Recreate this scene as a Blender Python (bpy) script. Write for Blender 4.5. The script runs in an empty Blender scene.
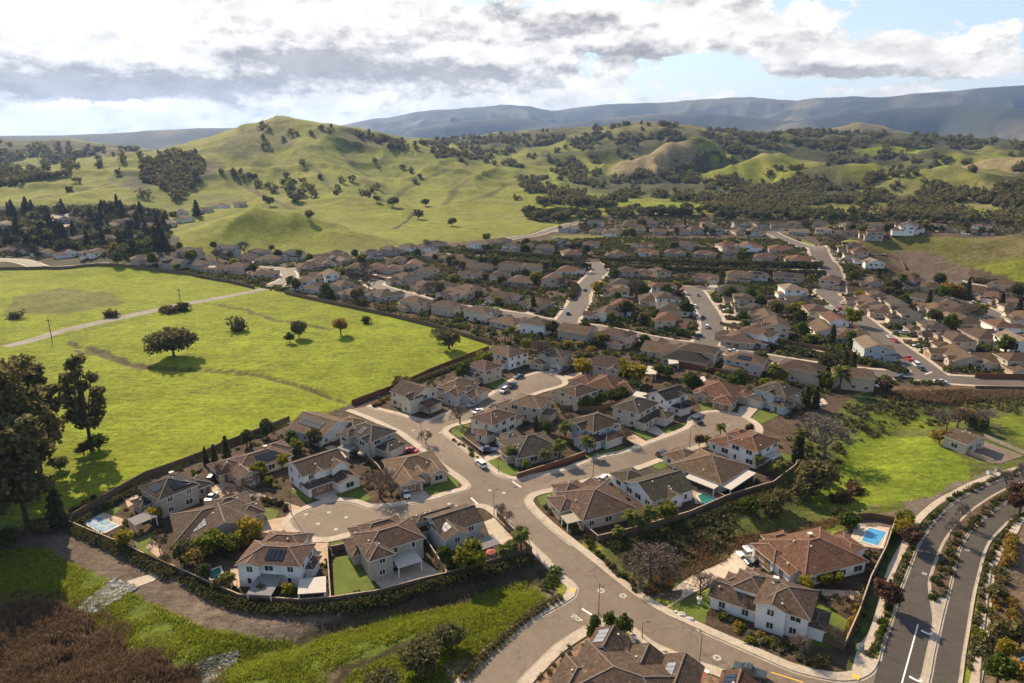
import bpy, math, random
import numpy as np
random.seed(7)
PI = math.pi
R = math.radians
C = bpy.context.scene.collection
SC = bpy.context.scene

# ------------------------------------------------------------------ camera model used for surveying the ground
PITCH, FPX, CAMH = R(16.4), 683.0, 90.0
def ray(px, py):
    dx = (np.asarray(px, float) - 512) / FPX
    dy = -(np.asarray(py, float) - 341.5) / FPX
    return dx, math.cos(PITCH) + dy * math.sin(PITCH), -math.sin(PITCH) + dy * math.cos(PITCH)
def at_z(px, py, z=0.0):
    dx, dy, dz = ray(px, py)
    t = (z - CAMH) / dz
    return np.array([float(t * dx), float(t * dy)])
def at_dist(px, py, D):
    """point on the sight line at horizontal distance D"""
    dx, dy, dz = ray(px, py)
    t = D / math.hypot(dx, dy)
    return float(t * dx), float(t * dy), float(CAMH + t * dz)

# ------------------------------------------------------------------ noise
def _h(ix, iy, s):
    n = (ix.astype(np.int64) * 374761393 + iy.astype(np.int64) * 668265263 + s * 974634777) & 0x7fffffff
    n = ((n ^ (n >> 13)) * 1274126177) & 0x7fffffff
    n = (n ^ (n >> 16)) & 0xffff
    return n / 65535.0
def vnoise(x, y, s=0):
    x0 = np.floor(x); y0 = np.floor(y)
    fx = x - x0; fy = y - y0
    fx = fx * fx * fx * (fx * (fx * 6 - 15) + 10); fy = fy * fy * fy * (fy * (fy * 6 - 15) + 10)
    a = _h(x0, y0, s); b = _h(x0 + 1, y0, s); c = _h(x0, y0 + 1, s); d = _h(x0 + 1, y0 + 1, s)
    return (a * (1 - fx) + b * fx) * (1 - fy) + (c * (1 - fx) + d * fx) * fy
def fbm(x, y, o=4, s=0, g=0.5):
    v = 0; a = 1; t = 0
    for i in range(o):
        v = v + a * vnoise(x + i * 17.3, y - i * 9.1, s + i); t += a; a *= g
        x = x * 2.03; y = y * 2.03
    return v / t
def ridged(x, y, o=4, s=0):
    v = 0; a = 1; t = 0
    for i in range(o):
        n = 1 - np.abs(2 * vnoise(x + i * 13.7, y + i * 5.3, s + i) - 1)
        v = v + a * n * n; t += a; a *= 0.5; x = x * 2.1; y = y * 2.1
    return v / t
def sstep(a, b, x):
    t = np.clip((x - a) / (b - a), 0, 1)
    return t * t * (3 - 2 * t)

# ------------------------------------------------------------------ terrain
RIDGES = [
    # crest points (px, py, distance), half width
    ([(-60, 196, 1150), (0, 193, 1150), (60, 185, 1180), (110, 172, 1220), (150, 160, 1280), (190, 150, 1340), (225, 141, 1400), (250, 133, 1450),
      (271, 125.5, 1490), (284, 119.5, 1500), (296, 117.5, 1500), (310, 120, 1490), (330, 126, 1480), (345, 129, 1470), (370, 137, 1450), (400, 149, 1400), (440, 157, 1380), (512, 169, 1330), (545, 180, 1280)], 310, 1),
    ([(160, 241, 590), (192, 228, 620), (225, 214, 650), (255, 207, 665), (290, 210, 660), (322, 230, 625), (342, 246, 595)], 47, 0),
    ([(297, 128, 1430), (305, 146, 1250), (322, 172, 1080), (345, 198, 930)], 105, 1),
    ([(400, 150, 1400), (430, 172, 1150), (470, 198, 950), (500, 214, 860)], 110, 1),
    ([(235, 145, 1350), (195, 172, 1180), (150, 192, 1040)], 100, 1),
    ([(-60, 140, 2300), (0, 140, 2200), (60, 140, 2300), (120, 147, 2200), (170, 151, 2000), (220, 158, 1900)], 330, 1),
    ([(-60, 160, 1500), (0, 166, 1500), (60, 176, 1400)], 170, 1),
    ([(380, 142, 2300), (430, 139, 2200), (470, 137, 2100), (512, 132, 2100), (560, 129, 2100), (600, 126, 2050), (640, 122, 2000), (670, 128, 2000), (720, 131, 2050), (770, 129, 2100),
      (830, 131, 2200), (900, 133, 2300), (960, 136, 2300), (1024, 140, 2200), (1120, 140, 2200)], 480, 1),
    ([(620, 174, 1320), (645, 160, 1390), (670, 147, 1450), (695, 140, 1550)], 80, 1),
    ([(690, 190, 1220), (735, 166, 1350), (770, 155, 1400), (815, 157, 1380), (850, 166, 1300)], 100, 1),
    ([(590, 203, 1080), (660, 185, 1150), (720, 190, 1100)], 85, 1),
    ([(860, 184, 1230), (900, 174, 1250), (940, 171, 1260), (975, 172, 1250), (1030, 180, 1200), (1100, 180, 1200)], 110, 1),
    ([(850, 152, 1900), (905, 147, 1900), (960, 154, 1800)], 120, 1),
    ([(970, 168, 1500), (1024, 158, 1550), (1100, 155, 1550)], 130, 1),
    ([(790, 134, 3000), (830, 127, 3000), (860, 122, 3000), (885, 125, 3000), (920, 134, 3000)], 190, 1),
    ([(420, 152, 1800), (480, 144, 1800), (530, 150, 1700), (570, 158, 1600)], 150, 1),
    ([(835, 248, 570), (880, 238, 600), (920, 234, 605), (975, 236, 600), (1040, 238, 590), (1120, 238, 590)], 46, 0),
    ([(690, 246, 590), (735, 238, 600), (770, 246, 590)], 26, 0),
    # far ranges
    ([(330, 128, 8800), (365, 121, 9000), (400, 115, 9000), (440, 108, 9000), (500, 104, 9000), (560, 107, 9500), (610, 103, 9500), (640, 101, 9500), (700, 97, 9500), (750, 94, 9500),
      (800, 98, 9500), (850, 95, 9000), (900, 93, 9000), (950, 88, 9000), (1024, 84, 9000), (1120, 80, 9000)], 1500, 2),
    ([(540, 128, 6600), (600, 117, 6600), (660, 111, 6800), (720, 112, 6800), (790, 119, 6500)], 560, 2),
    ([(800, 120, 6300), (850, 109, 6600), (900, 103, 6800), (960, 101, 6800), (1010, 104, 6500), (1080, 104, 6500)], 600, 2),
    ([(420, 126, 6800), (470, 117, 7000), (520, 116, 7000), (560, 122, 6800)], 480, 2),
    ([(-80, 135, 6000), (0, 133, 6000), (60, 132, 6000), (130, 129, 6000), (200, 125, 6200), (270, 124, 6200), (340, 127, 6000), (390, 132, 5800)], 800, 2),
]
# shallow channels (px on the flat, depth, half width)
CHANNELS = [
    ([(150, 700), (235, 655), (330, 630), (400, 612), (460, 598), (530, 580)], 1.6, 3.5),
    ([(668, 562), (720, 545), (800, 515), (850, 475), (885, 430), (960, 405)], 2.6, 9.0),
    ([(70, 345), (140, 368), (260, 375), (340, 400)], 0.9, 1.6),
    ([(240, 312), (280, 322), (330, 330)], 0.5, 1.5),
]
PASTURES = [[(-80, 478), (-80, 350), (60, 338), (275, 293), (390, 315), (440, 328), (486, 346), (400, 383), (350, 402), (262, 429), (205, 453), (145, 474), (60, 524), (0, 545)],
            [(-80, 330), (0, 268), (100, 265), (190, 274), (265, 290), (120, 325), (40, 338)],
            [(-80, 620), (100, 580), (240, 640), (330, 635), (520, 595), (500, 640), (450, 760), (-80, 800)]]
def inside(poly, x, y):
    c = np.zeros(x.shape, bool); n = len(poly)
    for i in range(n):
        ax, ay = poly[i]; bx, by = poly[(i + 1) % n]
        if ay == by: continue
        k = ((ay > y) != (by > y)) & (x < (bx - ax) * (y - ay) / (by - ay) + ax)
        c ^= k
    return c
def _seg(x, y, a, b):
    ax, ay = a; bx, by = b
    dx, dy = bx - ax, by - ay
    t = np.clip(((x - ax) * dx + (y - ay) * dy) / (dx * dx + dy * dy + 1e-9), 0, 1)
    return t, np.hypot(x - ax - t * dx, y - ay - t * dy)
def terrain_h(x, y):
    D = np.hypot(x, y)
    acc = np.zeros_like(x); far = np.zeros_like(x); pf = np.zeros_like(x); pn = np.zeros_like(x)
    wx = x + 60 * (fbm(x / 210, y / 210, 3, 5) - .5); wy = y + 60 * (fbm(x / 210, y / 210, 3, 9) - .5)
    for pts, w, kind in RIDGES:
        P = [at_dist(*p) for p in pts]
        best = np.zeros_like(x)
        xx, yy = (wx, wy) if kind == 1 else (x, y)
        for a, b in zip(P[:-1], P[1:]):
            t, d = _seg(xx, yy, a[:2], b[:2])
            z = np.maximum(a[2] + (b[2] - a[2]) * t, 0)
            k = np.exp(-(d / w) ** 2) * .78 + .22 * np.maximum(0, 1 - d / (2.3 * w)) ** 2
            if kind == 2: pf = np.maximum(pf, k)
            else: pn = np.maximum(pn, k)
            best = np.maximum(best, z * k)
        if kind == 2: far = far + np.maximum(best, 0) ** 8
        else: acc = acc + best ** 8
    acc = acc ** .125; far = far ** .125
    hill = np.clip(acc / 25, 0, 1)
    rough = (ridged(wx / 240, wy / 240, 4, 21) - .45) * .52 * acc * (1.02 - pn) + (ridged(wx / 95, wy / 95, 3, 33) ** 1.4 - .4) * 11 * hill
    far = far * np.maximum(.12, 1 - 2.3 * (1.0 - pf) * (1 - ridged(x / 900 + .3 * fbm(x / 1500, y / 1500, 2, 3), y / 900, 5, 41)) + .3 * (1 - pf) * ridged(x / 420, y / 420, 3, 43)) * (1 + .14 * (fbm(x / 650, y / 650, 4, 47) - .5))
    side = sstep(-.02, .12, np.arctan2(x, y)) * sstep(960, 1150, D)
    rough = rough + (ridged(wx / 185, wy / 210, 3, 55) ** 1.3 - .36) * hill * (13 + 42 * side) * sstep(2700, 2200, D) * (1.1 - pn * .8)
    h = acc + rough + np.maximum(far - 20, 0) * sstep(2600, 5200, D)
    # rolling pasture beside the houses
    for pts in PASTURES:
        P = [at_z(*p) for p in pts]
        dm = np.full_like(x, 1e9)
        for a, b in zip(P, P[1:] + P[:1]): dm = np.minimum(dm, _seg(x, y, a, b)[1])
        h = h + inside(P, x, y) * sstep(2, 22, dm) * ((fbm(x / 40, y / 40, 3, 51) - .45) * 2.2 + (fbm(x / 7, y / 7, 2, 53) - .5) * .35)
    for pts, dep, w in CHANNELS:
        P = [at_z(*p) for p in pts]
        dm = np.full_like(x, 1e9)
        for a, b in zip(P[:-1], P[1:]):
            dm = np.minimum(dm, _seg(x, y, a, b)[1])
        h = h - dep * np.exp(-(dm / w) ** 2)
    return h
AZ = np.concatenate([np.arange(-178, -44, 4.0), np.arange(-44, 44.01, 0.15), np.arange(46, 179, 4.0)])
AZ = np.radians(AZ)
DD = 30 * np.exp(np.arange(0, 780) * math.log(15000 / 30.) / 779)
_A, _D = np.meshgrid(AZ, DD, indexing='ij')
GX = _D * np.sin(_A); GY = _D * np.cos(_A)
GH = terrain_h(GX, GY)
_LD = math.log(15000 / 30.) / 779
def hz(x, y):
    """height of the terrain mesh, bilinear"""
    x = np.asarray(x, float); y = np.asarray(y, float)
    a = np.arctan2(x, y); d = np.maximum(np.hypot(x, y), 30.001)
    i = np.clip(np.searchsorted(AZ, a) - 1, 0, len(AZ) - 2)
    fa = np.clip((a - AZ[i]) / (AZ[i + 1] - AZ[i]), 0, 1)
    k = np.log(d / 30) / _LD; j = np.clip(k.astype(int), 0, 778); fd = (d - DD[j]) / (DD[j + 1] - DD[j])
    return (GH[i, j] * (1 - fd) + GH[i, j + 1] * fd) * (1 - fa) + (GH[i + 1, j] * (1 - fd) + GH[i + 1, j + 1] * fd) * fa
def ground(px, py):
    """where the sight lines of pixels meet the terrain: arrays x, y, z (nan where they miss)"""
    px = np.atleast_1d(np.asarray(px, float)); py = np.atleast_1d(np.asarray(py, float))
    dx, dy, dz = ray(px, py)
    hyp = np.hypot(dx, dy); a = np.arctan2(dx, dy); sl = dz / hyp
    i = np.clip(np.searchsorted(AZ, a) - 1, 0, len(AZ) - 2)
    fa = ((a - AZ[i]) / (AZ[i + 1] - AZ[i]))[:, None]
    prof = GH[i] * (1 - fa) + GH[i + 1] * fa
    diff = prof - (CAMH + sl[:, None] * DD[None, :])
    hit = diff >= 0
    k = np.argmax(hit, axis=1); ok = hit.any(axis=1) & (k > 0)
    kk = np.maximum(k, 1); n = np.arange(len(px))
    f = diff[n, kk - 1] / (diff[n, kk - 1] - diff[n, kk])
    d = DD[kk - 1] + (DD[kk] - DD[kk - 1]) * f
    d[~ok] = np.nan
    x = d * np.sin(a); y = d * np.cos(a)
    return x, y, np.where(ok, CAMH + sl * d, np.nan)
def gp(px, py):
    x, y, z = ground(px, py)
    return np.array([x[0], y[0], z[0]])
def gpoly(pts):
    x, y, z = ground([p[0] for p in pts], [p[1] for p in pts])
    return [np.array([a, b]) for a, b in zip(x, y)]

# ------------------------------------------------------------------ materials
def newmat(name):
    m = bpy.data.materials.new(name); m.use_nodes = True
    nt = m.node_tree; b = nt.nodes['Principled BSDF']
    return m, nt, b
def N(nt, t, **kw):
    n = nt.nodes.new(t)
    for k, v in kw.items():
        if k in n.inputs.keys() if isinstance(k, str) else False: n.inputs[k].default_value = v
        else: setattr(n, k, v)
    return n
def noise(nt, vec, scale, detail=4, rough=.6):
    n = nt.nodes.new('ShaderNodeTexNoise'); n.inputs['Scale'].default_value = scale
    n.inputs['Detail'].default_value = detail; n.inputs['Roughness'].default_value = rough
    if vec is not None: nt.links.new(vec, n.inputs['Vector'])
    return n.outputs['Fac']
def ramp(nt, fac, stops):
    r = nt.nodes.new('ShaderNodeValToRGB'); e = r.color_ramp.elements
    while len(e) < len(stops): e.new(.5)
    for el, (p, c) in zip(e, stops):
        el.position = p; el.color = (c, c, c, 1) if not hasattr(c, '__len__') else (*c, 1)
    nt.links.new(fac, r.inputs['Fac'])
    return r.outputs['Color']
def mixc(nt, mode, fac, a, b):
    n = nt.nodes.new('ShaderNodeMix'); n.data_type = 'RGBA'; n.blend_type = mode
    for sock, v in ((n.inputs[0], fac), (n.inputs[6], a), (n.inputs[7], b)):
        if hasattr(v, 'links') or hasattr(v, 'is_linked'): nt.links.new(v, sock)
        else: sock.default_value = v if not hasattr(v, '__len__') else (*v, 1)
    return n.outputs[2]
def bump(nt, b, h, s, d=.1):
    n = nt.nodes.new('ShaderNodeBump'); n.inputs['Strength'].default_value = s; n.inputs['Distance'].default_value = d
    nt.links.new(h, n.inputs['Height']); nt.links.new(n.outputs['Normal'], b.inputs['Normal'])
def coord(nt, which='Object'):
    return nt.nodes.new('ShaderNodeTexCoord').outputs[which]
def cracks(m, sc_, w_, dark):
    nt = m.node_tree; b = nt.nodes['Principled BSDF']; c = b.inputs['Base Color'].links[0].from_socket
    pos = nt.nodes.new('ShaderNodeNewGeometry').outputs['Position']
    wp = nt.nodes.new('ShaderNodeVectorMath'); wp.operation = 'ADD'; nz = nt.nodes.new('ShaderNodeTexNoise'); nz.inputs['Scale'].default_value = .35; nt.links.new(pos, nz.inputs['Vector']); sc2 = nt.nodes.new('ShaderNodeVectorMath'); sc2.operation = 'SCALE'; sc2.inputs['Scale'].default_value = 5; nt.links.new(nz.outputs['Color'], sc2.inputs[0]); nt.links.new(pos, wp.inputs[0]); nt.links.new(sc2.outputs[0], wp.inputs[1])
    vo = nt.nodes.new('ShaderNodeTexVoronoi'); vo.feature = 'DISTANCE_TO_EDGE'; vo.inputs['Scale'].default_value = sc_; nt.links.new(wp.outputs[0], vo.inputs['Vector'])
    nt.links.new(mixc(nt, 'MULTIPLY', 1.0, c, ramp(nt, vo.outputs['Distance'], [(0, dark), (w_, dark), (w_ * 1.6, 1.0)])), b.inputs['Base Color'])
def plain(name, col, rough=.8, var=.25, scale=1.5, spec=.3, bumps=0, metal=0, fine=None, rnd=0):
    m, nt, b = newmat(name)
    v = coord(nt)
    f = ramp(nt, noise(nt, v, scale, 5, .65), [(.3, 1 - var), (.7, 1 + var)])
    c = mixc(nt, 'MULTIPLY', 1.0, col, f)
    if fine:
        c = mixc(nt, 'MULTIPLY', 1.0, c, ramp(nt, noise(nt, v, fine, 2, .7), [(.3, 1 - var), (.7, 1 + var)]))
    if rnd:
        oi = nt.nodes.new('ShaderNodeObjectInfo')
        c = mixc(nt, 'MULTIPLY', 1.0, c, ramp(nt, oi.outputs['Random'], [(0, 1 - rnd), (1, 1 + rnd)]))
    nt.links.new(c, b.inputs['Base Color'])
    b.inputs['Roughness'].default_value = rough; b.inputs['Specular IOR Level'].default_value = spec; b.inputs['Metallic'].default_value = metal
    if bumps: bump(nt, b, noise(nt, v, fine or scale * 6, 3, .7), bumps, .05)
    return m
def world_mat(name, col, rough, layers, bumps=None, spec=.2):
    """ground materials: layers = [(scale, low, high)] multiplied"""
    m, nt, b = newmat(name)
    v = nt.nodes.new('ShaderNodeNewGeometry').outputs['Position']
    c = col
    for sc, lo, hi in layers:
        c = mixc(nt, 'MULTIPLY', 1.0, c, ramp(nt, noise(nt, v, sc, 4, .65), [(.32, lo), (.68, hi)]))
    nt.links.new(c, b.inputs['Base Color']); b.inputs['Roughness'].default_value = rough; b.inputs['Specular IOR Level'].default_value = spec
    if bumps: bump(nt, b, noise(nt, v, bumps[0], 4, .7), bumps[1], bumps[2])
    return m
M = {}
M['asphalt'] = world_mat('old asphalt', (.175, .136, .102), .8, [(.05, .88, 1.12), (.5, .9, 1.1), (9, .85, 1.15), (.018, .84, 1.12)], (14, .3, .02), .22)
M['asphalt_new'] = world_mat('dark asphalt', (.074, .063, .052), .75, [(.06, .9, 1.12), (.6, .9, 1.1), (9, .85, 1.15), (.018, .84, 1.12)], (14, .3, .02), .22)
M['asphalt_mid'] = world_mat('mid asphalt', (.105, .086, .070), .8, [(.05, .85, 1.15), (.5, .9, 1.1)], None, .35)
cracks(M['asphalt'], .055, .006, .72); cracks(M['asphalt_new'], .05, .005, .75)
M['concrete'] = world_mat('pavement concrete', (.43, .36, .28), .85, [(.15, .85, 1.1), (1.2, .85, 1.1), (6, .93, 1.07)])
M['gutter'] = world_mat('gutter concrete', (.36, .31, .25), .85, [(.3, .8, 1.1), (2, .85, 1.1)])
M['paver'] = world_mat('patio paving', (.42, .31, .22), .85, [(.4, .8, 1.15), (3, .85, 1.12)])
M['lawn'] = world_mat('mown lawn', (.095, .125, .018), .9, [(.35, .8, 1.2), (5, .8, 1.2)], (9, .6, .05))
M['mulch'] = world_mat('bark mulch', (.10, .062, .038), .95, [(.3, .7, 1.3), (4, .7, 1.3)], (6, .7, .08))
M['tan_soil'] = world_mat('bare tan soil', (.30, .20, .125), .95, [(.3, .8, 1.2), (4, .8, 1.2)], (6, .6, .06))
M['gravel'] = world_mat('grey gravel', (.20, .16, .12), .95, [(.1, .75, 1.2), (1, .8, 1.2), (8, .7, 1.3)], (8, .8, .08))
M['farm_gravel'] = world_mat('pale farm gravel', (.255, .225, .185), .95, [(.1, .8, 1.15), (1, .85, 1.1)])
M['paint_white'] = plain('white road paint', (.72, .68, .6), .7, .15, 3)
M['paint_yellow'] = plain('yellow road paint', (.75, .42, .06), .7, .15, 3)
M['iron'] = plain('manhole iron', (.16, .14, .12), .6, .2, 4)
M['pale_iron'] = plain('pale manhole collar', (.42, .38, .32), .8, .2, 4)
def wallm(k, c): M[k] = plain('stucco ' + k, c, .9, .11, .45, .15, .15, 0, 9, .05)
wallm('w_white', (.70, .69, .66)); wallm('w_cream', (.62, .55, .43)); wallm('w_tan', (.47, .385, .29)); wallm('w_beige', (.52, .45, .36))
wallm('w_grey', (.42, .41, .385)); wallm('w_taupe', (.36, .31, .255)); wallm('w_blue', (.42, .455, .47)); wallm('w_sage', (.37, .37, .30)); wallm('w_pink', (.50, .37, .29)); wallm('w_yellow', (.56, .47, .28))
def roofm(k, c, fleck):
    m, nt, b = newmat('tiled roof ' + k)
    v = coord(nt)
    sx = nt.nodes.new('ShaderNodeSeparateXYZ'); nt.links.new(v, sx.inputs[0])
    vo = nt.nodes.new('ShaderNodeTexVoronoi'); vo.inputs['Scale'].default_value = 2.3; nt.links.new(v, vo.inputs['Vector'])
    rnd = nt.nodes.new('ShaderNodeSeparateColor'); nt.links.new(vo.outputs['Color'], rnd.inputs[0])
    tile = ramp(nt, rnd.outputs[0], [(0, .72), (.9, 1.15), (.955, 1.25), (1, 1.9)])
    c1 = mixc(nt, 'MULTIPLY', 1.0, c, tile)
    c1 = mixc(nt, 'MULTIPLY', 1.0, c1, ramp(nt, noise(nt, v, .35, 4, .6), [(.3, .82), (.7, 1.18)]))
    c1 = mixc(nt, 'MIX', ramp(nt, rnd.outputs[1], [(.80, 0), (1, .35)]), c1, fleck)
    oi = nt.nodes.new('ShaderNodeObjectInfo')
    c1 = mixc(nt, 'MULTIPLY', 1.0, c1, ramp(nt, oi.outputs['Random'], [(0, .85), (1, 1.15)]))
    mt = nt.nodes.new('ShaderNodeMath'); mt.operation = 'MULTIPLY'; mt.inputs[1].default_value = 2 * PI / .15; nt.links.new(sx.outputs[2], mt.inputs[0])
    sn = nt.nodes.new('ShaderNodeMath'); sn.operation = 'SINE'; nt.links.new(mt.outputs[0], sn.inputs[0])
    nt.links.new(c1, b.inputs['Base Color']); b.inputs['Roughness'].default_value = .9; b.inputs['Specular IOR Level'].default_value = .12
    bump(nt, b, sn.outputs[0], .35, .03)
    M[k] = m
    M[k + '_ridge'] = plain('ridge tile ' + k, tuple(min(1, x * 1.7 + .03) for x in c), .8, .2, 1.2)
roofm('r_brown', (.068, .048, .036), (0.173, 0.101, 0.060)); roofm('r_dark', (.034, .029, .026), (.08, .07, .06)) if 1 else ('r_dark', (0.045, 0.033, 0.024), (0.096, 0.071, 0.055)); roofm('r_red', (.104, .056, .037), (0.230, 0.112, 0.060))
roofm('r_grey', (0.058, 0.048, 0.038), (0.122, 0.098, 0.079)); roofm('r_tan', (0.096, 0.066, 0.043), (0.186, 0.130, 0.085)); roofm('r_rose', (.084, .055, .042), (0.192, 0.112, 0.071)); roofm('r_green', (0.053, 0.046, 0.032), (0.109, 0.095, 0.063)); roofm('r_pale', (0.173, 0.133, 0.096), (0.282, 0.219, 0.159))
M['glass'] = plain('window glass', (.035, .04, .045), .06, .1, 1, .6)
M['frame'] = plain('white window frame', (.74, .72, .68), .6, .05, 2)
M['trim'] = plain('painted trim', (.62, .56, .47), .7, .08, 2)
M['dooring'] = plain('painted door', (.18, .10, .06), .5, .15, 3)
M['garage'] = plain('garage door', (.56, .50, .42), .6, .06, 2)
M['garage_br'] = plain('brown garage door', (.20, .105, .05), .6, .12, 2)
M['brickw'] = plain('chimney stucco', (.45, .36, .28), .9, .15, 2)
M['solar'] = plain('solar glass', (.012, .014, .02), .12, .1, 2, .5)
M['solar_pale'] = plain('solar glass with painted glint', (.20, .21, .23), .15, .2, 1, .6)  # same panels with the glint put into a paler base colour
M['patio_white'] = plain('white patio roof', (.46, .42, .37), .8, .08, 1.2, .1)
M['patio_grey'] = plain('ribbed grey patio roof', (.20, .19, .185), .8, .08, 1.2, .1)
M['fence_wood'] = plain('weathered fence boards', (.14, .095, .065), .9, .3, 2.5, .15, .4, 0, 8)
M['fence_red'] = plain('red brown fence boards', (.17, .075, .04), .9, .3, 2.5, .15, .4, 0, 8)
M['fence_cap'] = plain('pale fence rail', (.42, .33, .24), .9, .2, 2.5)
M['bark'] = plain('bark', (.085, .062, .045), .95, .35, 3, .1, .6, 0, 12)
M['bark_pale'] = plain('pale bark', (.26, .22, .185), .95, .3, 3, .1, .5, 0, 12)
M['twig'] = plain('bare twigs', (.125, .09, .07), .95, .25, 2)
M['twig_pale'] = plain('pale bare twigs', (.155, .128, .105), .95, .25, 2)
M['pole'] = plain('lamp pole steel', (.10, .095, .09), .5, .15, 3)
M['white_plastic'] = plain('white plastic', (.75, .74, .72), .4, .03, 3)
M['rubber'] = plain('tyre rubber', (.02, .02, .02), .85, .2, 5)
M['rim'] = plain('wheel rim', (.45, .45, .46), .3, .1, 5, .5, 0, .8)
M['rock'] = plain('riprap rock', (.24, .235, .23), .9, .4, .8, .2, .6, 0, 5, .35)
_nt = M['rock'].node_tree; _g = _nt.nodes.new('ShaderNodeNewGeometry'); _b = _nt.nodes['Principled BSDF']; _c = _b.inputs['Base Color'].links[0].from_socket
_nt.links.new(mixc(_nt, 'MULTIPLY', 1.0, _c, ramp(_nt, _g.outputs['Random Per Island'], [(0, .35), (1, 1.7)])), _b.inputs['Base Color'])
M['canvas'] = plain('tan canvas cover', (.33, .29, .21), .9, .12, 1.2)
M['red_canvas'] = plain('red canvas', (.34, .10, .08), .9, .1, 2)
M['blue_paint'] = plain('blue plastic', (.05, .22, .45), .5, .1, 2)
M['pool_edge'] = plain('pool coping', (.62, .55, .47), .8, .1, 1.5)
def water(k, col):
    m, nt, b = newmat('water ' + k)
    v = coord(nt)
    nt.links.new(mixc(nt, 'MULTIPLY', 1.0, col, ramp(nt, noise(nt, v, .5, 3, .6), [(.3, .75), (.7, 1.2)])), b.inputs['Base Color'])
    b.inputs['Roughness'].default_value = .05; bump(nt, b, noise(nt, v, 2.5, 2), .15, .05)
    M[k] = m
water('w_pool', (.07, .30, .52)); water('w_teal', (.03, .16, .15))
m, nt, b = newmat('pool cover'); v = coord(nt)
nt.links.new(mixc(nt, 'MIX', ramp(nt, noise(nt, v, .6, 4, .7), [(.42, 0), (.58, 1)]), (.14, .26, .36), (.36, .43, .47)), b.inputs['Base Color']); b.inputs['Roughness'].default_value = .85; b.inputs['Specular IOR Level'].default_value = .1
M['pool_cover'] = m
m, nt, b = newmat('car paint'); oi = nt.nodes.new('ShaderNodeObjectInfo'); nt.links.new(oi.outputs['Color'], b.inputs['Base Color'])
b.inputs['Roughness'].default_value = .3; b.inputs['Coat Weight'].default_value = .6; b.inputs['Coat Roughness'].default_value = .05
M['car'] = m
def leafm(k, col, trans=.35, var=.35, hue=.1):
    m = bpy.data.materials.new('foliage ' + k); m.use_nodes = True; nt = m.node_tree
    for n in list(nt.nodes): nt.nodes.remove(n)
    out = nt.nodes.new('ShaderNodeOutputMaterial')
    geo = nt.nodes.new('ShaderNodeNewGeometry'); oi = nt.nodes.new('ShaderNodeObjectInfo')
    c = mixc(nt, 'MULTIPLY', 1.0, col, ramp(nt, noise(nt, geo.outputs['Position'], .9, 3, .7), [(.3, 1 - var), (.7, 1 + var)]))
    c = mixc(nt, 'MULTIPLY', 1.0, c, ramp(nt, geo.outputs['Random Per Island'], [(0, 1 - var), (1, 1 + var)]))
    c = mixc(nt, 'MIX', ramp(nt, oi.outputs['Random'], [(0, 0), (1, .3)]), c, tuple(x * f for x, f in zip(col, (1.5, 1.05, .8))))
    d = nt.nodes.new('ShaderNodeBsdfDiffuse'); t = nt.nodes.new('ShaderNodeBsdfTranslucent'); mx = nt.nodes.new('ShaderNodeMixShader')
    nt.links.new(c, d.inputs[0]); nt.links.new(c, t.inputs[0]); mx.inputs[0].default_value = trans
    nt.links.new(d.outputs[0], mx.inputs[1]); nt.links.new(t.outputs[0], mx.inputs[2]); nt.links.new(mx.outputs[0], out.inputs[0])
    M[k] = m
leafm('l_oak', (.125, .126, .056)); leafm('l_dark', (.076, .084, .036)); leafm('l_euc', (.135, .13, .058), .45); leafm('l_green', (.075, .105, .022)); leafm('l_yellow', (.25, .215, .03), .45)
leafm('l_ygreen', (.15, .165, .028), .45); leafm('l_conifer', (.062, .068, .040), .25); leafm('l_red', (.105, .066, .048)); leafm('l_palm', (.105, .12, .035), .35); leafm('l_brown', (.125, .092, .05)); leafm('l_olive', (.125, .12, .055))
leafm('l_gold', (.25, .18, .045), .4); leafm('l_grass', (.225, .265, .03), .5, .35); leafm('l_brush', (.17, .122, .075), .35, .5); leafm('l_sage', (.185, .18, .105), .3)

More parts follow.
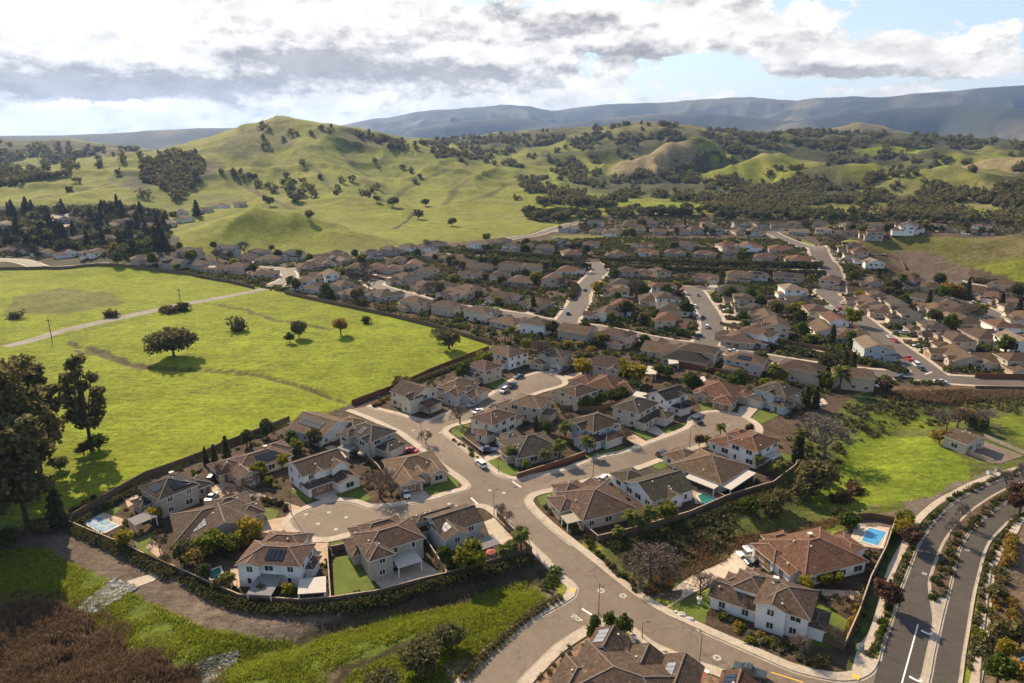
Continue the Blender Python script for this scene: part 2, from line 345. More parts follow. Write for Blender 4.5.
# ------------------------------------------------------------------ object helpers
def tag(o, label=None, cat=None, group=None, kind=None):
    if label: o['label'] = label
    if cat: o['category'] = cat
    if group: o['group'] = group
    if kind: o['kind'] = kind
    return o
def empty(name, loc, rz=0.0):
    o = bpy.data.objects.new(name, None); C.objects.link(o)
    o.empty_display_size = .2; o.location = loc; o.rotation_euler = (0, 0, rz)
    return o
def thing(name, label, cat, loc, rz=0.0, group=None):
    return tag(empty(name, loc, rz), label, cat, group)
class MB:
    def __init__(s): s.v = []; s.f = []; s.m = []
    def face(s, pts, m=0):
        n = len(s.v); s.v += [tuple(map(float, p)) for p in pts]; s.f.append(list(range(n, n + len(pts)))); s.m.append(m)
    def idx(s, pts, faces, m=0):
        n = len(s.v); s.v += [tuple(map(float, p)) for p in pts]
        for f in faces: s.f.append([n + i for i in f]); s.m.append(m)
    def box(s, x0, x1, y0, y1, z0, z1, m=0):
        p = [(x0, y0, z0), (x1, y0, z0), (x1, y1, z0), (x0, y1, z0), (x0, y0, z1), (x1, y0, z1), (x1, y1, z1), (x0, y1, z1)]
        s.idx(p, [(3, 2, 1, 0), (4, 5, 6, 7), (0, 1, 5, 4), (1, 2, 6, 5), (2, 3, 7, 6), (3, 0, 4, 7)], m)
    def bar(s, a, b, w, h, m=0, up=(0, 0, 1)):
        """a box w wide and h high lying along a-b (top on the line)"""
        a = np.array(a, float); b = np.array(b, float); d = b - a; d /= np.linalg.norm(d) + 1e-9
        u = np.array(up, float); sd = np.cross(d, u); sd /= np.linalg.norm(sd) + 1e-9; un = np.cross(sd, d)
        p = []
        for q in (a, b):
            p += [q - sd * w / 2 - un * h, q + sd * w / 2 - un * h, q + sd * w / 2, q - sd * w / 2]
        s.idx(p, [(0, 1, 2, 3), (7, 6, 5, 4), (0, 4, 5, 1), (1, 5, 6, 2), (2, 6, 7, 3), (3, 7, 4, 0)], m)
    def tube(s, a, b, r0, r1, n=8, m=0, caps=True):
        a = np.array(a, float); b = np.array(b, float); d = b - a; L = np.linalg.norm(d); d = d / (L + 1e-9)
        u = np.cross(d, (0, 0, 1) if abs(d[2]) < .95 else (1, 0, 0)); u /= np.linalg.norm(u); w = np.cross(d, u)
        pts = []
        for q, r in ((a, r0), (b, r1)):
            for i in range(n):
                t = 2 * PI * i / n; pts.append(q + (u * math.cos(t) + w * math.sin(t)) * r)
        fs = [(i, (i + 1) % n, n + (i + 1) % n, n + i) for i in range(n)]
        if caps: fs += [tuple(range(n - 1, -1, -1)), tuple(range(n, 2 * n))]
        s.idx(pts, fs, m)
    def disc(s, c, r, z, n=32, m=0, ry=None):
        s.face([(c[0] + r * math.cos(2 * PI * i / n), c[1] + (ry or r) * math.sin(2 * PI * i / n), z) for i in range(n)], m)
    def mesh(s, name, mats):
        me = bpy.data.meshes.new(name); me.from_pydata(s.v, [], s.f)
        for k in mats: me.materials.append(M[k] if isinstance(k, str) else k)
        if len(mats) > 1: me.polygons.foreach_set('material_index', np.array(s.m, dtype=np.int32))
        me.update()
        return me
    def build(s, name, mats, parent=None, smooth=False):
        me = s.mesh(name, mats if isinstance(mats, (list, tuple)) else [mats])
        if smooth: me.polygons.foreach_set('use_smooth', np.ones(len(me.polygons), bool))
        o = bpy.data.objects.new(name, me); C.objects.link(o)
        if parent: o.parent = parent
        return o
def np_mesh(name, verts, quads, mats, midx=None, n=4):
    """fast mesh of many n-gons from arrays"""
    me = bpy.data.meshes.new(name)
    me.vertices.add(len(verts)); me.vertices.foreach_set('co', np.asarray(verts, np.float32).ravel())
    q = np.asarray(quads, np.int32)
    me.loops.add(q.size); me.loops.foreach_set('vertex_index', q.ravel())
    me.polygons.add(len(q)); me.polygons.foreach_set('loop_start', np.arange(0, q.size, q.shape[1], dtype=np.int32))
    me.polygons.foreach_set('loop_total', np.full(len(q), q.shape[1], np.int32))
    for k in mats: me.materials.append(M[k] if isinstance(k, str) else k)
    if midx is not None: me.polygons.foreach_set('material_index', np.asarray(midx, np.int32))
    me.update(calc_edges=True)
    return me
def mesh_obj(name, me, parent=None):
    o = bpy.data.objects.new(name, me); C.objects.link(o)
    if parent: o.parent = parent
    return o

# ------------------------------------------------------------------ the ground, with its own colours and one painted wall shadow
COL = np.zeros(GX.shape + (3,))
jx = GX + (fbm(GX / 9, GY / 9, 4, 61, .6) - .5) * 5; jy = GY + (fbm(GX / 9, GY / 9, 4, 67, .6) - .5) * 5
def setc(mask, c):
    mask = np.asarray(mask, float)[..., None]
    COL[:] = COL * (1 - mask) + np.array(c) * mask
GRASS = (.182, .222, .013); HILLG = (.178, .196, .026); DRY = (.235, .19, .095); YARD = (.088, .064, .042); SCRUB = (.048, .048, .028); BRUSH = (.095, .055, .034)
D_ = np.hypot(GX, GY)
setc(np.ones(GX.shape), HILLG)
setc(sstep(.5, .72, fbm(GX / 120, GY / 120, 4, 71)) * .45, (.105, .125, .026))
setc(sstep(.52, .75, fbm(GX / 45, GY / 45, 4, 73)) * .35, (.20, .175, .07))
# wooded country behind on the right: scrubby floor in the hollows
az = np.degrees(np.arctan2(GX, GY))
wood = sstep(0, 6, az) * sstep(1020, 1150, D_) * sstep(.40, .56, fbm(GX / 230, GY / 230, 4, 77) + .12 * sstep(1500, 2000, D_))
wood = np.maximum(wood, sstep(-14, -9, az) * sstep(1480, 1600, D_) * sstep(.36, .5, fbm(GX / 200, GY / 200, 4, 79)))
wood = np.maximum(wood, sstep(-22, -26, az) * sstep(1500, 1650, D_) * sstep(.40, .52, fbm(GX / 260, GY / 260, 4, 78)))
setc(wood * .85, SCRUB)
setc(sstep(3600, 5200, D_), (.046, .056, .042))
setc(sstep(3600, 5200, D_) * sstep(.50, .62, fbm(GX / 700, GY / 700, 5, 83)) * .8, (.15, .135, .085))
def poly_paint(px, col, fac=1.0, hard=False):
    P = gpoly(px)
    m = inside(P, GX if hard else jx, GY if hard else jy) & (D_ < 2600)
    setc(m * fac, col)
def blob_paint(px, py, rx, ry, col, fac=.9):
    q = gp(px, py)
    if np.isnan(q[0]): return
    d = np.hypot((GX - q[0]) / rx, (GY - q[1]) / ry) + (fbm(GX / 25, GY / 25, 4, 87) - .5) * .9
    setc(sstep(1.1, .75, d) * fac, col)
# bald tan knobs and green clearings among the trees
for b in [(665, 158, 75, 110, DRY), (640, 166, 60, 60, DRY), (735, 168, 90, 90, HILLG), (800, 160, 90, 70, (.19, .18, .06)), (770, 172, 80, 60, HILLG), (640, 206, 90, 60, GRASS), (575, 212, 60, 60, GRASS), (560, 175, 60, 120, HILLG), (905, 186, 80, 50, (.14, .15, .04)),
          (940, 178, 110, 40, (.14, .15, .04)), (860, 128, 300, 300, (.2, .17, .09)), (905, 150, 120, 60, GRASS), (990, 165, 110, 70, DRY), (985, 212, 60, 40, GRASS), (640, 125, 200, 120, (.16, .15, .05)), (560, 147, 80, 60, HILLG), (690, 205, 60, 40, GRASS), (830, 215, 90, 25, GRASS), (720, 150, 60, 60, HILLG),
          (1010, 195, 60, 60, (.19, .17, .07))]:
    blob_paint(b[0], b[1], b[2], b[3], b[4])
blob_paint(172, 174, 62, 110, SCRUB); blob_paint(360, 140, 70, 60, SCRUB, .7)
# built-up ground
poly_paint([(-80, 300), (0, 268), (100, 264), (190, 272), (275, 290), (390, 313), (440, 326), (497, 345), (400, 387), (352, 404), (262, 432), (205, 456), (145, 479), (62, 528), (120, 556), (175, 570), (240, 600), (330, 604), (425, 585), (530, 556), (600, 545),
            (690, 518), (725, 503), (775, 487), (798, 468), (800, 440), (850, 400), (870, 386), (1120, 386), (1120, 288), (1024, 285), (960, 262), (900, 252), (870, 240), (1120, 238), (1120, 222), (700, 214), (600, 215), (520, 236), (430, 245), (330, 262), (210, 255), (165, 232), (160, 212), (-80, 205)], YARD)
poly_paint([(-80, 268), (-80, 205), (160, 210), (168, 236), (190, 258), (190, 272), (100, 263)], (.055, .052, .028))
poly_paint([(550, 236), (600, 234), (700, 240), (640, 246), (560, 243)], (.16, .17, .04))
poly_paint([(690, 246), (735, 237), (772, 246), (740, 251)], (.15, .155, .05))
poly_paint([(850, 246), (905, 234), (1120, 236), (1120, 268), (985, 263), (968, 268), (922, 249), (890, 252)], (.125, .125, .032))
poly_paint([(166, 234), (230, 204), (340, 240), (338, 259), (212, 254), (186, 256)], HILLG)
blob_paint(262, 140, 60, 130, (.10, .095, .04), .6)
poly_paint([(960, 248), (990, 238), (1060, 240), (1060, 258), (965, 260)], (.13, .105, .055), .6)
poly_paint([(885, 251), (925, 249), (968, 268), (975, 288), (920, 282), (890, 262)], (.125, .098, .07))
poly_paint([(800, 239), (860, 242), (835, 250), (800, 246)], (.17, .20, .03))
# pastures
poly_paint([(-80, 300), (0, 268), (45, 268), (100, 264), (190, 273), (272, 291), (120, 332), (40, 345), (-80, 360)], GRASS)
poly_paint([(15, 296), (60, 288), (110, 292), (125, 303), (60, 314), (5, 312)], (.115, .115, .04), .75)
poly_paint([(-80, 480), (-80, 350), (60, 338), (275, 292), (390, 314), (440, 327), (490, 345), (400, 385), (350, 404), (262, 431), (205, 455), (145, 477), (60, 527), (0, 560)], GRASS)
poly_paint([(75, 343), (95, 350), (145, 366), (143, 372), (88, 352)], (.12, .105, .05), .8)
# creek corner, lower left
poly_paint([(-80, 500), (60, 527), (120, 556), (175, 572), (240, 603), (330, 607), (430, 588), (530, 560), (556, 575), (560, 610), (470, 690), (-80, 760)], (.12, .155, .02))
poly_paint([(-60, 530), (62, 530), (95, 545), (140, 560), (125, 585), (50, 552), (-60, 556)], (.125, .10, .075))
poly_paint([(40, 545), (80, 543), (130, 566), (180, 578), (240, 603), (330, 606), (440, 588), (450, 600), (390, 617), (330, 632), (270, 640), (205, 628), (150, 600), (95, 575), (55, 560)], (.155, .122, .09))
poly_paint([(-80, 625), (20, 608), (50, 605), (80, 615), (130, 650), (195, 672), (190, 720), (-80, 800)], BRUSH)
poly_paint([(300, 690), (330, 660), (390, 682), (440, 655), (530, 588), (560, 590), (470, 690)], (.12, .09, .06), .8)
poly_paint([(335, 690), (372, 662), (425, 640), (520, 595), (535, 600), (470, 645), (400, 690)], (.15, .20, .02))
poly_paint([(330, 600), (440, 577), (530, 553), (555, 572), (545, 588), (520, 580), (440, 598), (340, 618)], (.055, .05, .028))  # bank below the board wall: wall's shadow painted into the ground, plus shrub tone
# strip between the two roads, right
poly_paint([(600, 546), (690, 520), (725, 505), (775, 489), (798, 470), (800, 440), (850, 400), (870, 390), (1120, 388), (1120, 470), (1024, 462), (960, 490), (905, 540), (850, 520), (755, 545), (660, 600), (640, 596)], (.098, .112, .028))
poly_paint([(835, 440), (860, 430), (925, 436), (965, 460), (970, 478), (935, 496), (880, 510), (820, 505), (800, 495), (840, 480)], (.145, .19, .016))
poly_paint([(845, 420), (870, 412), (950, 415), (955, 425), (900, 431), (850, 428)], (.13, .165, .016))
poly_paint([(985, 418), (1120, 405), (1120, 440), (1024, 445)], (.13, .165, .018))
poly_paint([(870, 386), (1120, 384), (1120, 402), (960, 404), (890, 398)], (.13, .09, .055))
poly_paint([(840, 524), (880, 505), (930, 500), (968, 478), (985, 470), (1000, 474), (950, 492), (915, 524), (880, 535)], (.17, .14, .105))
poly_paint([(650, 598), (700, 578), (755, 545), (835, 522), (850, 528), (800, 540), (750, 555), (690, 600), (655, 604)], (.12, .09, .06))
poly_paint([(760, 543), (800, 532), (850, 518), (900, 500), (905, 508), (850, 527), (790, 542)], (.11, .135, .02))
poly_paint([(690, 600), (725, 590), (760, 550), (855, 530), (905, 535), (872, 590), (868, 670), (845, 672), (760, 655), (690, 620)], (.085, .06, .04))
poly_paint([(895, 530), (915, 540), (880, 640), (860, 672), (845, 665), (868, 600)], (.075, .095, .022))
poly_paint([(990, 530), (1060, 490), (1100, 560), (1060, 720), (975, 720), (985, 600)], (.17, .125, .08))
poly_paint([(590, 612), (665, 655), (760, 700), (480, 720), (540, 680)], (.27, .18, .115))
def line_paint(px, w_, col, fac=.9):
    P = gpoly(px); dm = np.full_like(GX, 1e9)
    for a, b in zip(P[:-1], P[1:]): dm = np.minimum(dm, _seg(jx, jy, a, b)[1])
    setc(sstep(w_, w_ * .45, dm) * fac, col)
DITCH = [[(70, 342), (105, 353), (143, 366), (200, 371), (250, 374), (290, 383), (318, 394), (345, 402)], [(205, 303), (245, 310), (280, 321), (330, 329)], [(330, 690), (345, 668), (390, 650), (415, 640)], [(300, 640), (332, 628), (372, 618), (410, 607), (465, 598)]]
line_paint(DITCH[0], 1.5, (.085, .066, .034)); line_paint(DITCH[1], 1.7, (.085, .066, .034)); line_paint(DITCH[2], 2.0, (.045, .032, .02)); line_paint(DITCH[3], 2.2, (.05, .038, .022))
line_paint([(75, 350), (110, 360), (145, 369)], 1.4, (.09, .07, .035)); line_paint([(300, 395), (235, 384), (150, 400)], .5, (.11, .10, .03), .6)
for gl in [[(232, 172), (247, 186), (268, 198), (292, 209)], [(446, 170), (424, 180), (402, 191), (380, 200)], [(372, 139), (392, 149), (412, 156)], [(40, 197), (70, 192), (100, 187), (112, 183)], [(300, 160), (318, 172), (330, 188)], [(340, 150), (352, 165), (368, 176)], [(470, 178), (455, 190), (445, 205)], [(505, 185), (490, 195), (470, 200)]]: line_paint(gl, 7, (.075, .075, .026), .75)
line_paint([(160, 236), (190, 225), (225, 215)], 1.6, (.10, .085, .03), .8); line_paint([(395, 229), (408, 220), (414, 212)], 3, (.05, .05, .02)); line_paint([(0, 345), (60, 336), (120, 323)], 2, (.10, .09, .035), .7)
nA, nD = GX.shape
V = np.stack([GX, GY, GH], -1).reshape(-1, 3)
i0 = (np.arange(nA)[:, None] * nD + np.arange(nD - 1)[None, :])
i1 = (((np.arange(nA) + 1) % nA)[:, None] * nD + np.arange(nD - 1)[None, :])
Q = np.stack([i0, i0 + 1, i1 + 1, i1], -1).reshape(-1, 4)
m, nt, b = newmat('ground cover')
at = nt.nodes.new('ShaderNodeAttribute'); at.attribute_name = 'soil'
pos = nt.nodes.new('ShaderNodeNewGeometry').outputs['Position']
c = at.outputs['Color']
for sc_, lo, hi in ((.012, .85, 1.15), (.07, .75, 1.2), (.45, .66, 1.22), (2.2, .62, 1.32)):
    c = mixc(nt, 'MULTIPLY', 1.0, c, ramp(nt, noise(nt, pos, sc_, 4, .68), [(.32, lo), (.68, hi)]))
mp = nt.nodes.new('ShaderNodeMapping'); mp.inputs['Scale'].default_value = (.10, .55, .3); mp.inputs['Rotation'].default_value = (0, 0, .35); nt.links.new(pos, mp.inputs[0])
c = mixc(nt, 'MULTIPLY', 1.0, c, ramp(nt, noise(nt, mp.outputs[0], 1.0, 5, .7), [(.34, .70), (.52, 1.06)]))
c = mixc(nt, 'MIX', ramp(nt, noise(nt, pos, .035, 6, .7), [(.55, 0), (.72, .22)]), c, mixc(nt, 'MULTIPLY', 1.0, at.outputs['Color'], (.95, .72, 1.5)))
c = mixc(nt, 'MIX', ramp(nt, noise(nt, pos, .16, 5, .75), [(.5, 0), (.72, .32)]), c, mixc(nt, 'MULTIPLY', 1.0, at.outputs['Color'], (1.25, .86, 1.0)))
nt.links.new(c, b.inputs['Base Color']); b.inputs['Roughness'].default_value = .95; b.inputs['Specular IOR Level'].default_value = .1
b1 = nt.nodes.new('ShaderNodeBump'); b1.inputs['Strength'].default_value = .9; b1.inputs['Distance'].default_value = .7; nt.links.new(noise(nt, pos, .28, 5, .7), b1.inputs['Height'])
b2 = nt.nodes.new('ShaderNodeBump'); b2.inputs['Strength'].default_value = .8; b2.inputs['Distance'].default_value = .25; nt.links.new(noise(nt, pos, 1.6, 4, .75), b2.inputs['Height'])
nt.links.new(b1.outputs['Normal'], b2.inputs['Normal']); nt.links.new(b2.outputs['Normal'], b.inputs['Normal'])
M['ground'] = m
cap = len(V)
V = np.vstack([V, [[0, 0, 0]]])
me = np_mesh('ground', V, Q, ['ground'])
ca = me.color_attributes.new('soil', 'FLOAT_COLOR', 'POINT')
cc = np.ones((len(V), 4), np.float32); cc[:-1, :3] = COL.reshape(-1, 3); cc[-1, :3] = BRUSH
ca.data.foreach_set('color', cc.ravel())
me.polygons.foreach_set('use_smooth', np.ones(len(me.polygons), bool))
tag(mesh_obj('ground', me), kind='structure')
mb = MB(); mb.disc((0, 0), 30.5, -.05, 48); tag(mb.build('ground_below', 'gravel'), kind='structure')

# ------------------------------------------------------------------ sky, sun, air, camera
SUN_EL, SUN_AZ = 34.0, -33.0      # degrees; azimuth from the view direction, negative = towards the left
w = bpy.data.worlds.new('World'); SC.world = w; w.use_nodes = True; nt = w.node_tree
bg = nt.nodes['Background']; bg.inputs['Strength'].default_value = .10
sky = nt.nodes.new('ShaderNodeTexSky'); sky.sky_type = 'NISHITA'; sky.sun_disc = False
sky.sun_elevation = R(SUN_EL); sky.sun_rotation = R(SUN_AZ); sky.air_density = 1.0; sky.dust_density = .6; sky.ozone_density = 1.0
g = nt.nodes.new('ShaderNodeTexCoord').outputs['Generated']
sep = nt.nodes.new('ShaderNodeSeparateXYZ'); nt.links.new(g, sep.inputs[0])
def mth(op, a, b=None, c=None, clamp=False):
    n = nt.nodes.new('ShaderNodeMath'); n.operation = op; n.use_clamp = clamp
    for i, v in enumerate((a, b, c)):
        if v is None: continue
        if hasattr(v, 'is_linked'): nt.links.new(v, n.inputs[i])
        else: n.inputs[i].default_value = v
    return n.outputs[0]
dirx, diry, dirz = sep.outputs
# a flat cloud deck: where the view direction pierces it
zz = mth('ADD', mth('MAXIMUM', dirz, 0.0), .055)
pc = nt.nodes.new('ShaderNodeCombineXYZ'); nt.links.new(mth('DIVIDE', dirx, zz), pc.inputs[0]); nt.links.new(mth('DIVIDE', diry, zz), pc.inputs[1])
azd = mth('ARCTAN2', dirx, diry); eld = mth('ARCSINE', dirz)
ae = nt.nodes.new('ShaderNodeCombineXYZ'); nt.links.new(azd, ae.inputs[0]); nt.links.new(mth('MULTIPLY', eld, 2.1), ae.inputs[1])
ae2 = nt.nodes.new('ShaderNodeCombineXYZ'); nt.links.new(azd, ae2.inputs[0]); nt.links.new(mth('MULTIPLY', eld, 3.6), ae2.inputs[1])
def cloud_field(shift):
    k = nt.nodes.new('ShaderNodeCombineXYZ'); nt.links.new(azd, k.inputs[0]); nt.links.new(mth('ADD', mth('MULTIPLY', eld, 4.0), shift * 4.0), k.inputs[1])
    q = nt.nodes.new('ShaderNodeCombineXYZ'); nt.links.new(azd, q.inputs[0]); nt.links.new(mth('ADD', mth('MULTIPLY', eld, 1.5), shift * 1.5), q.inputs[1])
    big = noise(nt, k.outputs[0], 4.2, 3, .5); puff = noise(nt, q.outputs[0], 24, 6, .62)
    return mth('ADD', mth('MULTIPLY', big, .62), mth('MULTIPLY', puff, .38))
n1 = cloud_field(0.0); n1u = cloud_field(.014)
nmix = n1
def blobs(lst):
    tot = None
    for a, e, ra, re, amp in lst:
        q = mth('ADD', mth('POWER', mth('ABSOLUTE', mth('DIVIDE', mth('SUBTRACT', azd, R(a)), R(ra))), 2.0), mth('POWER', mth('ABSOLUTE', mth('DIVIDE', mth('SUBTRACT', eld, R(e)), R(re))), 2.0))
        v = mth('MULTIPLY', mth('EXPONENT', mth('MULTIPLY', q, -1.0)), amp)
        tot = v if tot is None else mth('ADD', tot, v)
    return tot
def AE(px, py, rx, ry, amp):
    dx, dy, dz = ray(px, py); k = 1 / math.sqrt(1 + ((px - 512) / FPX) ** 2)
    return (math.degrees(math.atan2(dx, dy)), math.degrees(math.atan2(dz, math.hypot(dx, dy))), rx / FPX * 57.3 * .8, ry / FPX * 57.3, amp)
white = blobs([AE(*t) for t in [(120, 60, 260, 36, .42), (330, 34, 240, 40, .42), (480, 66, 170, 42, .42), (0, 120, 260, 14, .34), (400, 118, 220, 22, .38), (250, 88, 330, 18, .42), (590, 20, 170, 28, .42), (640, 45, 60, 22, .2), (770, 45, 90, 24, .46), (830, 62, 55, 16, .38), (700, 12, 140, 14, .3), (960, 52, 70, 17, .40), (900, 70, 60, 8, .2), (880, 90, 60, 6, .34), (760, 96, 70, 5, .2), (50, 128, 120, 9, .3), (-120, 60, 200, 60, .5)]])
hole = blobs([AE(*t) for t in [(60, 22, 90, 22, .30), (560, 8, 60, 12, .2), (760, 12, 60, 16, .12), (110, 106, 120, 8, .22), (330, 16, 40, 8, .1)]])
out_of_frame = mth('MULTIPLY', mth('SUBTRACT', 1.0, mth('MULTIPLY', mth('LESS_THAN', mth('ABSOLUTE', azd), R(60)), mth('LESS_THAN', eld, R(14)))), .02)
dens = mth('ADD', mth('SUBTRACT', mth('ADD', mth('ADD', white, out_of_frame), mth('MULTIPLY', mth('SUBTRACT', nmix, .5), 3.4)), mth('MULTIPLY', hole, 2.2)), -.16)
cover = mth('MULTIPLY', dens, 8.5, clamp=True)
# grey cloud bases
dark = blobs([AE(*t) for t in [(110, 88, 190, 10, .8), (240, 88, 120, 11, .7), (20, 95, 70, 10, .5), (310, 58, 70, 13, .75), (420, 56, 60, 12, .45), (370, 76, 130, 9, .6), (470, 74, 90, 10, .65), (570, 70, 50, 10, .7), (650, 52, 34, 10, .6), (420, 95, 60, 9, .35), (560, 24, 90, 12, .5), (600, 48, 60, 10, .35), (790, 70, 70, 8, .5), (860, 70, 40, 8, .45), (480, 14, 60, 9, .35), (980, 46, 34, 10, .45), (215, 52, 50, 10, .35), (250, 108, 40, 6, .35)]])
n3 = noise(nt, ae2.outputs[0], 9, 8, .6)
dk = mth('ADD', mth('MULTIPLY', dark, 1.15), mth('ADD', mth('MULTIPLY', mth('SUBTRACT', n3, .55), .7), mth('MULTIPLY', mth('SUBTRACT', n1u, n1), 6.5)))
dk = mth('MULTIPLY', mth('SUBTRACT', dk, .12), 1.25, clamp=True)
ccol = mixc(nt, 'MIX', dk, (6.5, 6.25, 5.9), (2.75, 2.6, 2.58))
bright = mixc(nt, 'MULTIPLY', 1.0, ccol, ramp(nt, noise(nt, ae.outputs[0], 15, 7, .62), [(.34, .72), (.6, 1.1)]))
skyc = mixc(nt, 'MIX', mth('MULTIPLY', mth('SUBTRACT', 1.0, mth('MULTIPLY', eld, 2.6), clamp=True), .7, clamp=True), sky.outputs[0], (4.0, 4.6, 5.3))
fin = mixc(nt, 'MIX', cover, skyc, bright)
nt.links.new(fin, bg.inputs['Color'])
sd = bpy.data.lights.new('sun', 'SUN'); sd.energy = 5.0; sd.angle = R(.5); sd.color = (1.0, .80, .55)
so = bpy.data.objects.new('sun', sd); C.objects.link(so)
from mathutils import Vector
sv = Vector((math.sin(R(SUN_AZ)) * math.cos(R(SUN_EL)), math.cos(R(SUN_AZ)) * math.cos(R(SUN_EL)), math.sin(R(SUN_EL))))
so.rotation_euler = (-sv).to_track_quat('-Z', 'Y').to_euler(); so.location = (-200, 300, 300)
HAZE = 4.8e-5
m = bpy.data.materials.new('haze air'); m.use_nodes = True; hn = m.node_tree
for n in list(hn.nodes): hn.nodes.remove(n)
ho = hn.nodes.new('ShaderNodeOutputMaterial'); pv = hn.nodes.new('ShaderNodeVolumePrincipled')
pv.inputs['Color'].default_value = (.37, .57, 1.0, 1); pv.inputs['Density'].default_value = HAZE; pv.inputs['Anisotropy'].default_value = .35
hn.links.new(pv.outputs[0], ho.inputs['Volume']); M['haze'] = m
mb = MB(); mb.box(-16000, 16000, -16000, 16000, float(GH.min()) - 1, float(max(GH.max(), CAMH)) + 20); tag(mb.build('haze', 'haze'), kind='stuff')
cd = bpy.data.cameras.new('camera'); cd.lens = 36 * FPX / 1024; cd.sensor_width = 36; cd.clip_end = 40000; cd.clip_start = .5
co = bpy.data.objects.new('camera', cd); C.objects.link(co); co.location = (0, 0, CAMH); co.rotation_euler = (PI / 2 - PITCH, 0, 0); SC.camera = co
SC.view_settings.view_transform = 'Standard'; SC.view_settings.look = 'None'; SC.view_settings.exposure = .84; SC.view_settings.gamma = 1
w.cycles.sampling_method = 'MANUAL'; w.cycles.sample_map_resolution = 512
SC.cycles.use_adaptive_sampling = True; SC.cycles.adaptive_threshold = .015; SC.cycles.use_denoising = True; SC.cycles.max_bounces = 6; SC.cycles.diffuse_bounces = 2; SC.cycles.transmission_bounces = 3; SC.cycles.volume_bounces = 0
#==PART2==

# ------------------------------------------------------------------ streets and pavements
def smooth_line(P, step=2.5):
    """Catmull-Rom through the points, resampled"""
    P = [np.array(p[:2], float) for p in P]
    Q_ = [2 * P[0] - P[1]] + P + [2 * P[-1] - P[-2]]
    out = []
    for k in range(1, len(Q_) - 2):
        a, b, c_, d = Q_[k - 1:k + 3]
        n = max(1, int(np.linalg.norm(c_ - b) / step))
        for i in range(n):
            t = i / n
            out.append(.5 * (2 * b + (c_ - a) * t + (2 * a - 5 * b + 4 * c_ - d) * t * t + (3 * b - a - 3 * c_ + d) * t ** 3))
    out.append(P[-1])
    return np.array(out)
def normals(L):
    t = np.gradient(L, axis=0); t /= np.linalg.norm(t, axis=1)[:, None] + 1e-9
    return np.stack([-t[:, 1], t[:, 0]], 1)            # left of the direction
def strip_geo(mb, L, prof, mids):
    """prof: [(offset to the left, height above ground)]"""
    nn = normals(L); rows = []
    for off, dz in prof:
        p = L + nn * off; z = np.maximum(hz(p[:, 0], p[:, 1]), hz(L[:, 0], L[:, 1]) - .4) + dz
        rows.append(np.column_stack([p, z]))
    base = len(mb.v); n = len(L)
    for r in rows: mb.v += [tuple(map(float, q)) for q in r]
    for j in range(len(prof) - 1):
        for i in range(n - 1):
            mb.f.append([base + j * n + i, base + j * n + i + 1, base + (j + 1) * n + i + 1, base + (j + 1) * n + i]); mb.m.append(mids[j])
def sheet(mb, pts, dz, m=0):
    """a draped polygon (world xy)"""
    mb.face([(p[0], p[1], float(hz(p[0], p[1])) + dz) for p in pts], m)
K_EAST = [(366, 406.5), (380, 411), (400, 415.7), (410, 419), (421.6, 421.5), (433, 420.7), (446.5, 415), (468, 406), (488, 398), (499.5, 390.5), (513, 381), (530, 376), (541.6, 373), (553, 374.7), (563, 381), (560, 385.5), (541, 391), (524.5, 396.6),
          (514.5, 400), (495, 409), (471, 420), (455, 424), (445, 428), (442, 431.5), (444, 434.5), (455, 443), (469.7, 454.7), (483, 464.7), (493, 473), (503, 478), (516, 480.5), (533, 478), (570, 469.7), (580, 465.5), (603, 458), (626, 453), (653, 443), (673, 435.6),
          (688, 429.5), (693, 425), (694, 419), (705, 414), (721.5, 413), (743, 418), (754.7, 425), (756.7, 431), (752, 437), (738, 441), (722, 441.5), (708, 443), (695, 446.4), (680, 451.4), (656, 459.7), (633, 468), (606, 474.7), (573, 483), (553, 488.5), (538, 491.5), (529, 495.5),
          (525.4, 501.6), (528, 506.4), (536.7, 516), (552.8, 530.6), (569, 543.5), (585, 556.4), (599.5, 567.7), (626.6, 590), (647, 604), (665.6, 615), (684, 623), (709, 635), (733, 645.5), (763.4, 659), (791.6, 671), (818, 678), (841.6, 681.6), (862, 679), (874, 671), (879, 661)]
K_WEST = [(350, 409.5), (372, 418), (400, 431), (410, 438), (421.6, 446.5), (441.5, 463), (458, 474.7), (466.4, 481.3), (469.8, 487), (464.8, 491), (450, 494.6), (433, 500), (408.7, 504.5), (384.5, 507.7), (368, 508.3), (355.5, 504), (341, 501.8), (326, 503.2),
          (309.7, 508.8), (296.8, 514.5), (290, 521), (292, 527.4), (300, 534), (311, 537.4), (329, 538), (345, 534), (365, 528), (385, 526), (408.7, 522), (426.5, 516.6), (455, 509), (476, 504.5), (488, 506), (496, 511), (512, 524), (530, 542), (553, 564), (569, 579), (577, 589),
          (574.5, 597), (553, 610), (538, 618), (522.5, 629), (507, 641.5), (491, 655.6), (475.6, 673), (458, 695), (440, 720)]
K_SOUTH = [(490, 720), (520, 682), (533.4, 668), (553.7, 648), (572.5, 635), (585, 627.5), (594, 622.5), (604, 619.5), (614, 620.5), (631, 626.7), (653, 643), (678, 654), (697, 662.6), (715.6, 668), (740.6, 677.5), (775, 689), (815, 700)]
R_LEFT = [(879, 661), (884, 641), (892, 619), (898, 597), (906, 576), (915, 553), (922, 539), (934, 521.5), (948, 507), (962, 497), (983.5, 486), (1004.6, 478.5), (1024, 470.5), (1070, 456), (1130, 442)]
MED_L = [(912, 720), (922.6, 680), (928, 655), (933, 633), (934.5, 620), (933, 608), (930.4, 592.5), (930.5, 579), (938, 556.6), (945, 541), (957, 525), (969.4, 512.7), (987, 500), (1004.6, 490), (1024, 482), (1070, 467), (1130, 453)]
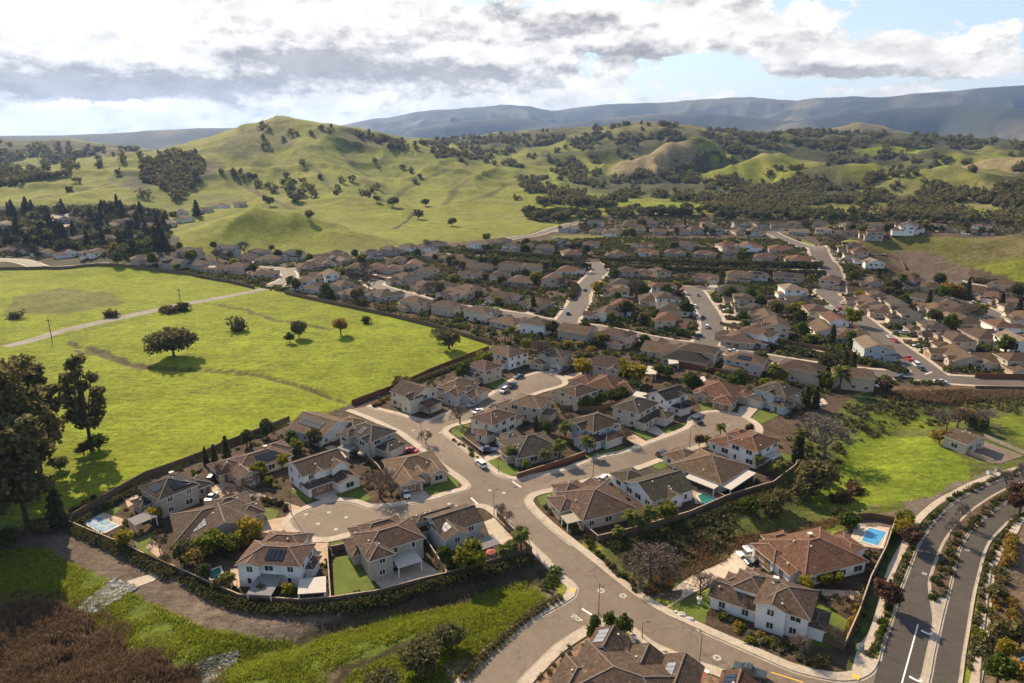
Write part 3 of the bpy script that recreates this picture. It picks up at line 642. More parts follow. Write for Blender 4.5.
MED_R = [(918, 720), (929, 681.6), (934, 655), (939, 633), (942, 619), (947, 599), (951.5, 580), (957, 556), (966, 537), (978, 523), (997.6, 507.5), (1013, 498), (1024, 491.6), (1070, 475), (1130, 459)]
R_RIGHT = [(953, 720), (961, 681.6), (964, 658), (968.7, 630), (973, 603), (978, 580), (987, 548), (999, 532), (1015, 517), (1024, 512.7), (1070, 492), (1130, 473)]
def wl(px): return smooth_line(gpoly(px), 1.6)
kE, kW, kS, rL, mL, mR, rR = map(wl, (K_EAST, K_WEST, K_SOUTH, R_LEFT, MED_L, MED_R, R_RIGHT))
mb = MB()
end = [at_z(893, 700), at_z(860, 720)]
from mathutils.geometry import delaunay_2d_cdt
from mathutils import Vector
RING = list(kE) + end + list(kS[::-1]) + list(kW[::-1]); nr_ = len(RING)
dv_, de_, df_, *_r = delaunay_2d_cdt([Vector((float(p[0]), float(p[1]))) for p in RING], [], [list(range(nr_))], 1, 1e-5)
mb.idx([(p[0], p[1], .06) for p in dv_], [f if sum((dv_[f[i]][0] * dv_[f[(i + 1) % 3]][1] - dv_[f[(i + 1) % 3]][0] * dv_[f[i]][1]) for i in range(3)) > 0 else f[::-1] for f in df_])
tag(mb.build('street', 'asphalt'), kind='structure')
def closest_pair_strip(mb, A, B, z, m):
    n = 90
    def rs(L):
        s_ = np.concatenate([[0], np.cumsum(np.linalg.norm(np.diff(L, axis=0), axis=1))]); t = np.linspace(0, s_[-1], n)
        return np.column_stack([np.interp(t, s_, L[:, 0]), np.interp(t, s_, L[:, 1])])
    A, B = rs(A), rs(B)
    for i in range(n - 1):
        mb.face([(*A[i], z), (*A[i + 1], z), (*B[i + 1], z), (*B[i], z)][::-1], m)
mb = MB()
rl2 = np.vstack([[at_z(862, 720)], [at_z(872, 690)], rL]); closest_pair_strip(mb, rl2, mL, .068, 0)
closest_pair_strip(mb, mR, rR, .068, 0)
tag(mb.build('parkway_road', 'asphalt_new'), kind='structure')
# pavements: gutter, kerb, walk
PAV = [(-.45, .066), (0, .068), (.03, .2), (.18, .204), (2.0, .204), (2.03, -.1)]
def flip(p): return [(-o, z) for o, z in p]
mb = MB(); strip_geo(mb, kE, PAV, [1, 0, 0, 0, 0]); strip_geo(mb, kW, flip(PAV), [1, 0, 0, 0, 0]); strip_geo(mb, kS, flip(PAV), [1, 0, 0, 0, 0])
KERB = [(-.4, .074), (0, .076), (.03, .21), (.2, .21), (.22, .0)]
strip_geo(mb, rL, KERB, [1, 0, 0, 0]); strip_geo(mb, rR, flip(KERB), [1, 0, 0, 0])
strip_geo(mb, mL, flip(KERB), [1, 0, 0, 0]); strip_geo(mb, mR, KERB, [1, 0, 0, 0])
wL = wl([(857, 672), (863, 650), (874, 632), (883, 601), (892, 569), (905, 544), (916, 523), (930, 508.5), (942, 500), (955, 493), (975, 483), (1000, 474), (1024, 467), (1070, 452), (1130, 438)])
wR = wl([(966, 720), (976, 681.6), (983, 640), (989, 585), (993, 564), (1002, 547), (1014, 531), (1024, 518), (1070, 496), (1130, 477)])
WALK = [(-.85, 0), (-.82, .16), (.82, .16), (.85, 0)]
strip_geo(mb, wL, WALK, [0, 0, 0]); strip_geo(mb, wR, WALK, [0, 0, 0])
tag(mb.build('pavement', ['concrete', 'gutter']), kind='structure')
mb = MB(); closest_pair_strip(mb, mL[:], mR[:], .19, 0); tag(mb.build('median_soil', 'mulch'), kind='structure')
mb = MB(); closest_pair_strip(mb, mL[:22] , mR[:22], .205, 0); tag(mb.build('median_paving', 'gutter'), kind='structure')

# streets farther off: centre lines, half width
FAR_STREETS = [
    ('street', [(373, 283.5), (378, 287), (393, 291.5), (416, 298), (445, 305.5), (483, 310.5), (515, 315), (553, 322.5), (595, 328), (636, 336), (669, 342.5), (710, 348), (763, 357.5), (790, 362), (821, 367), (871, 373), (918, 376), (950, 379.5), (1024, 383), (1120, 386)], 5.0),
    ('street', [(382, 277), (375, 284.5)], 4.5), ('street', [(390, 279), (372, 284)], 4.5),
    ('street', [(592, 262), (600, 270), (594, 277), (586, 286), (580, 296), (578, 305), (566, 322)], 5.6),
    ('street', [(684, 287), (694, 291), (700, 300), (708, 312), (712, 322), (712, 332), (704, 346)], 5.4),
    ('street', [(670, 288), (690, 288), (715, 289.5)], 4.6),
    ('street', [(768, 231), (782, 238), (806, 246.5), (820, 255), (829, 266), (833, 276), (834, 286), (826, 292.5), (840, 303), (862, 322), (890, 344), (912, 360), (934, 377)], 6.0),
    ('street', [(824, 291), (850, 292.5), (870, 294)], 4.6),
    ('street', [(946, 298.5), (956, 300.5), (972, 304.5), (996, 316), (1014, 325), (1060, 346)], 5.0),
    ('street', [(955, 282), (972, 286.5), (1024, 294), (1100, 303)], 4.2),
    ('street', [(440, 254), (470, 258), (543, 263), (600, 266), (683, 268), (766, 271), (830, 273)], 4.5),
    ('street', [(480, 246), (513, 238), (535, 235), (560, 227), (580, 222)], 4.5),
    ('farm_road', [(5, 347), (40, 338), (62, 331), (120, 318), (180, 305), (225, 297), (262, 289.5), (276, 285)], 3.7),
    ('street', [(276, 285), (289, 277.5), (283, 270), (255, 267.5)], 4.6), ('street', [(283, 270), (310, 268), (330, 266)], 4.4),
    ('street', [(-40, 258), (0, 260), (20, 261), (40, 267)], 4.2), ('farm_road', [(36, 262), (48, 267), (75, 266), (108, 263.5)], 2.6),
    ('street', [(55, 215), (70, 222), (60, 228)], 9.0),
    ('street', [(600, 229.5), (680, 231), (760, 231), (800, 233)], 4.5),
]
STREET_LINES = []
mbA = MB(); mbP = MB(); mbF = MB()
for k, (kind, px, hw) in enumerate(FAR_STREETS):
    L = smooth_line(gpoly(px), 5)
    dz = .14 + .012 * k
    if kind == 'street':
        STREET_LINES.append(L)
        for sg in (-1, 1): strip_geo(mbP, L, [(sg * (hw - .1), .07 + .001 * k), (sg * (hw + 1.95), .07 + .001 * k), (sg * (hw + 2.0), -.1)][::-1 if sg > 0 else 1][::-1], [0, 0])
        strip_geo(mbA, L, [(-hw, dz - .05), (-hw * .5, dz), (hw * .5, dz), (hw, dz - .05)], [0, 0, 0])
    else:
        strip_geo(mbF, L, [(-hw, .05), (-hw * .5, .09), (hw * .5, .09), (hw, .05)], [0, 0, 0])
tag(mbA.build('far_street', 'asphalt_mid'), kind='structure'); tag(mbP.build('far_pavement', 'concrete'), kind='structure'); tag(mbF.build('farm_road', 'farm_gravel'), kind='structure')
STREET_LINES += [kE, kW, kS]

# surfaces between the houses
LAWNS = [[(333, 558), (352, 555), (376, 588), (334, 599)], [(134, 541), (152, 533), (160, 548), (158, 556), (140, 556)], [(243.5, 505), (253, 504), (279, 511), (276, 518.5), (258, 521)], [(290.6, 491.6), (298.6, 489), (316, 498), (308, 503)], [(335, 494), (356.6, 487), (373, 498), (362, 502.5), (345, 500)],
         [(420.7, 489.6), (450, 476), (461.4, 480.5), (456, 489), (433, 497)], [(451.5, 430), (466.4, 422.4), (470, 425.7), (461.4, 438), (453, 435)], [(485.5, 460.6), (495.5, 458), (526, 474), (506, 476)], [(537, 497), (552, 492), (553, 501), (541, 506)],
         [(649.6, 465.5), (666, 459.7), (671, 464.7), (659.5, 470)], [(658, 430.7), (684, 422.5), (686.6, 426), (668, 434)], [(628, 430), (639.6, 430), (655, 438), (649.6, 440.5)], [(585, 456.4), (623, 445.6), (630, 448.5), (603, 455.4), (590, 460)], [(751, 419), (760, 410), (779.6, 415), (762, 424)],
         [(698, 400), (716.5, 405), (711, 411), (701.6, 410.8)], [(779.6, 452), (794.6, 456.4), (793, 461), (783, 459.7)], [(668, 607), (713, 588.5), (715, 600.6), (707, 613.5), (705, 624)], [(815, 600), (848, 620.6), (843, 648.7), (808.7, 645.6), (812, 620)], [(631, 643), (636, 637), (648, 643), (640, 648)],
         [(88.5, 515.7), (110, 507.7), (123, 507.7), (115, 514), (100, 516)], [(284, 538), (297, 540), (308, 543), (297, 545)], [(330, 541), (340, 538.7), (343.5, 544), (330, 546.8)], [(463, 399.6), (479.6, 394), (486, 396), (473, 403)], [(483, 381), (503, 377), (510, 383), (495, 389)], [(570, 381), (583, 375.5), (585.6, 378), (573, 384)],
         [(196, 483), (207.6, 487), (201, 488.6), (195, 487)], [(640, 275), (652, 278), (650, 283), (641, 281)], [(568, 283), (576, 284), (575, 290), (566, 287)], [(486, 307), (500, 305), (503, 309), (492, 311)], [(715, 320), (728, 322), (736, 328), (722, 329)], [(712, 342), (728, 339), (731, 345), (716, 349)], [(860, 311), (873, 312), (876, 316), (866, 318)], [(893, 333), (905, 334), (915, 343), (900, 339)],
         [(872, 258), (893, 259), (896, 263), (880, 262)], [(834, 251), (842, 252), (840, 255), (832, 255)], [(700, 289), (713, 290), (712, 294), (703, 294)], [(760, 255), (772, 256), (770, 259), (758, 258)], [(875, 297), (882, 300), (874, 303)], [(985, 308), (1000, 312), (1003, 318), (992, 314)], [(1000, 300), (1018, 304), (1016, 310), (1002, 306)], [(688, 425), (695, 424), (693, 428)], [(395, 300), (407, 301), (405, 305), (396, 304)], [(590, 280), (596, 282), (594, 285)]]
PAVING = [([(196.4, 490), (227, 482), (240, 485.4), (262.5, 495), (300, 507), (296, 514), (282, 506.5), (243, 496), (230, 494.5), (217, 501), (199.6, 499)], 1), ([(311, 538), (329, 538.7), (327, 564.5), (314.5, 563)], 1), ([(255, 522.6), (288, 516.5), (289, 527.4), (277.4, 534), (256.5, 532)], 1),
          ([(308, 491), (325, 484), (352, 485), (356, 487), (335, 494.5), (343, 501), (330, 502), (316, 499)], 0), ([(324.5, 448), (331, 445), (353.5, 456), (350, 459.5), (340.6, 458)], 0), ([(405, 490), (419, 486), (432, 498), (412, 502)], 0), ([(484, 457), (499.7, 450.5), (504, 454.8), (496, 458.5), (486, 462)], 0),
          ([(595, 478.5), (610, 475), (616, 482), (600, 487)], 0), ([(626, 438), (633, 434), (648, 442.5), (636, 446.5)], 1), ([(641, 429), (656, 425.7), (667, 435.5), (663, 438)], 0), ([(720, 404), (731.5, 405.8), (725, 413), (712, 412)], 0), ([(739.8, 406.6), (751, 405), (759, 408), (750, 418), (737, 414.5)], 0),
          ([(649, 607), (690.6, 576.4), (726, 561), (735.8, 549), (757, 557), (755, 568), (740.6, 575), (724.5, 584.5), (703.5, 587.7), (666, 609)], 0), ([(373, 580), (423, 561), (446, 577), (407, 585), (381, 588)], 0), ([(79.6, 522), (104, 513), (123, 519), (123, 525), (103, 535)], 1), ([(856, 523.5), (890, 528), (883.4, 549.5), (853, 545), (849.5, 541)], 0),
          ([(816.5, 589), (860, 592), (860, 602), (840, 597), (822, 596)], 1), ([(230, 569), (239, 569), (240, 592), (231, 582)], 1), ([(691.6, 489.6), (705, 489.6), (723, 499.6), (713, 504), (695, 504)], 1), ([(126, 581.6), (148, 575), (169, 565), (173, 569), (153, 581.6), (135, 588)], 0), ([(484, 556), (530, 551.5), (527, 556), (482, 565)], 1),
          ([(125, 500), (137, 494), (140, 500), (128, 508)], 1), ([(146, 548), (153, 540), (160, 548), (163, 556), (158, 558)], 1), ([(563, 376), (585, 371), (588, 374), (567, 380)], 0), ([(545, 372), (562, 366), (568, 370), (555, 374)], 0), ([(443, 398), (452, 395), (466, 405), (456, 409)], 1), ([(472, 390), (479, 386), (488, 396), (480, 399)], 1),
          ([(484, 522), (494, 518), (515, 540), (505, 547), (490, 537)], 0), ([(700, 300), (707, 299), (712, 305), (704, 306)], 0), ([(945, 448), (975, 438), (1024, 456), (1000, 464), (985, 462)], 2), ([(795, 348), (826, 350), (824, 356), (795, 354)], 1), ([(800, 402), (823, 398), (828, 404), (806, 409)], 0)]
mb = MB()
for i, p in enumerate(LAWNS): sheet(mb, gpoly(p), .05 + .0015 * (i % 7))
tag(mb.build('lawn', 'lawn'), kind='structure')
mb = MB()
for i, (p, k) in enumerate(PAVING): sheet(mb, gpoly(p), .09 + .0015 * (i % 9), k)
tag(mb.build('paved_yard', ['concrete', 'paver', 'asphalt']), kind='structure')
# road paint and manholes
mb = MB()
def line_px(a, b, w_, m=0, z=.075):
    A, B = at_z(*a), at_z(*b); d = (B - A) / np.linalg.norm(B - A); n = np.array([-d[1], d[0]]) * w_ / 2
    mb.face([(*(A - n), z), (*(B - n), z), (*(B + n), z), (*(A + n), z)], m)
line_px((582, 609), (592.5, 615.5), .5); line_px((512, 481.5), (521, 487.5), .45); line_px((471, 498), (478, 504.6), .45); line_px((771, 672.4), (803, 682.6), .25, 1); line_px((918, 624.5), (900, 690), .25, 0, .08); line_px((925, 375), (932, 372.5), .6, 0, .3)
for (x, y) in [(928, 636), (917, 683)]:                 # left-turn arrows
    c_ = at_z(x + 2, y - 1); o_ = np.array([.0, 0])
    for poly in ([(-1.6, .9), (-1.1, 1.3), (-.2, .45), (.6, .25), (.6, -.15), (-.4, .0)], [(.5, .75), (1.7, -.1), (.5, -.6)]):
        mb.face([(c_[0] + a * .75, c_[1] + b_ * 1.1, .081) for a, b_ in poly][::-1], 0)
q = at_z(572.5, 591); mb.disc(q, .7, .21, 4, 1); q = at_z(856, 677.6); mb.disc(q, .8, .21, 4, 1)
MAN = [(601, 591), (623, 596), (717, 658), (440, 433), (413, 430.5), (428, 430), (489.7, 490.5), (504, 493), (346, 517.5), (318, 524), (329, 512.5), (306, 514.5), (336, 529.5), (397, 514.5), (449, 504), (456.5, 506.5), (692, 424), (701, 423), (911, 514), (967, 550.5), (924.5, 574), (722, 423.5), (728, 425.5), (598, 560)]
for i, p in enumerate(MAN):
    q = at_z(*p); r = .75 if i < 3 else .5
    z = .09 if p[0] > 900 else .074
    mb.disc(q, r, z, 16, 2)
    if i < 3 or i > 17: mb.disc(q, r * .5, z + .004, 12, 3)
tag(mb.build('road_markings', ['paint_white', 'paint_yellow', 'pale_iron', 'iron']), kind='structure')
# the word painted at the stop line
cu = bpy.data.curves.new('stop_lettering', 'FONT'); cu.body = 'STOP'; cu.size = 2.0; cu.align_x = 'CENTER'; cu.align_y = 'CENTER'
o = bpy.data.objects.new('stop_lettering', cu); C.objects.link(o); q = at_z(576.5, 618.5); o.location = (q[0], q[1], .078)
d = at_z(592.5, 615.5) - at_z(582, 609); o.rotation_euler = (0, 0, math.atan2(d[1], d[0])); o.scale = (.5, .8, 1); cu.materials.append(M['paint_white']); tag(o, kind='structure')
#==PART3==

# ------------------------------------------------------------------ houses
WIN = {}
def win_mesh(w_, h_, fine):
    k = (round(w_, 1), round(h_, 1), fine)
    if k in WIN: return WIN[k]
    t = .10; f = MB()
    f.box(-w_ / 2 - t, w_ / 2 + t, -.07, .0, -t, 0, 0); f.box(-w_ / 2 - t, w_ / 2 + t, -.07, .0, h_, h_ + t, 0)
    f.box(-w_ / 2 - t, -w_ / 2, -.07, .0, 0, h_, 0); f.box(w_ / 2, w_ / 2 + t, -.07, .0, 0, h_, 0)
    n = 2 if w_ > 1.1 else 1
    for i in range(1, n): f.box(-.04, .04, -.06, .0, 0, h_, 0)
    p = MB()
    if fine:
        p.face([(-w_ / 2, -.02, 0), (w_ / 2, -.02, 0), (w_ / 2, -.02, h_), (-w_ / 2, -.02, h_)])
        WIN[k] = (f.mesh('window', ['frame']), p.mesh('pane', ['glass']))
    else:
        f.face([(-w_ / 2, -.02, 0), (w_ / 2, -.02, 0), (w_ / 2, -.02, h_), (-w_ / 2, -.02, h_)], 1)
        WIN[k] = (f.mesh('window', ['frame', 'glass']), None)
    return WIN[k]
GAR = {}
def panel_mesh(kind, w_, h_, mat):
    k = (kind, round(w_, 1), mat)
    if k not in GAR:
        mb = MB(); mb.box(-w_ / 2, w_ / 2, -.05, 0, 0, h_, 0)
        if kind == 'garage_door':
            for i in range(1, 4): mb.box(-w_ / 2, w_ / 2, -.062, -.051, h_ * i / 4 - .02, h_ * i / 4 + .02, 1)
        else: mb.box(w_ * .3, w_ * .36, -.09, -.051, h_ * .45, h_ * .5, 1)
        GAR[k] = mb.mesh(kind, [mat, 'trim'])
    return GAR[k]
HOUSES = []           # (x, y, radius)
class House:
    """volumes (u0,u1,v0,v1,eave,roof,slope) in a local frame; roof: hip, gu (ridge along u), gv, flat"""
    def __init__(s, loc, rz, vols, wall, roof, label, group=None, name='house', fine=True, seed=0, garage=None, door=None, solar=(), covers=(), chimney=None, windows=True, base=0.0):
        s.rng = random.Random(seed); s.vols = [tuple(v) + (.38,) * (7 - len(v)) for v in vols]; s.fine = fine
        s.root = thing(name, label, 'house', loc, rz, group); s.root['category'] = 'house'
        wm = MB(); rm = MB()
        for i, v in enumerate(s.vols): s.walls(wm, v, i); s.roof(rm, v, i)
        wm.build('wall', wall, s.root)
        ro = rm.build('roof', [roof, roof + '_ridge', 'trim'], s.root)
        if windows: s.windows()
        if garage: s.panel('garage_door', *garage)
        if door: s.panel('door', *door)
        for sl in solar: s.solar_panel(ro, *sl)
        for cv in covers: s.cover(*cv)
        if chimney:
            cu_, cv_, top = chimney; z = s.roof_z(cu_, cv_); mb = MB(); mb.box(cu_ - .45, cu_ + .45, cv_ - .35, cv_ + .35, z - 1, z + top, 0); mb.box(cu_ - .55, cu_ + .55, cv_ - .45, cv_ + .45, z + top, z + top + .15, 1)
            mb.build('chimney', ['brickw', 'trim'], ro)
        if fine:
            for k in range(3):
                v = s.rng.choice(s.vols); u_ = s.rng.uniform(v[0] + .8, v[1] - .8); w_ = s.rng.uniform(v[2] + .8, v[3] - .8); z = s.roof_z(u_, w_)
                mb = MB(); mb.box(u_ - .17, u_ + .17, w_ - .14, w_ + .14, z - .2, z + .34); mb.build('roof_vent', 'trim', ro)
    def walls(s, mb, v, i):
        e = .004 * i; u0, u1, v0, v1, z, kind, sl = v; u0 += e; u1 -= e; v0 += e; v1 -= e
        mb.box(u0, u1, v0, v1, -1.2, z - .03)
        if kind == 'gu':
            a = (v1 - v0) / 2 * sl; m_ = (v0 + v1) / 2
            for u_ in (u0, u1): mb.face([(u_, v0, z - .03), (u_, v1, z - .03), (u_, m_, z + a - .06)])
        if kind == 'gv':
            a = (u1 - u0) / 2 * sl; m_ = (u0 + u1) / 2
            for w_ in (v0, v1): mb.face([(u0, w_, z - .03), (u1, w_, z - .03), (m_, w_, z + a - .06)])
    def roof(s, mb, v, i):
        u0, u1, v0, v1, z, kind, sl = v; o = .5; z = z - o * sl + .003 * i; th = .22
        U0, U1, V0, V1 = u0 - o, u1 + o, v0 - o, v1 + o; W, D = U1 - U0, V1 - V0
        A, B, C_, E_ = (U0, V0, z), (U1, V0, z), (U1, V1, z), (U0, V1, z)
        tops = []; caps = []
        if kind == 'hip':
            h = min(W, D) / 2
            if W >= D: p, q = (U0 + h, V0 + h, z + h * sl), (U1 - h, V0 + h, z + h * sl); tops = [(A, B, q, p), (B, C_, q), (C_, E_, p, q), (E_, A, p)]
            else: p, q = (U0 + h, V0 + h, z + h * sl), (U0 + h, V1 - h, z + h * sl); tops = [(A, B, p), (B, C_, q, p), (C_, E_, q), (E_, A, p, q)]
            caps = [(A, p), (B, q if W >= D else p), (C_, q), (E_, p if W >= D else q), (p, q)]
        elif kind == 'gu':
            m_ = (V0 + V1) / 2; p, q = (U0, m_, z + D / 2 * sl), (U1, m_, z + D / 2 * sl); tops = [(A, B, q, p), (C_, E_, p, q)]; caps = [(p, q)]
        elif kind == 'gv':
            m_ = (U0 + U1) / 2; p, q = (m_, V0, z + W / 2 * sl), (m_, V1, z + W / 2 * sl); tops = [(B, C_, q, p), (E_, A, p, q)]; caps = [(p, q)]
        else: tops = [(A, B, C_, E_)]
        dn = lambda t: (t[0], t[1], t[2] - th)
        for t in tops: mb.face(t, 0); mb.face([dn(x) for x in t][::-1], 2)
        edges = {}
        for t in tops:
            for a, b in zip(t, t[1:] + t[:1]):
                if (b, a) in edges: del edges[(b, a)]
                else: edges[(a, b)] = 1
        for a, b in edges: mb.face([a, dn(a), dn(b), b], 2)
        if s.fine:
            for a, b in caps:
                if np.linalg.norm(np.array(a) - b) > .5: mb.bar((a[0], a[1], a[2] + .07), (b[0], b[1], b[2] + .07), .26, .12, 1)
    def vz(s, v, u_, w_):
        u0, u1, v0, v1, z, kind, sl = v
        if not (u0 - .5 <= u_ <= u1 + .5 and v0 - .5 <= w_ <= v1 + .5): return -9
        if kind == 'gu': d = min(w_ - v0, v1 - w_)
        elif kind == 'gv': d = min(u_ - u0, u1 - u_)
        elif kind == 'flat': d = 0
        else: d = min(u_ - u0, u1 - u_, w_ - v0, v1 - w_)
        return z + d * sl
    def roof_z(s, u_, w_): return max(s.vz(v, u_, w_) for v in s.vols)
    def side(s, v, sd):
        u0, u1, v0, v1 = v[:4]
        return {'f': ((u0, v0), (u1, v0), 0.0), 'r': ((u1, v0), (u1, v1), PI / 2), 'b': ((u1, v1), (u0, v1), PI), 'l': ((u0, v1), (u0, v0), -PI / 2)}[sd]
    def free(s, v, x, y, z0, z1):
        for o in s.vols:
            if o is v: continue
            if o[0] - .3 < x < o[1] + .3 and o[2] - .3 < y < o[3] + .3:
                top = s.vz(o, x, y) + .3
                if z0 < top: return False
        return True
    def windows(s):
        n = 0; cap_ = 18 if s.fine else 9
        order = [(v, sd) for v in s.vols for sd in 'frlb']
        for v, sd in order:
            a, b, rz = s.side(v, sd); L = math.hypot(b[0] - a[0], b[1] - a[1]); dx, dy = (b[0] - a[0]) / L, (b[1] - a[1]) / L
            nx, ny = dy, -dx
            for z0 in ([.9] if v[4] < 4.6 else [.9, 3.7]):
                k = max(1, int(L / 3.6))
                for i in range(k):
                    if n >= cap_: return
                    t = (i + .5) / k * L + s.rng.uniform(-.25, .25); x = a[0] + dx * t; y = a[1] + dy * t
                    if not s.fine and s.rng.random() < .12: continue
                    w_, h_ = s.rng.choice([(1.2, 1.3), (1.8, 1.4), (.8, 1.3), (1.2, 1.3), (2.2, 1.4)])
                    if w_ > L - .8: continue
                    if any(not s.free(v, x + nx * .2 + dx * q, y + ny * .2 + dy * q, z0, z0 + h_) for q in (-w_ / 2, w_ / 2)): continue
                    f, p = win_mesh(w_, h_, s.fine)
                    o = mesh_obj('window', f, s.root); o.location = (x + nx * .005, y + ny * .005, z0); o.rotation_euler = (0, 0, rz)
                    if p: mesh_obj('pane', p, o)
                    n += 1
    def panel(s, kind, vi, sd, frac, w_, mat, h_=2.2):
        v = s.vols[vi]; a, b, rz = s.side(v, sd); x = a[0] + (b[0] - a[0]) * frac; y = a[1] + (b[1] - a[1]) * frac
        L = math.hypot(b[0] - a[0], b[1] - a[1]); nx, ny = (b[1] - a[1]) / L, -(b[0] - a[0]) / L
        o = mesh_obj(kind, panel_mesh(kind, w_, h_, mat), s.root); o.location = (x + nx * .01, y + ny * .01, .02); o.rotation_euler = (0, 0, rz)
    def solar_panel(s, ro, vi, ua, ub, va, vb, nu=4, nv=1, mat='solar'):
        v = s.vols[vi]; mb = MB(); gap = .12
        for i in range(nu):
            for j in range(nv):
                x0 = ua + (ub - ua) * i / nu + gap / 2; x1 = ua + (ub - ua) * (i + 1) / nu - gap / 2; y0 = va + (vb - va) * j / nv + gap / 2; y1 = va + (vb - va) * (j + 1) / nv - gap / 2
                P = [(x, y, s.vz(v, x, y) + .14) for x, y in ((x0, y0), (x1, y0), (x1, y1), (x0, y1))]
                mb.face(P); mb.face([(x, y, z - .06) for x, y, z in P][::-1])
        mb.build('solar_panel', mat, ro)
    def cover(s, u0, u1, v0, v1, z, fall, mat='patio_white', posts='f'):
        """patio roof on posts; falls by FALL towards v0"""
        mb = MB(); n = 4
        P = lambda u_, w_, dz: (u_, w_, z - fall * (v1 - w_) / (v1 - v0) + dz)
        t = [P(u0, v0, 0), P(u1, v0, 0), P(u1, v1, 0), P(u0, v1, 0)]; bt = [(a, b, c_ - .16) for a, b, c_ in t]
        mb.face(t); mb.face(bt[::-1])
        for i in range(4): mb.face([t[i], bt[i], bt[(i + 1) % 4], t[(i + 1) % 4]])
        mb.box((u0 + u1) / 2 - .06, (u0 + u1) / 2 + .06, v0 + .1, v1 - .1, z - fall - .1, z - fall - .05)
        c_ = mb.build('patio_cover', mat, s.root)
        for x, y in {'f': [(u0 + .2, v0 + .25), (u1 - .2, v0 + .25)], 'r': [(u1 - .3, v0 + .3), (u1 - .3, v1 - .3)], 'l': [(u0 + .3, v0 + .3), (u0 + .3, v1 - .3)], '4': [(u0 + .2, v0 + .2), (u1 - .2, v0 + .2), (u0 + .2, v1 - .2), (u1 - .2, v1 - .2)]}[posts]:
            mb = MB(); mb.box(x - .1, x + .1, y - .1, y + .1, -.2, P(x, y, 0)[2] - .162); mb.build('post', 'frame', c_)
def near(a, b, z, vols, wall, roof, label, back=False, **kw):
    A = at_z(*a, z); B = at_z(*b, z); d = (B - A) / np.linalg.norm(B - A); rz = math.atan2(d[1], d[0]); W = np.linalg.norm(B - A)
    n = np.array([-d[1], d[0]]); cu_ = np.mean([(v[0] + v[1]) / 2 for v in vols[:1]]); cv_ = np.mean([(v[2] + v[3]) / 2 for v in vols[:1]])
    p = A + d * cu_ + n * cv_; sh = lambda v: (v[0] - cu_, v[1] - cu_, v[2] - cv_, v[3] - cv_) + tuple(v[4:])
    kw['solar'] = [(q[0], q[1] - cu_, q[2] - cu_, q[3] - cv_, q[4] - cv_) + tuple(q[5:]) for q in kw.get('solar', ())]
    kw['covers'] = [(q[0] - cu_, q[1] - cu_, q[2] - cv_, q[3] - cv_) + tuple(q[4:]) for q in kw.get('covers', ())]
    if kw.get('chimney'): q = kw['chimney']; kw['chimney'] = (q[0] - cu_, q[1] - cv_, q[2])
    HOUSES.append((p[0], p[1], max(vols[0][1] - vols[0][0], vols[0][3] - vols[0][2]) * .62))
    return House((p[0], p[1], float(hz(*p))), rz, [sh(v) for v in vols], wall, roof, label, seed=int(a[0]), **kw)
near((239, 561), (299, 564.5), 5.6, [(0, 13, 0, 7.6, 5.6, 'hip'), (0, 4.6, -.8, 4, 5.5, 'gv', .3), (1.5, 10, 7, 12, 5.3, 'hip'), (3, 9.5, 11, 15.5, 3, 'hip'), (12.9, 14.4, 3, 7, 3, 'hip')], 'w_white', 'r_rose', 'white two-storey house with red-brown roof and black solar array above the gravel track',
     solar=[(0, 5.2, 9.2, .5, 3.2, 4, 1)], covers=[(4.2, 9.4, -6.2, -.05, 2.9, .5, 'patio_grey')], garage=(3, 'b', .5, 4.8, 'garage'), door=(2, 'l', .5, 1, 'dooring', 2.1))
near((178, 541), (256, 520.5), 3.2, [(0, 17, 1, 13.5, 3.2, 'hip'), (3, 16.9, -1, 8, 3.3, 'gv', .36), (8, 17.5, 8, 16, 3.1, 'hip'), (14, 19.5, 4, 10, 3, 'hip')], 'w_taupe', 'r_brown', 'wide brown-roofed single-storey house with one pale solar array on its tiles',
     solar=[(1, 3.4, 6.4, 1.4, 6.4, 3, 4, 'solar_pale')], garage=(3, 'r', .5, 4.8, 'garage_br'), door=(2, 'b', .3, 1, 'dooring', 2.1))
near((159.4, 498.4), (195.6, 484), 5.6, [(0, 9.6, 0, 9.8, 5.6, 'hip', .42), (9.4, 14.5, 2.5, 9, 3, 'hip'), (-2.5, .2, 5, 9.5, 3, 'hip')], 'w_taupe', 'r_dark', 'dark-roofed two-storey house between the covered pool and the pasture fence',
     solar=[(0, 4, 8.6, .6, 3.4, 4, 1), (0, .5, 2.6, 3, 6.6, 1, 3)], covers=[(-7.5, -2.2, -2.6, 1.2, 3, .35, 'patio_grey', '4')], chimney=(7, 7.5, .9), garage=(1, 'r', .5, 4.6, 'garage'), door=(1, 'f', .8, 1, 'dooring', 2.1))
near((238, 472), (291, 455), 3.2, [(0, 15.4, 0, 9.6, 3.2, 'hip'), (-4, 4, 2.5, 10.5, 3.1, 'hip'), (-1, 4.5, -3, 3, 3, 'gv'), (10, 18, 5, 12, 3, 'hip')], 'w_tan', 'r_rose', 'long red-brown single-storey house against the pasture fence near three cypresses',
     solar=[(0, 6.2, 13, .6, 3.6, 6, 1)], garage=(2, 'f', .5, 4.6, 'garage_br'), door=(1, 'f', .2, 1, 'dooring', 2.1), chimney=(11, 7, .8))
near((303, 475), (345, 461), 5.6, [(0, 12.3, 0, 9.4, 5.6, 'gu', .42), (7.8, 12.2, -1.2, 4, 5.5, 'gv', .5), (3, 6, -.8, 3, 5.4, 'gv', .5), (7.2, 13, -6, 1, 3, 'gv', .36), (0, 7, -2.8, 1, 2.9, 'hip', .3)], 'w_white', 'r_brown', 'white two-storey house with gabled dormers and a long end gable wall', garage=(4, 'f', .45, 4.8, 'garage_br'), door=(4, 'f', .88, 1, 'dooring', 2.1), windows=True)
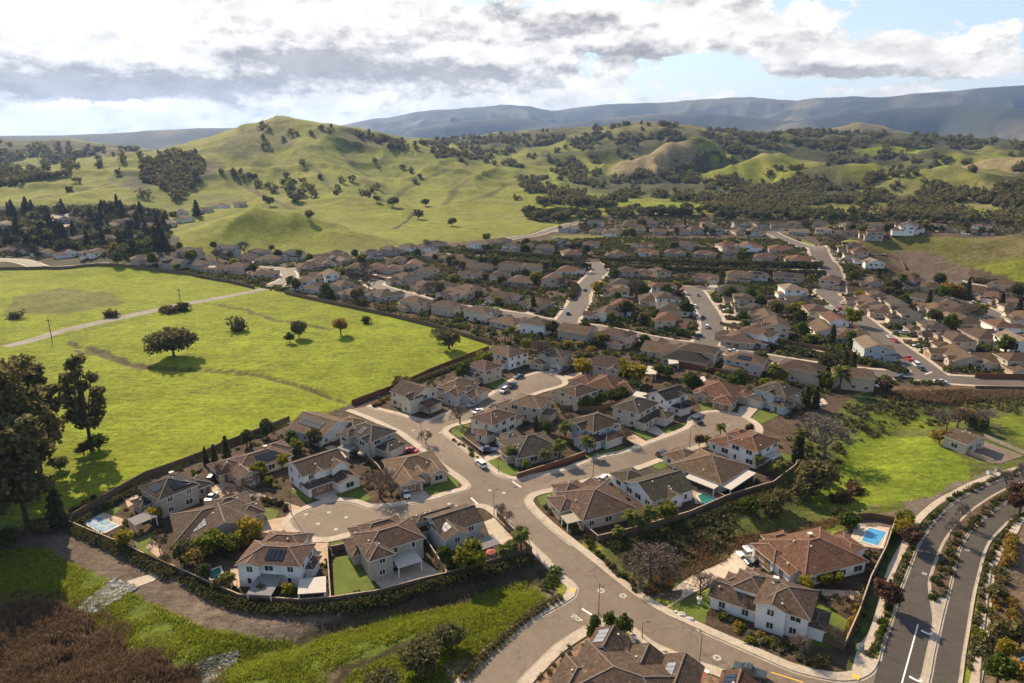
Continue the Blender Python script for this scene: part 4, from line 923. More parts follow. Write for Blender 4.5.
near((288, 427), (320, 437), 3.5, [(0, 14.3, 0, 14, 3.5, 'gu', .40), (-3, 3.5, 3, 9, 3.2, 'gv'), (9, 17, 11, 18, 3, 'hip')], 'w_blue', 'r_tan', 'tan-roofed pale house at the pasture corner with brown solar rows', solar=[(0, 2, 11.5, 2.2, 5.4, 7, 2)], garage=(2, 'r', .5, 4.8, 'garage'), door=(2, 'f', .8, 1, 'dooring', 2.1))
near((343, 430), (374, 442), 5.6, [(0, 12.6, 0, 9.5, 5.6, 'hip', .42), (1, 5, -2.2, 4, 5.5, 'hip', .45), (8, 12, -1, 4, 5.4, 'gv', .5), (12.4, 17.5, 2, 9, 3, 'hip')], 'w_sage', 'r_grey', 'grey two-storey house with several hips beside the dead-end street stub', solar=[(0, 5.6, 7.6, .6, 3.6, 2, 2)], garage=(3, 'r', .5, 4.8, 'garage'), door=(0, 'f', .5, 1, 'dooring', 2.1), covers=[(3, 8, -5, -1.2, 2.8, .3, 'patio_grey')])
near((398, 481), (447, 470.5), 3.2, [(0, 13.8, 3, 14, 3.2, 'hip'), (0, 6.2, -2, 7, 3, 'gv', .4), (9, 13.9, 0, 7, 3.1, 'gv', .42), (5, 9, 1, 5, 3, 'gv', .5)], 'w_tan', 'r_tan', 'tan single-storey house with two front gables on the inner street corner', garage=(1, 'f', .5, 4.6, 'garage_br'), door=(3, 'f', .5, 1, 'dooring', 2.1))
near((368, 556), (425, 539), 5.6, [(0, 13, 1.2, 10, 5.6, 'hip'), (0, 5, -1.2, 5, 5.5, 'hip', .42), (2.5, 11, 9, 13.5, 5.2, 'hip'), (1, 8, 12, 17, 3, 'hip'), (-1.5, 3, 6, 13, 3, 'hip')], 'w_taupe', 'r_rose', 'taupe two-storey house with red-brown hips beside a walled green lawn', covers=[(5.4, 11, -3.2, 1.1, 2.9, .25, 'patio_white')], garage=(3, 'b', .5, 4.8, 'garage'), door=(2, 'b', .3, 1, 'dooring', 2.1))
near((443, 535), (483, 522), 5.6, [(0, 10.4, 1, 9.4, 5.6, 'gu', .42), (0, 5.4, -1.6, 5, 5.5, 'gv', .46), (-3, 4, 8, 14, 3, 'hip'), (-2, 8, 9, 11.5, 5.2, 'hip')], 'w_grey', 'r_brown', 'grey two-storey house with front gable and ribbed grey patio roof', solar=[(1, .6, 2.4, .2, 3, 2, 2, 'solar_pale')], covers=[(3.4, 11.6, -5.5, -1.7, 2.9, .4, 'patio_grey')], garage=(2, 'b', .5, 4.6, 'garage'), door=(2, 'r', .6, 1, 'dooring', 2.1))
near((583, 519), (634, 507), 3.2, [(0, 14.3, 0, 14, 3.2, 'hip', .4), (1, 8, 12, 18.5, 3, 'hip'), (-3, 3, 6, 13, 3, 'hip'), (9, 14, 12, 16, 3, 'gv')], 'w_tan', 'r_rose', 'big rose-brown hipped single-storey house on the corner above the main street', covers=[(-4, -.1, 0.5, 4, 2.8, .2, 'canvas', 'l')], garage=(1, 'b', .5, 4.8, 'garage'), door=(3, 'b', .5, 1, 'dooring', 2.1))
near((653, 500), (693, 488), 3.4, [(0, 13.2, 0, 11.4, 3.4, 'gu', .42), (4, 8.6, -1.2, 5, 3.2, 'gv', .45), (0, 7, 11, 17.5, 3, 'hip'), (8, 12, 11, 14, 3, 'gv')], 'w_white', 'r_green', 'greenish-grey gabled house with white walls and teal pool behind', garage=(2, 'b', .5, 4.8, 'garage'), door=(3, 'b', .5, 1, 'dooring', 2.1))
near((672, 464), (721, 483), 3.2, [(0, 15.2, 0, 14.7, 3.2, 'hip', .4), (-5.5, 2, 4, 12, 3, 'hip')], 'w_cream', 'r_tan', 'large tan pyramid-roofed house with white patio cover next to the bulb', covers=[(15.1, 18.4, -.4, 13, 2.7, .1, 'patio_white', 'r'), (6, 15, -3, -.5, 2.6, .15, 'patio_white')], garage=(1, 'l', .5, 4.8, 'garage'), door=(1, 'b', .3, 1, 'dooring', 2.1))
near((729, 441), (757, 451), 5.6, [(0, 9, 0, 12, 5.6, 'hip'), (-7, .2, 1, 8, 3.2, 'hip'), (-4, .2, 6, 12, 5, 'hip')], 'w_white', 'r_red', 'white two-storey house with terracotta roof below the turning bulb', covers=[(9, 12, 4, 9, 2.9, .1, 'patio_white', 'r')], garage=(1, 'l', .5, 4.8, 'garage'), door=(2, 'l', .6, 1, 'dooring', 2.1))
near((805, 574), (866, 559), 3.3, [(0, 16.3, 0, 13.5, 3.3, 'hip', .4), (-2.6, 2, 6.5, 13.3, 3.1, 'hip', .36), (-2.2, 1, 1.8, 6.5, 3, 'gv', .4), (2, 7.5, 12, 15.5, 3, 'hip'), (16, 20, 4, 10, 3, 'hip', .2)], 'w_white', 'r_red', 'wide red-roofed single-storey house between the driveway court and blue pool', garage=(1, 'l', .5, 5, 'garage_br'), door=(2, 'l', .5, 1, 'dooring', 2.1), chimney=(9, 9, .8))
near((757, 600), (803, 615), 5.6, [(0, 9.2, 0, 9.4, 5.4, 'hip', .42), (.2, 5.4, -.7, 5, 5.7, 'gv', .32), (-5, .3, 3, 9, 5.2, 'hip', .42), (-8.8, 0, .6, 7, 3, 'gu', .4), (-7.4, -3, 6.8, 10, 3, 'hip'), (-4.5, 1.2, 9, 13.5, 3, 'hip'), (9, 12, 1.5, 7, 3, 'hip', .2)], 'w_white', 'r_brown', 'white two-storey house on the corner plot above the lower street', garage=(5, 'b', .5, 4.8, 'garage'), door=(4, 'l', .5, 1, 'dooring', 2.1), chimney=(2, 7, .8))
near((594, 631), (664, 654), 3.2, [(0, 19, -17, -3, 3.3, 'hip', .4), (.5, 6, -4.2, 1, 3.2, 'gv', .5), (8, 12.6, -5, -.5, 3.4, 'gv', .5), (13.6, 19.6, -7.5, 0, 3.2, 'gv', .45), (-2, 4, -20, -8, 3.1, 'hip')], 'w_tan', 'r_brown', 'brown many-gabled house with long solar rows by the stop-line corner', solar=[(1, .9, 2.9, -3.4, .4, 1, 3, 'solar_pale'), (0, 4, 15.5, -15.4, -13.4, 9, 1), (3, 14.2, 15.8, -5.6, -2.2, 1, 3, 'solar_pale')], garage=(3, 'b', .5, 4.6, 'garage'), door=(2, 'b', .5, 1, 'dooring', 2.1))
near((716, 677), (747, 688), 3.2, [(0, 12, -12, -1, 3.2, 'hip', .42), (1, 6, -3, 2, 3.1, 'gv', .5)], 'w_tan', 'r_red', 'orange-tiled house cut by the lower picture edge beside the dark pickup', solar=[(1, 1.2, 3.2, -1.6, 1.2, 1, 3)], garage=(1, 'b', .5, 4.2, 'garage'))
near((471, 417), (491, 424), 5.6, [(0, 9, 0, 11.4, 5.6, 'hip'), (4.6, 9.4, -3, .3, 2.9, 'hip', .4), (1, 8, 11, 16, 3, 'hip')], 'w_cream', 'r_rose', 'cream two-storey house with red-brown roof on the corner lawn', garage=(2, 'b', .5, 4.8, 'garage'), door=(0, 'f', .2, 1, 'dooring', 2.1))
near((500, 440), (517, 457), 3.2, [(0, 12.6, 0, 14.5, 3.2, 'hip', .46), (-5, 2, .5, 7.5, 3, 'hip'), (5, 10, -2, 4, 3.1, 'hip', .5)], 'w_taupe', 'r_grey', 'grey-brown steep-hipped single-storey house behind a palm-lined wall', garage=(1, 'f', .5, 4.8, 'garage'), door=(2, 'l', .5, 1, 'dooring', 2.1))
near((509.6, 402.5), (539.5, 408), 5.6, [(0, 11, 0, 10, 5.6, 'hip'), (-6, .2, 3, 9, 3, 'hip'), (10.8, 14, 2, 7, 3, 'hip')], 'w_tan', 'r_tan', 'tan two-storey house with pergola in the inside bend of the cul-de-sac', garage=(1, 'l', .5, 4.8, 'garage'))
near((570, 420), (593, 431), 5.2, [(0, 10.6, 0, 12, 5.2, 'hip', .45), (3, 7.6, -1.6, 4, 5.2, 'gv', .5), (7, 13, -4.5, 1.5, 3, 'gv', .4), (10.4, 14.5, 2, 9, 3, 'hip')], 'w_blue', 'r_brown', 'blue-grey two-storey house with brown roof beside a tan driveway', garage=(3, 'r', .5, 4.8, 'garage'), door=(2, 'r', .5, 1, 'dooring', 2.1))
near((613, 406), (638, 413), 5.6, [(0, 9.6, 0, 12.5, 5.6, 'hip', .42), (9.4, 12, 0, 8, 3, 'hip', .3), (9.4, 15.5, 7.5, 13.5, 3, 'hip')], 'w_beige', 'r_grey', 'beige two-storey house with grey ridged roof and low garage wing', garage=(2, 'f', .5, 4.8, 'garage'), door=(1, 'r', .5, 1, 'dooring', 2.1))
near((649, 393), (666, 399.6), 5.6, [(0, 8, 0, 11, 5.6, 'gv', .45), (2, 8.3, 6, 10, 5.5, 'gu', .45), (8, 12, 3, 8, 3, 'hip'), (-4, .2, 2, 8, 3, 'hip')], 'w_white', 'r_dark', 'white two-storey house with charcoal gables near the bulb entrance', garage=(2, 'r', .5, 4, 'garage'))
near((694, 391), (733, 399), 3.4, [(0, 14, 0, 14, 3.4, 'hip', .42), (8.5, 14.8, -4.5, 2, 3.2, 'hip', .42), (1, 5, -1.5, 3, 3.4, 'gv', .45), (13, 17, 6, 12, 3, 'hip')], 'w_tan', 'r_red', 'terracotta hipped single-storey house at the head of the bulb', garage=(1, 'f', .5, 4.8, 'garage_br'), door=(2, 'f', .5, 1, 'dooring', 2.1))
near((755, 388), (786, 397), 5.6, [(0, 11.5, 0, 11, 5.6, 'hip', .42), (-1, 5, -3.5, 1, 3, 'hip'), (4, 8, -1, 4, 5.5, 'gv', .5), (8, 13, -3, 2, 3, 'hip', .35)], 'w_blue', 'r_grey', 'grey-blue two-storey house with solar hips right of the terracotta house', solar=[(0, 4.4, 7.6, 6.4, 10, 3, 2)], garage=(1, 'f', .5, 4.6, 'garage'), door=(3, 'f', .4, 1, 'dooring', 2.1))
near((466, 364), (486, 371), 5.6, [(0, 11, 0, 9, 5.6, 'hip'), (2, 8, -3, .5, 3, 'hip')], 'w_tan', 'r_rose', 'tan two-storey house against the red-brown pasture fence at the cul-de-sac', garage=(1, 'f', .5, 4.4, 'garage'))
near((489, 350.6), (509, 357), 5.6, [(0, 12, 0, 11, 5.6, 'hip', .42), (1, 10, -3, .5, 3, 'hip')], 'w_white', 'r_rose', 'white two-storey house with rose roof at the pasture fence end', garage=(1, 'f', .3, 4.4, 'garage'))
near((435, 388), (458, 393), 4.6, [(0, 10, 0, 13, 4.6, 'hip', .45), (5, 10.5, -2, 4, 4.2, 'gv', .5), (10, 15, 5, 12, 3.2, 'hip'), (9.8, 14, 2, 7, 3.2, 'gv', .5)], 'w_grey', 'r_tan', 'grey multi-gabled house second along the red-brown pasture fence', garage=(2, 'r', .6, 4.6, 'garage'))
near((391, 390.5), (413, 398), 5.6, [(0, 11.4, 0, 11, 5.6, 'gu', .42), (7, 11.6, -1.5, 4, 5.5, 'gv', .5), (11.2, 16, 3, 9, 3, 'hip')], 'w_cream', 'r_brown', 'cream gabled two-storey house at the street end by the pasture', garage=(2, 'r', .5, 4.6, 'garage'))
near((538, 354), (561.5, 358), 5.6, [(0, 10.8, 0, 9.5, 5.6, 'hip', .42), (-2, 4, -3.5, 1, 3, 'hip'), (1, 5, -1, 4, 5.5, 'gv', .5)], 'w_sage', 'r_grey', 'sage two-storey house with two cars at the cul-de-sac head', garage=(0, 'f', .75, 4.4, 'garage'))
near((593, 365), (619.6, 368), 5.6, [(0, 10.5, 0, 11, 5.6, 'gu', .42), (-5, .3, 2, 9, 5, 'hip'), (6, 10.6, -1.5, 4, 5.2, 'gv', .5)], 'w_tan', 'r_brown', 'tan two-storey house with long brown slope beyond the cul-de-sac')
near((586, 384.7), (613, 389.6), 3.2, [(0, 11, 0, 13, 3.2, 'hip', .44), (-7, .5, 2, 10, 3, 'hip'), (9, 17, 3, 11, 3, 'hip')], 'w_tan', 'r_red', 'terracotta single-storey house wedged behind the cul-de-sac lawn', garage=(1, 'l', .5, 4.6, 'garage'))
near((559, 389.6), (575, 396), 5.6, [(0, 8.4, 0, 11, 5.6, 'hip'), (-5, .2, 1, 8, 3, 'hip')], 'w_tan', 'r_brown', 'tan two-storey house with brown hips beside the terracotta cul-de-sac house', garage=(1, 'l', .5, 4.6, 'garage'))
# pump house by the parkway
near((945, 434.7), (962, 441), 3.8, [(0, 6.5, 0, 9.5, 3.6, 'gu', .25)], 'w_beige', 'r_tan', 'plain beige pump house with low roof beside its fenced asphalt yard', name='pump_house', garage=(0, 'r', .7, 2.4, 'garage_br'), door=(0, 'r', .2, 1, 'garage_br', 2.1))

# houses of the streets beyond: (px, py of the roof, storeys, walls, roof)
W_, CR, TN, BG, GY, TP, BL, SG, PK, YL = 'w_white w_cream w_tan w_beige w_grey w_taupe w_blue w_sage w_pink w_yellow'.split()
b_, d_, r_, g_, t_, o_, p_ = 'r_brown r_dark r_red r_grey r_tan r_rose r_pale'.split()
ROWS = {
 'cluster at the farm road end': [(176, 263, 1, TP, b_), (191, 252, 2, TN, b_), (200, 264, 1, SG, g_), (228, 249.5, 2, GY, g_), (217, 268, 1, TN, b_), (241.5, 267.5, 2, PK, o_), (263, 273, 1, TN, t_), (259, 253, 2, TP, b_), (249, 257, 1, TN, d_), (270, 259, 1, TN, t_), (294, 254, 2, GY, g_), (310, 266, 1, TP, b_), (304, 282, 2, W_, t_), (324, 276, 1, TN, t_), (319, 287, 1, GY, g_), (166, 257, 1, TN, b_), (144, 259, 1, TP, b_), (325, 257.5, 1, PK, t_), (337, 254, 1, TP, b_)],
 'row along the pasture hedge': [(333, 275.5, 2, W_, t_), (347, 259, 1, TN, t_), (317, 264, 1, TP, t_), (320, 262, 1, W_, t_), (346, 286, 2, TN, o_), (356.5, 293, 1, GY, t_), (383, 294.5, 1, GY, g_), (417, 302, 2, TN, o_), (448, 306, 2, TN, o_), (481, 311.5, 2, CR, o_), (509.5, 321.5, 1, TN, t_), (538, 324, 2, W_, g_), (578, 331.5, 2, TP, t_), (618, 335, 2, PK, o_), (664, 349, 1, TN, t_), (698, 351, 2, TP, b_), (745, 361, 2, GY, t_), (801, 369, 2, TN, b_), (851, 376, 2, TN, t_), (686, 357, 1, TN, d_)],
 'top row under the round hill': [(372, 254, 2, GY, g_), (391, 250, 2, TP, b_), (410, 247.5, 2, W_, t_), (424, 248, 2, W_, g_), (436, 244, 1, GY, d_), (435, 255.5, 1, TP, t_), (454, 258, 1, TN, t_)],
 'first inner row': [(358, 268, 2, TN, t_), (378, 267.5, 1, PK, r_), (398, 261, 2, TN, o_), (412, 265, 1, PK, r_), (393, 269, 1, TN, o_), (405, 278, 2, TP, b_), (424, 272, 2, TN, t_), (442, 285.5, 1, TP, o_), (425, 285.5, 1, TN, o_), (469, 290, 2, TN, o_), (505, 297, 1, TN, b_), (536, 303, 1, TP, o_), (470, 273.5, 2, TN, b_), (466, 263, 1, TP, b_), (458, 294, 1, TN, o_)],
 'second inner row': [(470, 266, 1, TN, b_), (483, 267, 1, TP, b_), (511, 265.5, 2, TN, b_), (532, 267.5, 2, TN, t_), (501, 275.5, 2, CR, g_), (520, 280, 1, TP, t_), (553, 279.5, 2, TN, r_), (568, 270, 1, W_, r_)],
 'row above the long hedge': [(478, 245, 2, W_, p_), (501, 241, 1, TP, b_), (511.5, 247, 2, W_, g_), (545, 249, 2, TP, b_), (558, 241.5, 2, GY, g_), (571, 253, 1, TN, r_), (589.5, 244, 1, TP, o_), (617, 254, 1, TN, t_), (643, 246, 1, TN, b_), (646.5, 252.5, 1, W_, r_), (675, 252.5, 1, TP, b_), (685, 245, 1, TN, b_), (705, 254, 1, TP, o_), (728, 245.5, 1, CR, r_), (733, 253.5, 2, SG, g_), (748, 246, 1, W_, r_), (765, 257, 1, TN, o_), (778, 249, 1, PK, r_), (798, 259.5, 1, TP, r_), (525, 247, 1, TN, t_)],
 'far row below the woods': [(594.5, 223.5, 2, GY, g_), (598, 231.5, 1, PK, t_), (611, 233, 1, W_, t_), (630, 225, 1, TP, b_), (637, 230, 1, GY, t_), (650.5, 223.5, 2, PK, t_), (658, 231.5, 1, PK, t_), (676.5, 226, 1, TN, t_), (695, 230, 2, TP, b_), (708, 225, 2, PK, t_), (714.5, 229.5, 2, GY, g_), (739.5, 225, 2, GY, g_), (743, 232, 1, PK, t_), (754, 231.5, 2, CR, t_), (760, 225.5, 2, TP, d_), (622, 232, 1, TN, t_), (683, 231.5, 1, TN, t_), (571, 229, 1, GY, p_)],
 'far row behind the grass bank': [(777, 226, 2, TN, b_), (793, 224.5, 2, TN, t_), (798, 232, 1, GY, p_), (821, 225, 2, TN, g_), (823, 231, 2, CR, p_), (848, 226, 2, TN, t_), (846, 233.5, 1, TN, b_), (876.5, 226, 2, TN, t_), (873, 233.5, 2, TP, b_), (903, 228.5, 2, W_, t_), (909, 227, 2, W_, t_), (937, 227, 2, TN, t_), (947, 230, 1, TN, b_), (982, 227.5, 2, W_, r_), (973, 232, 1, GY, g_), (835, 233, 1, TN, t_), (860, 233, 1, PK, b_)],
 'row below the long hedge': [(625, 271.5, 2, TP, b_), (658, 272.5, 2, TN, t_), (704.5, 277.5, 1, TN, t_), (738, 276, 2, TN, t_), (756, 276, 2, GY, t_), (788, 277, 1, TP, g_), (831, 281.5, 2, TN, o_), (871, 283, 1, TN, t_), (907, 281.5, 2, PK, o_), (923, 287, 1, TN, t_), (642, 273, 1, PK, b_)],
 'block west of the side street': [(618, 284, 2, GY, g_), (619, 291, 2, CR, t_), (620, 305.5, 2, W_, r_), (605, 313.5, 1, W_, b_), (661.5, 287, 2, W_, r_), (664.5, 298, 2, W_, g_), (669, 308, 1, CR, b_), (668, 320, 2, TN, r_), (651, 299, 1, PK, o_)],
 'block between side street and main avenue': [(732, 290, 2, TN, g_), (741, 299.5, 2, TN, b_), (753, 309.5, 1, W_, d_), (764, 317, 1, TN, t_), (773, 326.5, 2, TN, o_), (756, 335, 2, W_, o_), (791, 290, 2, W_, p_), (800, 302, 1, TN, d_), (816, 311.5, 2, YL, o_), (835, 321.5, 2, W_, r_), (846, 335, 1, TN, t_), (872, 348, 2, BL, p_), (780, 305, 1, TP, b_), (825, 329, 1, CR, t_), (738, 338, 1, TP, o_)],
 'block right of the main avenue': [(875, 297.5, 2, PK, b_), (891, 304.5, 2, TN, g_), (880, 311, 1, TN, t_), (903, 314.5, 2, TN, d_), (929, 329, 2, TN, g_), (952, 341, 2, TN, b_), (990, 361, 1, BG, t_), (958, 357, 1, TN, t_), (930, 300, 1, W_, g_), (958, 309, 1, TN, b_), (937, 309.5, 1, CR, t_), (965, 322, 1, TN, b_), (948, 319, 1, CR, p_), (1000, 328, 2, W_, r_), (1015, 343.5, 2, W_, p_), (862, 292, 1, TP, b_), (983, 336, 1, TN, o_), (1018, 363, 2, TN, t_), (940, 334, 1, TN, b_), (867, 303, 1, TN, o_)],
 'lane beside the far conifers': [(993, 297.5, 1, TN, o_), (1014, 305, 1, TN, b_), (976, 291, 1, TP, b_), (1005, 286, 1, TN, t_), (1022, 318, 1, CR, t_)],
 'estate past the lone mound': [(886.5, 252, 2, TN, o_), (850, 247, 2, TP, b_), (855, 252.5, 2, TN, r_), (868, 262, 1, GY, p_), (895, 256, 1, TN, t_)] if False else [(851, 247, 2, TP, b_), (856, 253, 2, TN, r_), (869, 262, 1, W_, p_)],
 'estate among dark conifers': [(66, 219.5, 1, TP, d_), (86, 219.5, 1, W_, t_), (135, 213, 1, TN, t_), (154, 213, 1, TN, t_), (168, 223, 1, GY, p_), (185, 218.5, 1, CR, t_), (125, 221, 1, TN, b_), (137, 238.5, 1, W_, t_), (109, 238.5, 1, TN, b_), (4, 225, 1, W_, p_), (25, 231, 1, TN, b_), (82, 238.5, 1, TN, t_), (14, 250, 1, PK, o_), (30, 250.5, 1, TN, t_), (49, 253, 1, TN, o_), (68, 253.5, 1, W_, t_), (38, 240, 1, TN, b_), (150, 226, 1, W_, t_), (110, 226, 1, TN, t_), (181, 212, 1, W_, t_), (98, 252.5, 1, W_, t_), (205, 210, 1, TN, t_), (222, 206, 1, W_, t_), (240, 204.5, 1, TN, t_)],
}
ORD = 'first second third fourth fifth sixth seventh eighth ninth tenth eleventh twelfth thirteenth fourteenth fifteenth sixteenth seventeenth eighteenth nineteenth twentieth'.split() + ['twenty-' + x for x in 'first second third fourth fifth sixth'.split()]
CNAME = dict(zip((W_, CR, TN, BG, GY, TP, BL, SG, PK, YL), 'white cream tan beige grey taupe blue-grey sage pinkish yellow'.split()))
RNAME = {b_: 'brown', d_: 'charcoal', r_: 'terracotta', g_: 'grey', t_: 'tan', o_: 'rose-brown', p_: 'pale'}
ALLP = np.vstack([l for l in STREET_LINES]); ALLT = np.vstack([np.gradient(l, axis=0) for l in STREET_LINES])
def street_near(x, y):
    d = np.hypot(ALLP[:, 0] - x, ALLP[:, 1] - y); i = int(np.argmin(d)); t = ALLT[i] / (np.linalg.norm(ALLT[i]) + 1e-9)
    return ALLP[i], t, d[i]
drv = MB(); DRIVES = []; DRIVE_CARS = []
for row, lst in ROWS.items():
    lst = sorted(lst)
    for k, (px, py, st, wl_, rf) in enumerate(lst):
        rng = random.Random(int(px * 13 + py * 7)); z = 2.5 if st == 1 else 4.2
        q = gp(px, py + z * 1.2)
        for _ in range(3): q = gp(px, py + z * FPX / (math.hypot(q[0], q[1]) + 25))
        p = q[:2]
        sp, tg, dist = street_near(*p)
        rz = math.atan2(tg[1], tg[0])
        dirv = np.array([-tg[1], tg[0]])
        if np.dot(dirv, p - sp) < 0: rz += PI
        if dist > 60: rz = rng.choice([-.5, .4, .1, 1.0])
        rz += rng.uniform(-.06, .06)
        s_ = rng.uniform(.92, 1.08); W = (17 if st == 1 else 14.5) * s_; D = (13.5 if st == 1 else 11.5) * rng.uniform(.92, 1.08)
        if row.startswith('estate among'): W *= .9
        v = rng.randrange(4); u, d2 = W / 2, D / 2; fl = rng.choice([-1, 1])
        F = lambda a, b: (a, b) if fl > 0 else (-b, -a)
        if st == 1:
            vols = [(-u, u, -d2 + 1.5, d2, 3.1, 'hip' if v != 2 else 'gu', .4), F(u - 7, u) + (-d2 - 3.5, -d2 + 4, 3.0, 'hip' if v < 2 else 'gv', .4), F(-u + 1, -u + 5.5) + (-d2, 0, 3.15, 'gv', .48)]
            if v == 3: vols.append(F(-u + 2, -u + 9) + (d2 - 3, d2 + 3, 3.0, 'hip', .38))
        else:
            vols = [(-u, u, -d2 + 2, d2, 5.6, 'hip' if v != 1 else 'gu', .42), F(u - 6.6, u + .6) + (-d2 - 3.5, -d2 + 4, 3.0, 'hip' if v % 2 else 'gv', .38), F(-u + .6, -u + 5.2) + (-d2 + .5, 0, 5.5, 'gv' if v < 2 else 'hip', .5), F(-u, -u + 7.5) + (-d2 - .8, -d2 + 3, 2.9, 'hip', .35)]
            if v == 2: vols.append(F(-u + 1, -u + 8) + (d2 - 1, d2 + 3.2, 2.9, 'hip', .3))
        label = f"{CNAME[wl_]} {'one' if st == 1 else 'two'}-storey house with {RNAME[rf]} roof, {ORD[k]} from left in {row}"
        words_ = label.replace(',', '').split()
        if len(words_) > 16: label = f"{CNAME[wl_]} {'low' if st == 1 else 'tall'} house, {RNAME[rf]} roof, {ORD[k]} from left in {row}"
        sol = []
        if rng.random() < .16: sol = [(0, -3, 2.5, d2 - 3.2, d2 - .7, 4, 1)]
        House((p[0], p[1], float(hz(*p))), rz, vols, wl_, rf, label, group='houses of the streets beyond', fine=False, seed=rng.randrange(9999), garage=(1, 'f', .5, 4.8, rng.choice(['garage', 'garage', 'garage_br'])), solar=sol)
        HOUSES.append((p[0], p[1], W * .62))
        # its driveway
        if dist < 32 and not row.startswith('estate among'):
            f = np.array([-math.sin(rz), math.cos(rz)]); uu = np.array([math.cos(rz), math.sin(rz)])
            gx = fl * (u - 3.4); a = p + uu * gx - f * (d2 + 3.3); L_ = max(0, np.dot(a - sp, f)) - 5.2
            if L_ > 1.5:
                q = [a - uu * 2.6, a + uu * 2.6, a + uu * 2.8 - f * L_, a - uu * 2.8 - f * L_]
                drv.face([(x, y, float(hz(x, y)) + .16) for x, y in q][::-1])
                DRIVES.append([(float(x), float(y)) for x, y in q])
                if len(DRIVES) % 4 == 1 and L_ > 4: DRIVE_CARS.append((a - f * (L_ * .45), rz + PI / 2, f'{ORD[k]} house, {row}'))
tag(drv.build('driveway', 'concrete'), kind='structure')
#==PART4==

# ------------------------------------------------------------------ plants
def quads_at(P, size, rs, flat=0.0, aspect=1.0):
    """leaf quads of random tilt at the points P"""
    n = len(P); d = rs.normal(size=(n, 3)); d[:, 2] *= 1 - flat; d /= np.linalg.norm(d, axis=1)[:, None] + 1e-9
    e = rs.normal(size=(n, 3)); a = np.cross(d, e); a /= np.linalg.norm(a, axis=1)[:, None] + 1e-9; b = np.cross(d, a)
    s_ = (size * rs.uniform(.6, 1.35, n))[:, None]; a = a * s_ * aspect; b = b * s_
    V_ = np.stack([P - a - b * .6, P + a * .5 - b, P + a + b * .6, P - a * .5 + b], 1)
    return V_.reshape(-1, 3)
def leaf_mesh(name, P, size, mat, rs, **kw):
    V_ = quads_at(P, size, rs, **kw)
    return np_mesh(name, V_, np.arange(len(V_)).reshape(-1, 4), [mat])
def crown_pts(rs, n, clumps, spread):
    k = rs.integers(0, len(clumps), n)
    return clumps[k, :3] + np.clip(rs.normal(size=(n, 3)), -1.9, 1.9) * spread * clumps[k, 3:4] * np.array([1, 1, .75])
def make_clumps(rs, n, rx, rz, zc, hollow=.45):
    d = rs.normal(size=(n, 3)); d /= np.linalg.norm(d, axis=1)[:, None]; r = rs.uniform(hollow, 1, n)[:, None] ** .6
    p = d * r * np.array([rx, rx, rz]) * rs.uniform(.75, 1.08, (n, 1)); p[:, 2] = np.where(p[:, 2] < -.55 * rz, -.55 * rz, p[:, 2]) + zc
    return np.column_stack([p, rs.uniform(.7, 1.25, n)])
def limbs(clumps, base_h, r0, lean=(0, 0), every=1, n=6):
    mb = MB(); top = np.array([lean[0] * .5, lean[1] * .5, base_h])
    mb.tube((0, 0, -.5), top, r0, r0 * .72, 8, caps=False)
    for c_ in clumps[::every]:
        mid = top * .5 + c_[:3] * .5 + np.array([0, 0, .15 * base_h]); mb.tube(top - np.array([0, 0, .2]), mid, r0 * .45, r0 * .28, n, caps=False); mb.tube(mid, c_[:3], r0 * .28, r0 * .08, 5, caps=False)
    return mb
TPL = {}
def tpl_round(key, mat, h, wdt, n, size, seed, trunk=.28, bark='bark', nc=16, spread=.2, hollow=.4):
    rs = np.random.default_rng(seed); rz = h * (1 - trunk) / 2; cl = make_clumps(rs, nc, wdt / 2 * .8, rz * .8, h - rz, hollow)
    P = crown_pts(rs, n, cl, wdt * spread); P[:, 2] = np.maximum(P[:, 2], h * trunk * .55)
    TPL[key] = [('crown', leaf_mesh('crown', P, size, mat, rs)), ('trunk', limbs(cl, h * trunk, .035 * h + .05, every=2).mesh('trunk', [bark]))]
def tpl_shrub(key, mat, h, wdt, n, size, seed):
    rs = np.random.default_rng(seed); cl = make_clumps(rs, 9, wdt / 2 * .8, h * .45, h * .45, .2); P = crown_pts(rs, n, cl, wdt * .17); P[:, 2] = np.abs(P[:, 2])
    TPL[key] = [(None, leaf_mesh('foliage', P, size, mat, rs))]
def tpl_cone(key, mat, h, wdt, n, size, seed, slim=1.0, skirt=.06):
    rs = np.random.default_rng(seed); t = rs.uniform(0, 1, n) ** 1.3; z = h * (skirt + (1 - skirt) * t); r = wdt / 2 * (1 - t) ** slim * (.82 + .3 * np.sin(t * 34 + rs.uniform(-1, 1, n))) * rs.uniform(.45, 1.1, n); a = rs.uniform(0, 2 * PI, n)
    r = r * (1 + .25 * np.sin(a * 3 + t * 9)) + .1
    P = np.column_stack([r * np.cos(a), r * np.sin(a), z]); mb = MB(); mb.tube((0, 0, -.5), (0, 0, h * .9), .02 * h + .05, .02, 7, caps=False)
    TPL[key] = [('crown', leaf_mesh('crown', P, size, mat, rs, flat=.3)), ('trunk', mb.mesh('trunk', ['bark']))]
